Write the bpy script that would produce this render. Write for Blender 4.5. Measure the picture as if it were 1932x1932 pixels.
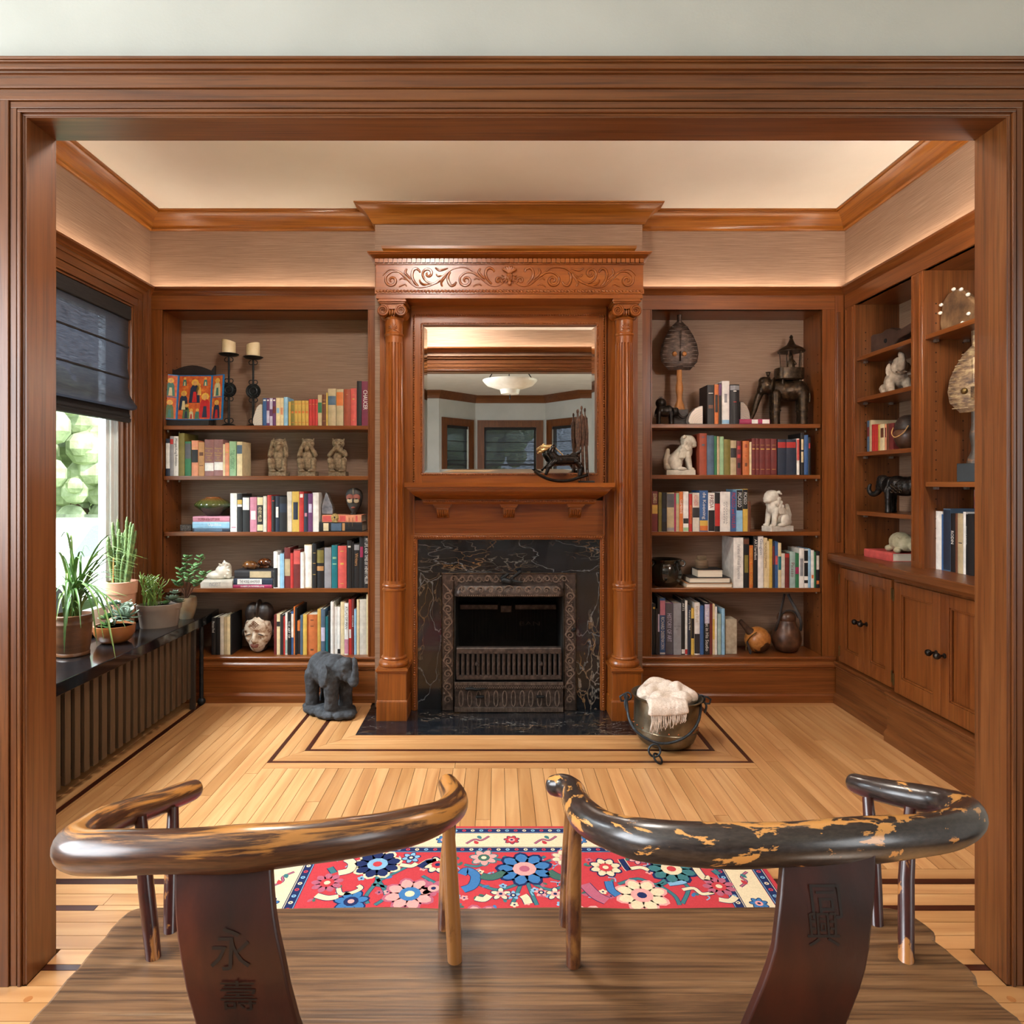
import bpy, bmesh, math, random
from mathutils import Vector, Matrix, Euler, noise
random.seed(7)
R = math.radians
SC = bpy.context.scene
COL = SC.collection
for o in list(bpy.data.objects):
    bpy.data.objects.remove(o)

# ---------------------------------------------------------------- camera, world, lights, exposure
F, CX, CY, H = 1255.0, 938.0, 913.0, 1.23      # focal length in px, vanishing point in px, eye height
cd = bpy.data.cameras.new('camera')
cam = bpy.data.objects.new('camera', cd); COL.objects.link(cam)
cam.location = (0, 0, H); cam.rotation_euler = (R(90), 0, 0)
cd.sensor_width = 36; cd.sensor_fit = 'HORIZONTAL'; cd.lens = F/1932*36
cd.shift_x = (966-CX)/1932; cd.shift_y = -(966-CY)/1932
cd.clip_start = .05; cd.clip_end = 200
SC.camera = cam

SC.view_settings.view_transform = 'Standard'
SC.view_settings.look = 'None'
SC.view_settings.gamma = 1.0
SC.view_settings.use_curve_mapping = False
SC.view_settings.exposure = 0.68

W = bpy.data.worlds.new('world'); SC.world = W; W.use_nodes = True
bg = W.node_tree.nodes['Background']
bg.inputs[0].default_value = (.80, .90, 1.0, 1); bg.inputs[1].default_value = 2.0

def area(name, loc, rot, sx, sy, power, col):
    l = bpy.data.lights.new(name, 'AREA'); l.shape = 'RECTANGLE'; l.size = sx; l.size_y = sy
    l.energy = power; l.color = col
    o = bpy.data.objects.new(name, l); COL.objects.link(o); o.location = loc; o.rotation_euler = rot
    return o
# daylight outside the windows; the front room's left one is assumed, its right one an added source
area('daylight_library_window', (-3.05, 2.88, 2.45), (0, R(-48), 0), 1.5, 1.5, 280, (.86, .94, 1.0))
area('assumed_daylight_front_room_left', (-2.72, .25, 1.55), (0, R(-90), 0), 1.5, 2.3, 98, (.93, .96, 1.0))
area('added_daylight_front_room_right', (2.82, -.9, 1.55), (0, R(90), 0), 1.5, 1.4, 18, (1.0, .96, .90))
s = bpy.data.lights.new('sun', 'SUN'); s.energy = 4.0; s.angle = R(3); s.color = (1, .95, .86)
so = bpy.data.objects.new('sun', s); COL.objects.link(so); so.rotation_euler = (R(30), R(38), 0)

# ---------------------------------------------------------------- helpers
ORG = {}
_TS = [None]
def evaluated_mesh(o):
    # evaluate one helper object in a small scene of its own, so that the main scene is not re-evaluated each time
    if _TS[0] is None: _TS[0] = bpy.data.scenes.new('workshop')
    ts = _TS[0]; ts.collection.objects.link(o)
    with bpy.context.temp_override(scene=ts, view_layer=ts.view_layers[0]):
        dg = bpy.context.evaluated_depsgraph_get()
        return bpy.data.meshes.new_from_object(o.evaluated_get(dg))
def P(px, py, Y):
    return Vector(((px-CX)*Y/F, Y, H-(py-CY)*Y/F))
def PX(px, Y): return (px-CX)*Y/F
def PZ(py, Y): return H-(py-CY)*Y/F

def tag(o, label=None, cat=None, group=None, kind=None):
    if label: o['label'] = label
    if cat: o['category'] = cat
    if group: o['group'] = group
    if kind: o['kind'] = kind
    return o
def thing(name, label, cat, loc=(0, 0, 0), group=None):
    o = bpy.data.objects.new(name, None); COL.objects.link(o)
    o.empty_display_size = .05
    o.location = loc; ORG[o.name] = Vector(loc)
    return tag(o, label, cat, group)
def struct(o): o['kind'] = 'structure'; return o

def link_mesh(name, me, parent=None, org=None):
    o = bpy.data.objects.new(name, me); COL.objects.link(o)
    if parent is not None:
        o.parent = parent; ORG[o.name] = ORG[parent.name]
        me.transform(Matrix.Translation(-ORG[parent.name]))
    else:
        org = Vector(org) if org is not None else Vector((0, 0, 0))
        me.transform(Matrix.Translation(-org)); o.location = org; ORG[o.name] = org
    return o

class MB:
    def __init__(s): s.v = []; s.f = []; s.m = []; s.cm = 0; s.T = None
    def add(s, vs, fs):
        b = len(s.v)
        if s.T is not None: vs = [s.T @ Vector(p) for p in vs]
        s.v += [tuple(p) for p in vs]
        for f in fs:
            s.f.append([b+i for i in f]); s.m.append(s.cm)
        return s
    def mat(s, i): s.cm = i; return s
    def box(s, x0, x1, y0, y1, z0, z1):
        if x0 > x1: x0, x1 = x1, x0
        if y0 > y1: y0, y1 = y1, y0
        if z0 > z1: z0, z1 = z1, z0
        v = [(x, y, z) for z in (z0, z1) for y in (y0, y1) for x in (x0, x1)]
        return s.add(v, [(0, 2, 3, 1), (4, 5, 7, 6), (0, 1, 5, 4), (2, 6, 7, 3), (0, 4, 6, 2), (1, 3, 7, 5)])
    def prism(s, pts, axis, a0, a1):
        """closed 2-D polygon extruded along an axis; pts in the two other axes (xyz order)"""
        def mk(p, a):
            if axis == 'x': return (a, p[0], p[1])
            if axis == 'y': return (p[0], a, p[1])
            return (p[0], p[1], a)
        n = len(pts)
        v = [mk(p, a0) for p in pts]+[mk(p, a1) for p in pts]
        f = [tuple(range(n))[::-1], tuple(range(n, 2*n))]
        f += [(i, (i+1) % n, n+(i+1) % n, n+i) for i in range(n)]
        return s.add(v, f)
    def loft(s, rings, close=True, caps=True):
        n = len(rings[0]); v = [p for r in rings for p in r]; f = []
        for k in range(len(rings)-1):
            for i in range(n if close else n-1):
                j = (i+1) % n
                f.append((k*n+i, k*n+j, (k+1)*n+j, (k+1)*n+i))
        if caps and close:
            f.append(tuple(range(n))[::-1]); f.append(tuple((len(rings)-1)*n+i for i in range(n)))
        return s.add(v, f)
    def lathe(s, prof, c, n=24, axis='z', flute=None):
        rings = []
        for (r, h) in prof:
            ring = []
            for i in range(n):
                a = 2*math.pi*i/n
                rr = max(r, 1e-4)
                if flute and flute[1] <= h <= flute[2]:
                    rr = r-flute[3]*max(0, math.sin(a*flute[0]*1.0))**.6 if math.sin(a*flute[0]) > 0 else r
                x, y = rr*math.cos(a), rr*math.sin(a)
                if axis == 'z': ring.append((c[0]+x, c[1]+y, c[2]+h))
                elif axis == 'y': ring.append((c[0]+x, c[1]+h, c[2]-y))
                else: ring.append((c[0]+h, c[1]+x, c[2]+y))
            rings.append(ring)
        return s.loft(rings)
    def tube(s, path, r, n=8, flat=None, caps=True):
        path = [Vector(p) for p in path]; m = len(path)
        if not hasattr(r, '__len__'): r = [r]*m
        rings = []; up = None
        for i, p in enumerate(path):
            t = (path[min(i+1, m-1)]-path[max(i-1, 0)])
            if t.length < 1e-9: t = Vector((0, 0, 1))
            t.normalize()
            if up is None:
                up = Vector((0, 0, 1)) if abs(t.z) < .9 else Vector((0, 1, 0))
            a = up-t*up.dot(t)
            if a.length < 1e-5: a = Vector((1, 0, 0))-t*t.x
            a.normalize(); up = a; b = t.cross(a)
            fl = flat if flat else 1
            rings.append([p+(a*math.cos(2*math.pi*k/n)*fl+b*math.sin(2*math.pi*k/n))*r[i] for k in range(n)])
        return s.loft(rings, caps=caps)
    def ell(s, c, r, n=14, m=9, rot=None):
        c = Vector(c); Rm = Euler(rot).to_matrix() if rot else None
        if not hasattr(r, '__len__'): r = (r, r, r)
        v = [Vector((0, 0, r[2]))]; f = []
        for j in range(1, m):
            th = math.pi*j/m
            for i in range(n):
                ph = 2*math.pi*i/n
                v.append(Vector((r[0]*math.sin(th)*math.cos(ph), r[1]*math.sin(th)*math.sin(ph), r[2]*math.cos(th))))
        v.append(Vector((0, 0, -r[2])))
        for i in range(n): f.append((0, 1+i, 1+(i+1) % n))
        for j in range(m-2):
            for i in range(n):
                a = 1+j*n+i; b = 1+j*n+(i+1) % n
                f.append((a, a+n, b+n, b))
        L = len(v)-1; b0 = 1+(m-2)*n
        for i in range(n): f.append((L, b0+(i+1) % n, b0+i))
        if Rm: v = [Rm @ p for p in v]
        return s.add([p+c for p in v], f)
    def cap(s, p0, p1, r0, r1, n=12):
        p0, p1 = Vector(p0), Vector(p1); d = p1-p0; L = d.length or 1e-6; t = d/L
        path = []; rr = []
        for k in range(5):
            a = math.pi/2*(1-k/4); path.append(p0-t*r0*math.sin(a)); rr.append(max(r0*math.cos(a), r0*.05))
        for k in range(5):
            a = math.pi/2*(k/4); path.append(p1+t*r1*math.sin(a)); rr.append(max(r1*math.cos(a), r1*.05))
        return s.tube(path, rr, n)
    def build(s, name, mat, parent=None, smooth=None, bevel=0, org=None, subs=0):
        me = bpy.data.meshes.new(name); me.from_pydata(s.v, [], s.f); me.update()
        mats = mat if isinstance(mat, (list, tuple)) else [mat]
        for m_ in mats: me.materials.append(m_)
        if len(mats) > 1: me.polygons.foreach_set('material_index', s.m)
        bm = bmesh.new(); bm.from_mesh(me); bmesh.ops.recalc_face_normals(bm, faces=bm.faces); bm.to_mesh(me); bm.free()
        if smooth:
            me.polygons.foreach_set('use_smooth', [True]*len(me.polygons))
            me.set_sharp_from_angle(angle=R(smooth))
        o = link_mesh(name, me, parent, org)
        if bevel:
            b = o.modifiers.new('bevel', 'BEVEL'); b.width = bevel; b.segments = 2; b.limit_method = 'ANGLE'
        if subs:
            b = o.modifiers.new('sub', 'SUBSURF'); b.levels = subs; b.render_levels = subs
        return o

def fuse(mb, name, mats, parent=None, voxel=.004, smooth=4, org=None, bump=0, bscale=40, colorfn=None):
    """closed overlapping solids melted into one continuous surface"""
    me = bpy.data.meshes.new('tmp'); me.from_pydata(mb.v, [], mb.f)
    bm = bmesh.new(); bm.from_mesh(me); bmesh.ops.recalc_face_normals(bm, faces=bm.faces); bm.to_mesh(me); bm.free()
    t = bpy.data.objects.new('tmp', me)
    r = t.modifiers.new('r', 'REMESH'); r.mode = 'VOXEL'; r.voxel_size = voxel
    if smooth:
        sm = t.modifiers.new('s', 'SMOOTH'); sm.factor = .5; sm.iterations = smooth
    out = evaluated_mesh(t)
    bpy.data.objects.remove(t); bpy.data.meshes.remove(me)
    out.name = name
    if bump:
        cs = [v.co.copy() for v in out.vertices]; ns = [v.normal.copy() for v in out.vertices]; fl = []
        for c_, n_ in zip(cs, ns):
            c_ = c_+n_*bump*noise.noise(c_*bscale); fl += (c_.x, c_.y, c_.z)
        out.vertices.foreach_set('co', fl)
    out.materials.clear()
    ml = mats if isinstance(mats, (list, tuple)) else [mats]
    for m_ in ml: out.materials.append(m_)
    if colorfn:
        for p in out.polygons: p.material_index = colorfn(p.center, p.normal)
    out.polygons.foreach_set('use_smooth', [True]*len(out.polygons))
    return link_mesh(name, out, parent, org)

_txt = {}
def text(name, body, mat, parent, M4, w, h):
    """lettering as flat mesh; laid in local XY, fitted to w (along X) x h (along Y), centred, then put in place by M4"""
    if body not in _txt:
        cu = bpy.data.curves.new('t', 'FONT'); cu.body = body; cu.size = 1; cu.resolution_u = 2
        cu.align_x = 'CENTER'; cu.align_y = 'CENTER'
        o = bpy.data.objects.new('t', cu)
        me = evaluated_mesh(o)
        bpy.data.objects.remove(o)
        _txt[body] = me
    src = _txt[body]
    if len(src.vertices) == 0: return None
    me = src.copy(); me.name = name
    xs = [v.co.x for v in me.vertices]; ys = [v.co.y for v in me.vertices]
    x0, x1, y0, y1 = min(xs), max(xs), min(ys), max(ys)
    sx = w/(x1-x0); sy = h/(y1-y0)
    me.transform(Matrix.Translation((-(x0+x1)/2, -(y0+y1)/2, 0)))
    me.transform(Matrix.Diagonal((sx, sy, 1, 1)))
    me.transform(M4)
    me.materials.clear(); me.materials.append(mat)
    return link_mesh(name, me, parent)

# ---------------------------------------------------------------- materials
def lin(c): c /= 255.0; return c/12.92 if c <= .04045 else ((c+.055)/1.055)**2.4
def C(r, g, b): return (lin(r), lin(g), lin(b), 1)
_mats = {}
def nodes(name):
    m = bpy.data.materials.new(name); m.use_nodes = True
    nt = m.node_tree; b = nt.nodes['Principled BSDF']
    return m, nt, b, nt.nodes.new, nt.links.new
def ramp(nt, fac, stops):
    r = nt.nodes.new('ShaderNodeValToRGB'); nt.links.new(fac, r.inputs[0])
    e = r.color_ramp.elements
    while len(e) < len(stops): e.new(.5)
    for i, (p, c) in enumerate(stops): e[i].position = p; e[i].color = c
    return r.outputs[0]
def noisetex(nt, scale, stretch=(1, 1, 1), detail=4, rough=.55, dist=0, src='Object'):
    tc = nt.nodes.new('ShaderNodeTexCoord'); mp = nt.nodes.new('ShaderNodeMapping')
    nt.links.new(tc.outputs[src], mp.inputs[0]); mp.inputs['Scale'].default_value = stretch
    n = nt.nodes.new('ShaderNodeTexNoise'); nt.links.new(mp.outputs[0], n.inputs['Vector'])
    n.inputs['Scale'].default_value = scale; n.inputs['Detail'].default_value = detail
    n.inputs['Roughness'].default_value = rough; n.inputs['Distortion'].default_value = dist
    return n.outputs['Fac'], mp
def bumpn(nt, b, h, strength, dist=.002):
    bp = nt.nodes.new('ShaderNodeBump'); bp.inputs['Strength'].default_value = strength; bp.inputs['Distance'].default_value = dist
    nt.links.new(h, bp.inputs['Height']); nt.links.new(bp.outputs[0], b.inputs['Normal'])
def mixc(nt, fac, a, c, mode='MIX'):
    m = nt.nodes.new('ShaderNodeMix'); m.data_type = 'RGBA'; m.blend_type = mode
    for sock, val in ((m.inputs[0], fac), (m.inputs[6], a), (m.inputs[7], c)):
        if hasattr(val, 'default_value'): nt.links.new(val, sock)
        else: sock.default_value = val
    return m.outputs[2]
def flat(name, col, rough=.5, metal=0, coat=0, emit=0):
    if name in _mats: return _mats[name]
    m, nt, b, N, L = nodes(name)
    b.inputs['Base Color'].default_value = col; b.inputs['Roughness'].default_value = rough
    b.inputs['Metallic'].default_value = metal; b.inputs['Coat Weight'].default_value = coat
    if emit:
        b.inputs['Emission Color'].default_value = col; b.inputs['Emission Strength'].default_value = emit
    # a little surface variation keeps every material procedural
    f, _ = noisetex(nt, 60, detail=3)
    k = ramp(nt, f, [(.3, tuple(x*.86 for x in col[:3])+(1,)), (.7, tuple(min(1, x*1.1) for x in col[:3])+(1,))])
    L(k, b.inputs['Base Color'])
    _mats[name] = m; return m
def mott(name, stops, scale=20, stretch=(1, 1, 1), rough=.55, metal=0, bump=.2, bscale=None, coat=0, detail=5, dist=0, bdist=.002, spec=.5):
    if name in _mats: return _mats[name]
    m, nt, b, N, L = nodes(name)
    f, _ = noisetex(nt, scale, stretch, detail, dist=dist)
    L(ramp(nt, f, stops), b.inputs['Base Color'])
    b.inputs['Roughness'].default_value = rough; b.inputs['Metallic'].default_value = metal
    b.inputs['Coat Weight'].default_value = coat; b.inputs['Specular IOR Level'].default_value = spec
    if bump:
        g, _ = noisetex(nt, bscale or scale*3, stretch, 4); bumpn(nt, b, g, bump, bdist)
    _mats[name] = m; return m
def wood(name, dark, mid, light, axis='z', k=1.0, rough=.36, coat=.10, pores=.36, bump=.25):
    if name in _mats: return _mats[name]
    m, nt, b, N, L = nodes(name)
    al = {'x': 0, 'y': 1, 'z': 2}[axis]
    s1 = [15*k]*3; s1[al] = .8*k; s2 = [150*k]*3; s2[al] = 3.0*k
    f, _ = noisetex(nt, 1.6, s1, 6, .6, 1.1)
    c = ramp(nt, f, [(.28, dark), (.5, mid), (.74, light)])
    g, _ = noisetex(nt, 1.0, s2, 3, .6)
    pr = ramp(nt, g, [(.36, (1-pores, 1-pores, 1-pores, 1)), (.5, (1, 1, 1, 1))])
    L(mixc(nt, 1.0, c, pr, 'MULTIPLY'), b.inputs['Base Color'])
    b.inputs['Roughness'].default_value = rough; b.inputs['Coat Weight'].default_value = coat; b.inputs['Coat Roughness'].default_value = .28
    bumpn(nt, b, g, bump, .0012)
    _mats[name] = m; return m

OAKD, OAKM, OAKL = C(88, 46, 18), C(105, 59, 25), C(122, 74, 36)
def oak(ax): return wood('oak_'+ax, OAKD, OAKM, OAKL, ax)
def mant(ax): return wood('mantel_wood_'+ax, C(114, 58, 17), C(136, 73, 23), C(156, 90, 33), ax, pores=.25, rough=.3)
def casew(ax): return wood('case_wood_'+ax, C(102, 52, 20), C(122, 67, 28), C(140, 83, 38), ax, pores=.3, rough=.3)
def crownw(ax): return wood('crown_wood_'+ax, C(120, 66, 18), C(142, 84, 26), C(164, 104, 40), ax, pores=.3, rough=.28)

def grasscloth():
    m, nt, b, N, L = nodes('grasscloth')
    f, _ = noisetex(nt, 1.0, (5, 5, 330), 4, .7)
    g, _ = noisetex(nt, 1.0, (1.3, 1.3, 3), 3)
    c = ramp(nt, f, [(.3, C(122, 94, 74)), (.52, C(146, 117, 95)), (.72, C(166, 138, 116))])
    c2 = ramp(nt, g, [(.3, (.9, .9, .9, 1)), (.7, (1.06, 1.05, 1.04, 1))])
    L(mixc(nt, 1.0, c, c2, 'MULTIPLY'), b.inputs['Base Color']); b.inputs['Roughness'].default_value = .55
    bumpn(nt, b, f, .25, .0015)
    return m
GRASS = grasscloth()
PLASTER = mott('plaster_grey_white', [(.3, C(176, 178, 174)), (.7, C(186, 188, 184))], 3, rough=.75, bump=.25, bscale=170, bdist=.001)
CEIL = mott('ceiling_paint', [(.3, C(226, 219, 206)), (.7, C(232, 226, 214))], 3, rough=.8, bump=.05, bscale=100)
WHITE = mott('white_paint', [(.3, C(225, 225, 220)), (.7, C(235, 235, 230))], 5, rough=.6, bump=.05)
def marble(name, stretch, white=.25):
    m, nt, b, N, L = nodes(name)
    tc = N('ShaderNodeTexCoord'); mp = N('ShaderNodeMapping'); L(tc.outputs['Object'], mp.inputs[0]); mp.inputs['Scale'].default_value = stretch
    n = N('ShaderNodeTexNoise'); L(mp.outputs[0], n.inputs['Vector']); n.inputs['Scale'].default_value = 6; n.inputs['Detail'].default_value = 4
    a = N('ShaderNodeVectorMath'); a.operation = 'MULTIPLY_ADD'; L(n.outputs['Color'], a.inputs[0]); a.inputs[1].default_value = (.35, .35, .35); L(mp.outputs[0], a.inputs[2])
    v = N('ShaderNodeTexVoronoi'); v.feature = 'DISTANCE_TO_EDGE'; L(a.outputs[0], v.inputs['Vector']); v.inputs['Scale'].default_value = 9
    ln = ramp(nt, v.outputs[0], [(.0, (1, 1, 1, 1)), (.022, (.45, .45, .45, 1)), (.055, (0, 0, 0, 1))])
    n2 = N('ShaderNodeTexNoise'); L(mp.outputs[0], n2.inputs['Vector']); n2.inputs['Scale'].default_value = 2.3; n2.inputs['Detail'].default_value = 3
    msk = ramp(nt, n2.outputs['Fac'], [(.465, (0, 0, 0, 1)), (.63, (1, 1, 1, 1))])
    fac = mixc(nt, 1.0, ln, msk, 'MULTIPLY')
    n3 = N('ShaderNodeTexNoise'); L(mp.outputs[0], n3.inputs['Vector']); n3.inputs['Scale'].default_value = 4
    gold = ramp(nt, n3.outputs['Fac'], [(.42, C(140, 106, 62)), (.62, C(138, 136, 130))])
    base = ramp(nt, n.outputs['Fac'], [(.3, C(10, 12, 16)), (.7, C(26, 30, 36))])
    c = mixc(nt, fac, base, gold)
    v2 = N('ShaderNodeTexVoronoi'); v2.feature = 'DISTANCE_TO_EDGE'; L(a.outputs[0], v2.inputs['Vector']); v2.inputs['Scale'].default_value = 2.1
    l2 = ramp(nt, v2.outputs[0], [(.0, (white, white, white, 1)), (.012, (0, 0, 0, 1))])
    L(mixc(nt, l2, c, C(190, 195, 200)), b.inputs['Base Color'])
    b.inputs['Roughness'].default_value = .18; b.inputs['Coat Weight'].default_value = .3
    return m
MARB_H = marble('portoro_marble_horizontal', (1.0, 1, 2.6))
MARB_V = marble('portoro_marble_vertical', (1.6, 1.6, .8))
MARB_F = marble('hearth_marble', (1.2, 3.2, 1), .05)
GRANITE = mott('black_granite_top', [(.35, C(8, 9, 10)), (.6, C(20, 21, 23)), (.74, C(50, 51, 54))], 260, rough=.10, bump=0, coat=.2)
IRON = mott('cast_iron', [(.3, C(40, 34, 31)), (.55, C(72, 61, 56)), (.8, C(104, 92, 86))], 40, rough=.45, metal=.3, bump=.35, bscale=120)
IRONL = mott('cast_iron_worn_relief', [(.3, C(84, 72, 64)), (.55, C(126, 110, 98)), (.8, C(160, 144, 132))], 50, rough=.4, metal=.35, bump=.2, bscale=120)
SOOT = mott('soot_black', [(.3, C(10, 9, 8)), (.7, C(30, 26, 20))], 14, rough=.8, bump=.3)
WIRON = mott('wrought_iron', [(.3, C(18, 19, 20)), (.7, C(42, 44, 46))], 60, rough=.5, metal=.6, bump=.3)
BRONZE = mott('dark_bronze', [(.3, C(32, 25, 18)), (.55, C(66, 52, 38)), (.8, C(112, 90, 62))], 45, rough=.38, metal=.7, bump=.3)
CHROME = flat('shelf_pin_nickel', C(190, 185, 176), .3, .9)
PAPER = mott('page_paper', [(.3, C(214, 204, 182)), (.7, C(234, 226, 208))], 1, (3, 3, 420), rough=.8, bump=.1)
PAPERV = mott('page_paper_upright', [(.3, C(206, 196, 174)), (.7, C(230, 222, 202))], 1, (420, 3, 3), rough=.8, bump=.1)
# ================================================================ THE SETTING
YB, YC = 3.76, 3.664             # back wall plane, chimney-breast plane
XL, XR = -1.96, 1.9654           # library side walls
Y1, Y2 = 1.623, 1.75             # opening: casing front, jamb back
OX0, OX1, OZ = -1.155, 1.2505, 2.1288
ZC = 2.7475                      # ceiling
BX0, BX1 = -.673, .80            # chimney breast
FCX = .0635                      # fireplace centre
FX0, FX1, FY0 = -2.6, 2.7, -4.4  # front room

def plankmat(name, ax, stops):
    m, nt, b, N, L = nodes(name)
    oi = N('ShaderNodeObjectInfo'); tc = N('ShaderNodeTexCoord')
    ad = N('ShaderNodeVectorMath'); ad.operation = 'MULTIPLY_ADD'
    L(oi.outputs['Random'], ad.inputs[0]); ad.inputs[1].default_value = (31, 17, 9); L(tc.outputs['Object'], ad.inputs[2])
    mp = N('ShaderNodeMapping'); L(ad.outputs[0], mp.inputs[0])
    mp.inputs['Scale'].default_value = (16, 1.1, 16) if ax == 'y' else (1.1, 16, 16)
    n = N('ShaderNodeTexNoise'); L(mp.outputs[0], n.inputs['Vector']); n.inputs['Scale'].default_value = 1.4; n.inputs['Detail'].default_value = 5; n.inputs['Distortion'].default_value = .8
    c = ramp(nt, n.outputs['Fac'], [(.25, stops[0]), (.5, stops[1]), (.75, stops[2])])
    rv = ramp(nt, oi.outputs['Random'], [(0, (.80, .74, .64, 1)), (.35, (.95, .92, .86, 1)), (.7, (1.02, 1.0, .96, 1)), (1, (1.12, 1.10, 1.06, 1))])
    L(mixc(nt, 1.0, c, rv, 'MULTIPLY'), b.inputs['Base Color'])
    b.inputs['Roughness'].default_value = .3; b.inputs['Coat Weight'].default_value = .25; b.inputs['Coat Roughness'].default_value = .2
    return m
MAP = (C(174, 122, 76), C(196, 147, 98), C(212, 168, 120))
PL_Y = plankmat('maple_plank_lengthwise', 'y', MAP); PL_X = plankmat('maple_plank_crosswise', 'x', MAP)
WAL = (C(44, 20, 14), C(66, 30, 20), C(84, 42, 28))
WN_Y = plankmat('walnut_strip_lengthwise', 'y', WAL); WN_X = plankmat('walnut_strip_crosswise', 'x', WAL)
SUB = mott('dark_subfloor', [(.3, C(40, 24, 14)), (.7, C(60, 38, 22))], 8)  # dark subfloor seen through the gaps between boards

floor = MB().box(FX0, FX1, -5.4, 4.1, -.12, -.012).build('floor', SUB); struct(floor)
G = .0009
def plank(pts, mat, name='plank'):
    """floor board from a plan polygon (x, y), shrunk by the joint"""
    cx = sum(p[0] for p in pts)/len(pts); cy = sum(p[1] for p in pts)/len(pts)
    q = []
    for x, y in pts:
        q.append((x+(G if x < cx else -G), y+(G if y < cy else -G)))
    return MB().prism(q, 'z', -.012, 0).build(name, mat, floor)
def rect(x0, x1, y0, y1, mat, name='plank'): return plank([(x0, y0), (x1, y0), (x1, y1), (x0, y1)], mat, name)
def split(a, b, n):
    if n <= 1: return [(a, b)]
    t = sorted(random.uniform(.18, .82) for _ in range(n-1)); e = [a]+[a+(b-a)*k for k in t]+[b]
    return list(zip(e[:-1], e[1:]))
# hearth frame: hearth rectangle, then rings outward
HX0, HX1, HY = -.694, .811, 3.2566
YE = 2.124
rings = [(.0573, 0), (.0573, 0), (.0573, 0), (.021, 1), (.0555, 0), (.0555, 0), (.019, 1)]
d = 0
for w, dk in rings:
    a, b = d, d+w; mx, my = (WN_X, WN_Y) if dk else (PL_X, PL_Y); nm = 'inlay_strip' if dk else 'plank'
    plank([(HX0-a, HY-a), (HX0-b, HY-b), (HX1+b, HY-b), (HX1+a, HY-a)], mx, nm)
    plank([(HX0-b, HY-b), (HX0-a, HY-a), (HX0-a, 3.675), (HX0-b, 3.675)], my, nm)
    plank([(HX1+a, HY-a), (HX1+b, HY-b), (HX1+b, 3.675), (HX1+a, 3.675)], my, nm)
    d = b
ox0, ox1, oy = HX0-d, HX1+d, HY-d
for a, b in split(ox0, ox1, 2): rect(a, b, oy-.0555, oy, PL_X)
n = 39; w = (ox1-ox0)/n
for i in range(n):
    for a, b in split(YE, oy-.0555, 1+(i % 4 == 1)): rect(ox0+i*w, ox0+(i+1)*w, a, b, PL_Y)
x = ox0
while x > -1.63:
    xn = max(x-.0555, -1.64)
    for a, b in split(YE, 3.675, 1+(random.random() < .4)): rect(xn, x, a, b if x < ox0-.05 or b < 3.6 else b, PL_Y)
    x = xn
rect(-1.665, -1.64, YE, 3.747, WN_Y, 'inlay_strip')
for k in range(5): rect(-1.665-(k+1)*.057, -1.665-k*.057, YE, 3.747, PL_Y)
x = ox1; 
while x < 1.90:
    xn = min(x+.0555, 1.94)
    for a, b in split(YE, 3.675, 1+(random.random() < .4)): rect(x, xn, a, b, PL_Y)
    x = xn
rect(-1.64, -.70, 3.675, 3.745, PL_X); rect(.81, 1.94, 3.675, 3.745, PL_X)
rect(-1.64, -.70, 3.745, 3.757, WN_X, 'inlay_strip'); rect(.81, 1.94, 3.745, 3.757, WN_X, 'inlay_strip')
# boards across the opening
rows = [(2.072, 2.124, 0), (2.0446, 2.072, 1), (1.995, 2.0446, 0), (1.9417, 1.995, 0), (1.9176, 1.9417, 2), (1.8666, 1.9176, 0), (1.8118, 1.8666, 0),
        (1.759, 1.8118, 0), (1.7025, 1.759, 0), (1.6816, 1.7025, 1), (1.63, 1.6816, 0), (1.5767, 1.63, 0)]
y = 1.5767
while y > .45: rows.append((y-.0545, y, 0)); y -= .0545
for y0, y1, dk in rows:
    if y0 > 1.756: xa, xb = XL+.01, XR-.02
    elif y0 > 1.62: xa, xb = OX0+.001, OX1-.001
    else: xa, xb = -1.9, 1.95
    if dk == 1: rect(xa, xb, y0, y1, WN_X, 'inlay_strip')
    elif dk == 2:
        rect(xa, -1.164, y0, y1, WN_X, 'inlay_strip'); rect(-1.164, .9, y0, y1, PL_X); rect(.9, xb, y0, y1, WN_X, 'inlay_strip')
    else:
        for a, b in split(xa, xb, 2 if xb-xa < 3 else 3): rect(a, b, y0, y1, PL_X)
rest = MB().box(FX0, FX1, -5.4, .44, -.012, 0).build('plank', PL_X, floor); rest['kind'] = 'stuff'
PLUG = flat('plug_wood', C(170, 110, 60), .4)
for px in (53, 1908):
    p = P(px, 1885, 1543.65/(1885-CY))
    MB().lathe([(.0095, -.004), (.0095, .0004)], (p.x, p.y, 0), 16).build('plug', PLUG, floor)

# ---- walls, ceiling
b = MB()
b.box(XL-.1, XR+.4, YB, 4.12, 2.30, ZC).box(XL-.1, XR+.4, 4.02, 4.12, -.05, 2.30)
b.box(BX0, -.265, YC, 4.02, 0, 2.30).box(.392, BX1, YC, 4.02, 0, 2.30).box(-.265, .392, YC, 4.02, .70, 2.30).box(BX0, BX1, YC, YB, 2.30, ZC)
struct(b.build('wall_back', GRASS))
WY0, WY1, WZ0, WZ1 = 2.25, 3.543, .50, 2.171
b = MB(); t = .13
b.box(XL-t, XL, Y2-.01, WY0, -.05, ZC).box(XL-t, XL, WY1, 4.02, -.05, ZC).box(XL-t, XL, WY0, WY1, -.05, WZ0).box(XL-t, XL, WY0, WY1, WZ1, ZC)
struct(b.build('wall_left', GRASS))
b = MB().box(XR, XR+.28, Y2-.01, YB, 2.30, ZC).box(XR+.25, XR+.36, Y2-.01, 4.05, -.05, 2.30)
struct(b.build('wall_right', GRASS))
b = MB(); fy0, fy1 = 1.645, 1.73
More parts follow.
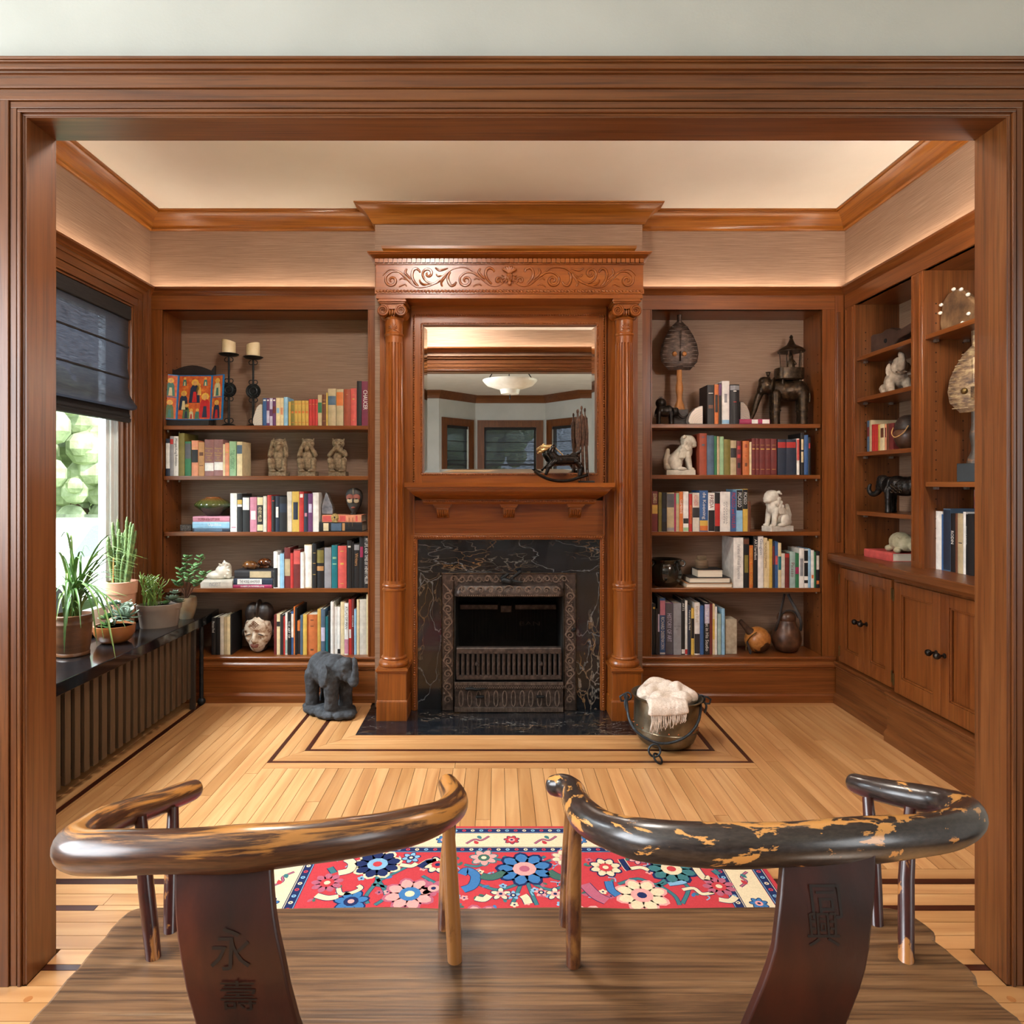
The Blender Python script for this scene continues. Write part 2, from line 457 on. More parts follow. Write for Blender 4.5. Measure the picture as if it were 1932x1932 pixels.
b.box(FX0, OX0-.021, fy0, fy1-.004, -.05, ZC).box(OX1+.021, FX1, fy0, fy1-.004, -.05, ZC).box(OX0-.021, OX1+.021, fy0, fy1-.004, OZ+.021, ZC)
struct(b.build('wall_front', PLASTER))
b = MB().box(XL, OX0-.021, fy1-.004, fy1, 0, ZC).box(OX1+.021, XR+.25, fy1-.004, fy1, 0, ZC).box(OX0-.021, OX1+.021, fy1-.004, fy1, OZ+.021, ZC)
struct(b.build('wall_front_library_side', GRASS))
struct(MB().box(XL-.2, XR+.4, fy0+.01, 4.12, ZC, ZC+.1).build('ceiling', CEIL))
struct(MB().box(FX0-.1, FX1+.1, -5.6, fy0+.01, ZC, ZC+.1).build('ceiling', WHITE))

# ---- swept mouldings
def sweep(path, prof, closed=False):
    """list of segments; every segment a list of two rings. prof: (d from the wall, z); interior on the right of travel"""
    n = len(path); pts = [Vector((p[0], p[1])) for p in path]
    def nrm(a, b): t = (b-a).normalized(); return Vector((t.y, -t.x))
    def off(i, d):
        if closed: a, b, c = pts[i-1], pts[i], pts[(i+1) % n]
        else:
            b = pts[i]
            if i == 0: return b+nrm(b, pts[1])*d
            if i == n-1: return b+nrm(pts[i-1], b)*d
            a, c = pts[i-1], pts[i+1]
        n1, n2 = nrm(a, b), nrm(b, c); m = (n1+n2)
        m = m/ m.dot(n1) if m.length > 1e-6 else n1
        return b+m*d
    segs = []
    for i in range(n if closed else n-1):
        j = (i+1) % n
        segs.append([[(*off(i, d_), z) for d_, z in prof], [(*off(j, d_), z) for d_, z in prof]])
    return segs
trimn = [0]
def trim(rings, mfn, smooth=50):
    trimn[0] += 1
    a, b_ = Vector(rings[0][0]), Vector(rings[1][0])
    ax = 'x' if abs((b_-a).x) > abs((b_-a).y) else 'y'
    o = MB().loft(rings).build('trim_%d' % trimn[0], mfn(ax), smooth=smooth); return struct(o)
CROWN = [(0, 2.658), (.010, 2.658), (.014, 2.663), (.018, 2.668), (.020, 2.674), (.026, 2.682), (.034, 2.697), (.050, 2.716), (.070, 2.729), (.086, 2.734), (.088, 2.740), (.097, 2.741), (.098, ZC), (0, ZC)]
loop = [(XL, fy1), (XL, YB), (BX0, YB), (BX0, YC), (BX1, YC), (BX1, YB), (XR, YB), (XR, fy1)]
for sg in sweep(loop, CROWN, True): trim(sg, crownw)
RAIL = [(0, 2.292), (.012, 2.292), (.016, 2.298), (.024, 2.301), (.028, 2.308), (.038, 2.313), (.050, 2.320), (.050, 2.331), (.045, 2.331), (.043, 2.3236), (0, 2.3236)]
LEDM = flat('warm_led_tape', (1.0, .84, .66, 1), .5, emit=17)
railpaths = [[(XL, fy1), (XL, YB), (BX0-.002, YB)], [(BX1+.002, YB), (XR, YB), (XR, fy1), (XL, fy1)]]
for rp in railpaths:
    for sg in sweep(rp, RAIL): trim(sg, casew)
k = 0
for rp in railpaths:
    for sg in sweep(rp, [(.026, 2.3238), (.040, 2.3238), (.040, 2.327), (.026, 2.327)]):
        o = MB().loft(sg).build('led_strip', LEDM)
        side = ['along the left wall', 'above the left bookcase', 'above the right bookcase', 'along the right wall', 'above the opening'][k]; k += 1
        tag(o, 'warm LED light strip lying on the picture rail '+side, 'light strip', 'light strips on the picture rail')

# ---- cased opening: stepped U rings on the room side and on the library side
def uring(b, x0, x1, zt, d0, d1, y0, y1, zb=0):
    b.box(x0-d1, x0-d0, y0, y1, zb, zt+d0); b.box(x1+d0, x1+d1, y0, y1, zb, zt+d0)
def uhead(b, x0, x1, zt, d0, d1, y0, y1): b.box(x0-d1, x1+d1, y0, y1, zt+d0, zt+d1)
steps = [(.004, .010, .014), (.010, .018, .020), (.018, .022, .013), (.022, .038, .016), (.0392, .066, .020), (.0672, .100, .024)]
tr = struct(thing('trim_opening_casing', None, None, (0, Y1, 0)))
for side, (ya, sg) in enumerate([(fy0, -1), (fy1, 1)]):
    bv, bh = MB(), MB()
    for d0, d1, dp in steps:
        uring(bv, OX0, OX1, OZ, d0, d1, ya, ya+sg*dp)
        uhead(bh, OX0, OX1, OZ, d0, d1, ya, ya+sg*dp)
    for z0, z1, dp in [(OZ+.100, OZ+.106, .030), (OZ+.106, OZ+.120, .036), (OZ+.120, OZ+.124, .042), (OZ+.124, OZ+.131, .046)]:
        bh.box(OX0-.16, OX1+.16, ya, ya+sg*dp, z0, z1)
    bv.build('side_casing', oak('z'), tr, bevel=.0015); bh.build('head_casing', oak('x'), tr, bevel=.0015)
b = MB(); b.box(OX0-.021, OX0, fy0-.012, fy1+.012, 0, OZ+.02); b.box(OX1, OX1+.021, fy0-.012, fy1+.012, 0, OZ+.02)
b.build('jamb_lining', oak('z'), tr)
MB().box(OX0, OX1, fy0-.012, fy1+.012, OZ, OZ+.02).build('head_lining', oak('x'), tr)

# ---- window in the left wall
win = struct(thing('window_1', None, None, (XL, (WY0+WY1)/2, WZ0)))
bz, by = MB(), MB()
for d0, d1, dp in [(0, .012, .016), (.012, .022, .024), (.022, .058, .014), (.0595, .100, .018), (.1015, .140, .022), (.140, .165, .032)]:
    bz.box(XL, XL+dp, WY1+d0, WY1+d1, WZ0-.01, WZ1+d0); bz.box(XL, XL+dp, WY0-d1, WY0-d0, WZ0-.01, WZ1+d0)
    if WZ1+d1 < 2.30: by.box(XL, XL+dp, WY0-d1, WY1+d1, WZ1+d0, WZ1+d1)
by.box(XL, XL+.022, WY0-.165, WY1+.165, WZ1+.10, 2.292)
bz.build('casing_side', oak('z'), win, bevel=.0015); by.build('casing_head', oak('y'), win, bevel=.0015)
b = MB(); b.box(XL-.12, XL, WY1-.012, WY1, WZ0, WZ1).box(XL-.12, XL, WY0, WY0+.012, WZ0, WZ1).box(XL-.03, XL-.016, WY1-.03, WY1-.012, WZ0, WZ1)
b.build('jamb', oak('z'), win)
b = MB(); b.box(XL-.12, XL, WY0, WY1, WZ1-.012, WZ1).box(XL-.12, XL, WY0, WY1, WZ0-.02, WZ0+.012)
b.build('jamb_head', oak('y'), win)
b = MB(); xa, xb = XL-.105, XL-.065
for y0, y1, z0, z1 in [(WY0+.012, WY0+.10, WZ0+.012, WZ1-.012), (WY1-.10, WY1-.030, WZ0+.012, WZ1-.012), (WY0+.10, WY1-.10, WZ0+.012, WZ0+.10), (WY0+.10, WY1-.10, WZ1-.07, WZ1-.012)]:
    b.box(xa, xb, y0, y1, z0, z1)
b.box(xb, xb+.012, WY1-.075, WY1-.045, WZ0+.012, WZ1-.012).box(xb, xb+.02, WY1-.030, WY1-.018, WZ0+.012, WZ1-.012)
b.build('sash', mott('window_sash_white', [(.3, C(214, 222, 222)), (.7, C(232, 238, 236))], 6, rough=.45, bump=0), win, bevel=.003)
def glassmat():
    m, nt, b, N, L = nodes('window_glass')
    out = nt.nodes['Material Output']; tr_ = N('ShaderNodeBsdfTransparent'); gl = N('ShaderNodeBsdfGlossy'); mx = N('ShaderNodeMixShader')
    gl.inputs['Roughness'].default_value = .02; tr_.inputs[0].default_value = (.96, .98, .97, 1)
    f = N('ShaderNodeLayerWeight'); f.inputs[0].default_value = .08; L(f.outputs['Fresnel'], mx.inputs[0]); L(tr_.outputs[0], mx.inputs[1]); L(gl.outputs[0], mx.inputs[2]); L(mx.outputs[0], out.inputs[0])
    return m
GLASS = glassmat()
MB().add([(XL-.086, WY0+.10, WZ0+.10), (XL-.086, WY1-.10, WZ0+.10), (XL-.086, WY1-.10, WZ1-.07), (XL-.086, WY0+.10, WZ1-.07)], [(0, 1, 2, 3)]).build('glass_pane', GLASS, win)

# woven roman blinds
def blindmat(nm='woven_blind', op=.05, tr=.04):
    m, nt, b, N, L = nodes(nm)
    out = nt.nodes['Material Output']
    f, _ = noisetex(nt, 1.0, (14, 14, 300), 3, .7)
    c = ramp(nt, f, [(.3, C(20, 19, 20)), (.7, C(52, 46, 44))]); L(c, b.inputs['Base Color']); b.inputs['Roughness'].default_value = .8
    tl = N('ShaderNodeBsdfTranslucent'); tl.inputs[0].default_value = (.07, .08, .11, 1)
    tp = N('ShaderNodeBsdfTransparent'); tp.inputs[0].default_value = (.8, .86, 1, 1)
    m1 = N('ShaderNodeMixShader'); m1.inputs[0].default_value = tr; L(b.outputs[0], m1.inputs[1]); L(tl.outputs[0], m1.inputs[2])
    g = ramp(nt, f, [(.42, (0, 0, 0, 1)), (.72, (op, op, op, 1))])
    m2 = N('ShaderNodeMixShader'); L(g, m2.inputs[0]); L(m1.outputs[0], m2.inputs[1]); L(tp.outputs[0], m2.inputs[2]); L(m2.outputs[0], out.inputs[0])
    return m
BLIND = blindmat(); BLINDB = blindmat('woven_blind_bay', .16, .12)
BLINDD = mott('blind_rod_pocket', [(.3, C(18, 17, 18)), (.7, C(40, 36, 35))], 1, (14, 14, 300), rough=.85, bump=.2)
bl = thing('roman_blind', 'dark woven roman blind half drawn over the left window', 'blind', (XL, (WY0+WY1)/2, WZ1))
ya, yb = WY0+.02, WY1-.018
MB().box(XL-.03, XL+.020, ya, yb+.006, WZ1-.075, WZ1-.004).build('headrail', BLINDD, bl, bevel=.006)
prof = [(.006, WZ1-.075), (.004, 1.955), (.006, 1.95), (.004, 1.945), (.002, 1.84), (.010, 1.79), (.006, 1.783), (.004, 1.74), (.012, 1.70), (.034, 1.665), (.052, 1.64), (.050, 1.625), (.030, 1.618), (.012, 1.63)]
def cloth(mb, pr, y0, y1):
    v = []; f = []
    for d_, z in pr: v += [(XL+d_, y0, z), (XL+d_, y1, z)]
    for i in range(len(pr)-1): f.append((2*i, 2*i+1, 2*i+3, 2*i+2))
    return mb.add(v, f)
o = cloth(MB(), prof, ya, yb).build('fabric', BLIND, bl, smooth=50)
o = cloth(MB(), [(.010, 1.635), (.016, 1.60), (.022, 1.585), (.018, 1.578), (.026, 1.57), (.024, 1.556), (.010, 1.552), (.0, 1.56), (.002, 1.635)], ya, yb-.01).build('folded_hem', BLINDD, bl, smooth=50)
for z in (1.952, 1.787):
    MB().box(XL+.002, XL+.010, ya, yb, z-.004, z+.004).build('batten', BLINDD, bl)

# ---- outside: lawn, hedge, shrubs, a parked car
LAWN = mott('lawn', [(.3, C(140, 160, 110)), (.7, C(180, 196, 150))], 12, rough=.9, bump=.3)
o = MB().box(-40, 40, -30, 40, -.9, -.7).build('lawn', LAWN); struct(o)
LEAF = mott('outdoor_foliage', [(.3, C(128, 142, 104)), (.55, C(176, 188, 150)), (.75, C(222, 228, 206))], 3, rough=.7, bump=.5, bscale=20, bdist=.02)
for i, (x, y, z, r, lab) in enumerate([(-9.6, 15.2, .9, 2.3, 'large leafy tree outside the left window beyond the car'), (-14.6, 22.5, 1.4, 3.2, 'tall pale tree outside the window, farther along the street'),
                                       (-15.5, 15.5, 1.0, 2.4, 'broad tree outside the window nearest the pane edge'), (-.6, -10, 1.4, 1.7, 'green tree outside the bay window, seen through the blind in the mirror')]):
    tr_ = thing('garden_tree', lab, 'tree', (x, y, -.7), 'trees outside the window')
    mb = MB()
    for k in range(190):
        dv = Vector((random.gauss(0, 1), random.gauss(0, 1), random.gauss(0, .8))).normalized()*r*random.uniform(.3, .8)
        mb.ell(Vector((x, y, z+1))+dv*1.1, r*random.uniform(.06, .17), 7, 5)
    mb.build('crown', LEAF, tr_, smooth=30)
    MB().tube([(x, y, -.7), (x+.1, y, .5), (x, y, z)], [.25, .2, .15], 8).build('trunk', flat('bark', C(90, 70, 52), .9), tr_)
HEDGE = thing('hedge', 'low clipped hedge outside the left window', 'hedge', (-8.3, 11.2, -.7))
mb = MB()
for k in range(60): mb.ell((-8.3+random.uniform(-.4, .4), 7+k*.14, -.2+random.uniform(-.2, .15)), random.uniform(.4, .6), 8, 6)
mb.build('foliage', LEAF, HEDGE, smooth=30)
car = thing('parked_car', 'white car parked outside the left window', 'car', (-6.4, 9.6, -.7))
CARW = flat('car_paint_white', C(236, 238, 240), .15, coat=1)
def carxf(p): return (-6.4+p[0], 9.6+p[1], -.7+p[2])
mb = MB()
side = [(-2.1, .35), (-2.15, .75), (-1.2, .92), (-.55, 1.42), (.9, 1.45), (1.6, .98), (2.1, .9), (2.15, .4)]
rings = []
for xx, kx in [(-.85, .92), (-.8, 1), (.8, 1), (.85, .92)]:
    rings.append([carxf((xx, yy, .35+(zz-.35)*kx)) for yy, zz in side])
mb.loft(rings).build('body', CARW, car, smooth=40)
CGL = flat('car_glass', C(150, 162, 168), .08)
for sx in (-.86, .86):
    a, b_ = (sx, sx+.01)
    MB().prism([(9.6+yy, -.7+zz) for yy, zz in [(-1.0, .95), (-.5, 1.36), (.85, 1.38), (1.35, 1.0)]], 'x', -6.4+a, -6.4+b_).build('side_window', CGL, car)
TYRE = flat('tyre', C(26, 26, 28), .8)
for sy in (-1.35, 1.35):
    for sx in (-.86, .68):
        MB().lathe([(.02, 0), (.32, 0), (.33, .03), (.33, .15), (.32, .18), (.02, .18)], carxf((sx, sy, .33)), 20, 'x').build('wheel', TYRE, car, smooth=40)

# ---- the front room behind the camera (seen in the mirror)
b = MB()
def wallhole(b, axis, pos, th, a0, a1, z0, z1, holes):
    def bx(aa, ab, za, zb):
        if ab-aa < 1e-4 or zb-za < 1e-4: return
        if axis == 'x': b.box(pos, pos+th, aa, ab, za, zb)
        else: b.box(aa, ab, pos, pos+th, za, zb)
    cur = a0
    for h0, h1, hz0, hz1 in holes:
        bx(cur, h0, z0, z1); bx(h0, h1, z0, hz0); bx(h0, h1, hz1, z1); cur = h1
    bx(cur, a1, z0, z1)
wallhole(b, 'x', FX0-.1, .1, FY0, fy0, -.05, ZC, [(-.95, 1.45, .8, 2.3)])  # opening for the assumed left window
struct(b.build('wall_front_room_left', PLASTER))
b = MB(); wallhole(b, 'x', FX1, .1, FY0, fy0, -.05, ZC, [(-1.65, -.15, .8, 2.3)]); struct(b.build('wall_front_room_right', PLASTER))  # opening for the added right window
bxs = (-1.02, -.41, .90, 1.46); BY = -5.2
b = MB(); b.box(FX0, bxs[0], FY0-.1, FY0, -.05, ZC).box(bxs[3], FX1, FY0-.1, FY0, -.05, ZC)
struct(b.build('wall_front_room_rear', PLASTER))
def orient(x0, y0, x1, y1):
    L_ = math.hypot(x1-x0, y1-y0); a = math.atan2(y1-y0, x1-x0)
    return Matrix.Translation((x0, y0, 0)) @ Matrix.Rotation(a, 4, 'Z'), L_
for i, (xa, ya, xb, yb) in enumerate([(bxs[0], FY0, bxs[1], BY), (bxs[1], BY, bxs[2], BY), (bxs[2], BY, bxs[3], FY0)]):
    T, L_ = orient(xa, ya, xb, yb); m0, m1 = (.17, L_-.17) if i == 1 else (.2, L_-.2)
    b = MB(); b.T = T
    b.box(0, m0, -.1, 0, -.05, ZC).box(m1, L_, -.1, 0, -.05, ZC).box(m0, m1, -.1, 0, -.05, .75).box(m0, m1, -.1, 0, 2.16, ZC)
    struct(b.build('wall_bay', PLASTER))
    w = struct(thing('window_%d' % (i+2), None, None, ((xa+xb)/2, (ya+yb)/2, .75)))
    b = MB(); b.T = T
    for d0, d1, dp in [(0, .02, .016), (.02, .11, .022), (.11, .13, .03)]:
        b.box(m0-d1, m0-d0, 0, dp, .70, 2.16+d1); b.box(m1+d0, m1+d1, 0, dp, .70, 2.16+d1); b.box(m0-d0, m1+d0, 0, dp, 2.16+d0, 2.16+d1); b.box(m0-d0, m1+d0, 0, dp, .75-d1, .75-d0)
    b.build('casing', oak('z'), w)
    b = MB(); b.T = T
    b.box(m0, m0+.04, -.08, -.05, .75, 2.16).box(m1-.04, m1, -.08, -.05, .75, 2.16).box(m0, m1, -.08, -.05, 2.12, 2.16).box(m0, m1, -.08, -.05, .75, .79).box(m0, m1, -.08, -.05, 1.44, 1.48)
    b.build('sash', flat('bay_sash_dark', C(40, 34, 30), .5), w)
    b = MB(); b.T = T; b.add([(m0+.04, -.066, .79), (m1-.04, -.066, .79), (m1-.04, -.066, 2.12), (m0+.04, -.066, 2.12)], [(0, 1, 2, 3)]); b.build('glass_pane', GLASS, w)
    bd = thing('roman_blind', ['dark woven blind in the left bay window seen in the mirror', 'dark woven blind in the wide middle bay window seen in the mirror', 'dark woven blind in the right bay window seen in the mirror'][i], 'blind', ((xa+xb)/2, (ya+yb)/2, 2.16), 'blinds in the bay')
    b = MB(); b.T = T
    b.add([(m0+.01, -.02, 1.0), (m1-.03, -.02, 1.0), (m1-.03, -.02, 2.12), (m0+.01, -.02, 2.12)], [(0, 1, 2, 3)]); b.build('fabric', BLINDB, bd)
    for z in (1.25, 1.53, 1.70, 1.88):
        b = MB(); b.T = T; b.box(m0+.01, m1-.03, -.022, -.012, z-.006, z+.006); b.build('batten', BLINDD, bd)
    b = MB(); b.T = T; b.box(m0+.005, m1-.02, -.03, 0, 2.11, 2.16); b.build('headrail', BLINDD, bd)
path = [(FX0, fy0), (FX0, FY0), (bxs[0], FY0), (bxs[1], BY), (bxs[2], BY), (bxs[3], FY0), (FX1, FY0), (FX1, fy0)]
FC = [(0, 2.61), (.012, 2.61), (.02, 2.63), (.05, 2.70), (.10, 2.74), (.10, ZC), (0, ZC)]
for sg in sweep(path[::-1], FC): trim(sg, oak)
for i, (xx, ya, yb, th) in enumerate([(FX0, -.95, 1.45, -1), (FX1, -1.65, -.15, 1)]):  # left window assumed, right window added, each to let in light from its side
    w = struct(thing('window_%d' % (i+5), None, None, (xx, (ya+yb)/2, .8)))
    b = MB(); x0, x1 = (xx-.08, xx-.04) if th < 0 else (xx+.04, xx+.08)
    for y0, y1, z0, z1 in [(ya, ya+.05, .8, 2.3), (yb-.05, yb, .8, 2.3), (ya, yb, .8, .85), (ya, yb, 2.25, 2.3), ((ya+yb)/2-.03, (ya+yb)/2+.03, .8, 2.3)]: b.box(x0, x1, y0, y1, z0, z1)
    b.build('sash', WHITE, w)
    b = MB(); x0, x1 = (xx, xx+.02) if th < 0 else (xx-.02, xx)
    for y0, y1, z0, z1 in [(ya-.1, ya, .75, 2.4), (yb, yb+.1, .75, 2.4), (ya-.1, yb+.1, 2.3, 2.42), (ya-.1, yb+.1, .72, .8)]: b.box(x0, x1, y0, y1, z0, z1)
    b.build('casing', oak('z'), w)
# alabaster pendant
lx, ly, lz = .145, -.31, 2.343
pd = thing('pendant_lamp', 'white alabaster bowl pendant lamp on chains seen in the mirror', 'lamp', (lx, ly, 2.15))
ALA = mott('alabaster', [(.3, C(226, 220, 206)), (.7, C(246, 242, 232))], 9, rough=.35, bump=.05)
MB().lathe([(.01, -.155), (.10, -.15), (.115, -.10), (.15, -.09), (.26, -.055), (.295, -.02), (.31, 0), (.31, .008), (.29, .005), (.24, -.04), (.01, -.08)], (lx, ly, lz), 40).build('bowl', ALA, pd, smooth=50)
for k in range(3):
    a = 2*math.pi*k/3+.5
    MB().tube([(lx+.28*math.cos(a), ly+.28*math.sin(a), lz), (lx+.02*math.cos(a), ly+.02*math.sin(a), ZC-.03)], .006, 6).build('chain', WIRON, pd)
MB().lathe([(.07, -.03), (.07, 0)], (lx, ly, ZC), 20).build('canopy', WIRON, pd)
MB().lathe([(.004, -.21), (.008, -.19), (.004, -.155)], (lx, ly, lz), 10).build('finial', WIRON, pd)

# flush ceiling lamp added out of view to brighten the library shelves
cl = thing('added_ceiling_lamp', 'added flush round lamp out of view on the library ceiling', 'lamp', (-.45, 2.25, ZC-.09))
MB().lathe([(.001, -.085), (.08, -.08), (.14, -.055), (.165, -.02), (.165, -.012), (.001, -.012)], (-.45, 2.25, ZC), 36).build('glass_bowl', flat('added_lamp_glass', (1.0, .93, .84, 1), .3, emit=85), cl, smooth=60)
MB().lathe([(.15, -.012), (.172, -.012), (.172, 0), (.001, 0)], (-.45, 2.25, ZC), 36).build('rim', BRONZE, cl, smooth=40)

# assumed floor lamp, unseen behind the right jamb, brightens shelves and throws shadows left
fl_x, fl_y = 1.66, 1.98
lp = thing('assumed_floor_lamp', 'assumed tall floor lamp with opal globe, unseen in the corner behind the right jamb', 'lamp', (fl_x, fl_y, 0))
MB().lathe([(.13, 0), (.13, .015), (.03, .03), (.012, .05), (.001, .05)], (fl_x, fl_y, 0), 32).build('base', BRONZE, lp, smooth=40)
MB().lathe([(.010, .04), (.010, 1.92), (.03, 1.94), (.04, 1.96), (.001, 1.96)], (fl_x, fl_y, 0), 16).build('pole', BRONZE, lp, smooth=40)
MB().ell((fl_x, fl_y, 2.055), .105, 28, 18).build('opal_globe', flat('assumed_lamp_glass', (1.0, .93, .84, 1), .3, emit=66), lp, smooth=80)
# ================================================================ BUILT-INS
PEG = flat('peg_hole_dark', C(40, 22, 12), .8)
def bookcase_back(lab, x0, x1, sl, sr, zs, stile_extra=None):
    t = thing('bookcase', lab, 'bookcase', ((x0+x1)/2, YB, 0), 'built-in bookcases')
    yb = 3.995; zt = 2.213; zb = .257
    MB().box(x0-.02, x1+.02, yb, yb+.012, .05, zt+.05).build('back_panel', GRASS, t)
    for xa, xb in ((x0-.02, x0), (x1, x1+.02)): MB().box(xa, xb, YB, yb, .05, zt+.02).build('side_panel', casew('z'), t)
    MB().box(x0, x1, YB, yb, zt, zt+.02).build('top_panel', casew('x'), t)
    MB().box(sl, sr, YB-.010, YB+.02, zt, 2.293).build('frieze_board', casew('x'), t, bevel=.001)
    MB().box(sl, x0, YB-.008, YB+.02, .05, zt).build('stile', casew('z'), t, bevel=.001)
    MB().box(x1, sr, YB-.008, YB+.02, .05, zt).build('stile', casew('z'), t, bevel=.001)
    MB().box(x0, x0+.006, YB-.012, YB, zb, zt).build('edge_bead', casew('z'), t); MB().box(x1-.006, x1, YB-.012, YB, zb, zt).build('edge_bead', casew('z'), t)
    for z in zs:
        MB().box(x0+.002, x1-.002, YB+.016, yb, z-.023, z).build('shelf', casew('x'), t, bevel=.002)
        for xx in (x0+.012, x1-.012):
            for yy in (YB+.05, yb-.05): MB().lathe([(.006, -.012), (.006, 0)], (xx, yy, z-.023), 8).build('shelf_pin', CHROME, t)
    MB().box(x0, x1, YB, yb, zb-.02, zb).build('bottom_shelf', casew('x'), t, bevel=.002)
    prof = [(3.76, .257), (3.742, .257), (3.738, .252), (3.738, .244), (3.748, .240), (3.748, .226), (3.742, .222), (3.736, .212), (3.736, .200), (3.742, .194), (3.742, .186), (3.748, .182), (3.748, .05), (3.76, .05)]
    MB().prism(prof, 'x', sl, sr).build('base_board', casew('x'), t, smooth=30)
    MB().prism([(3.76, 0), (3.732, 0), (3.732, .040), (3.738, .050), (3.748, .055), (3.76, .055)], 'x', sl, sr).build('plinth', casew('x'), t, smooth=30)
    mb = MB(); zz = .42
    while zz < 2.0:
        for yy in (YB+.055, yb-.055):
            mb.box(x0-.0005, x0+.0006, yy-.003, yy+.003, zz-.003, zz+.003); mb.box(x1-.0006, x1+.0005, yy-.003, yy+.003, zz-.003, zz+.003)
        zz += .05
    mb.build('peg_holes', PEG, t)['kind'] = 'stuff'
    return t
KS = 3.78/F
LS = [H-(p-CY)*KS for p in (803, 898, 1003.5, 1110)]
RS = [H-(p-CY)*KS for p in (800, 896, 1003, 1109.5)]
ZB = .257
LBX0, LBX1 = -1.8965, -.722
RBX0, RBX1 = .866, 1.8396
bookcase_back('built-in wooden bookcase left of the fireplace, beside the window', LBX0, LBX1, XL, BX0-.002, LS)
bookcase_back('built-in wooden bookcase right of the fireplace, with the stone lion dogs', RBX0, RBX1, BX1+.002, 1.905, RS)
CT_ = .8395
cp = thing('corner_panel', 'tall narrow wooden panel filling the corner beside the right bookcase', 'panel', (1.935, YB, 0))
MB().box(1.907, 1.9550, YB-.010, YB+.02, CT_, 2.293).build('frame', casew('z'), cp, bevel=.0015)
MB().box(1.906, 1.932, 3.748, 3.78, 0, .80).build('filler', casew('z'), cp)
MB().box(1.915, 1.935, YB-.014, YB-.008, .90, 2.20).build('inset', oak('z'), cp, bevel=.003)

# ---- right wall: upper bookcase, worktop, cabinets
ub = thing('bookcase', 'tall built-in bookcase along the right wall above the cabinets', 'bookcase', (2.09, 2.75, .839), 'built-in bookcases')
secs = [(3.146, 3.649), (2.55, 3.064), (1.95, 2.47)]
xb = 2.205; zt = 2.213; CT = .839
MB().box(xb, xb+.012, 1.74, 3.76, CT, zt+.05).build('back_panel', GRASS, ub)
MB().box(XR, xb, 1.74, 3.76, zt, zt+.02).build('top_panel', casew('y'), ub)
MB().box(XR-.010, XR+.02, 1.735, YB-.012, zt, 2.293).build('frieze_board', casew('y'), ub, bevel=.001)
for y0, y1 in [(3.649, 3.748), (3.064, 3.146), (2.47, 2.55), (1.74, 1.95)]:
    MB().box(XR-.008, XR+.02, y0, y1, CT, zt).build('stile', casew('z'), ub, bevel=.001)
    MB().box(XR-.014, XR-.006, y0+.012, y0+.022, CT+.03, zt-.01).box(XR-.014, XR-.006, y1-.022, y1-.012, CT+.03, zt-.01).build('stile_bead', casew('z'), ub)
    for a in (y0, y1):
        MB().box(XR+.0005, xb, (a-.0012 if a == y0 else a-.016), (a+.016 if a == y0 else a+.0012), CT, zt).build('side_panel', oak('z'), ub)
AS = [1.924, 1.6975, 1.402, 1.082]; BS = [1.915, 1.2385]; CS = [1.9, 1.6, 1.3]
for (y0, y1), zs in zip(secs, (AS, BS, CS)):
    for z in zs:
        MB().box(XR+.006, xb, y0+.002, y1-.002, z-.022, z).build('shelf', casew('y'), ub, bevel=.002)
        for yy in (y0+.010, y1-.010):
            for xx in (XR+.05, xb-.05): MB().box(xx-.008, xx+.008, yy-.010, yy+.010, z-.034, z-.022).build('shelf_pin', CHROME, ub, bevel=.001)
    mb = MB(); zz = .98
    while zz < 2.1:
        for xx in (XR+.055, xb-.06): mb.box(xx-.003, xx+.003, y1-.0022, y1-.0008, zz-.003, zz+.003)
        zz += .045
    mb.build('peg_holes', PEG, ub)['kind'] = 'stuff'
YS = 3.19
wt = thing('worktop', 'long oak worktop over the right wall cabinets', 'worktop', (2.0, 2.75, CT))
mb = MB()
for x0, y0, y1 in [(1.862, YS, 3.748), (1.827, 1.735, YS)]:
    mb.prism([(x0, CT-.034), (x0, CT-.004), (x0+.004, CT), (xb, CT), (xb, CT-.034)], 'y', y0, y1)
    mb.prism([(x0+.014, CT-.050), (x0+.008, CT-.034), (xb, CT-.034), (xb, CT-.050)], 'y', y0, y1)
mb.build('slab', oak('y'), wt, smooth=30)
KNOB = mott('dark_bronze_knob', [(.3, C(30, 26, 24)), (.7, C(66, 58, 52))], 30, rough=.3, metal=.8, bump=.05)
BRASS = flat('aged_brass', C(110, 88, 50), .4, .8)
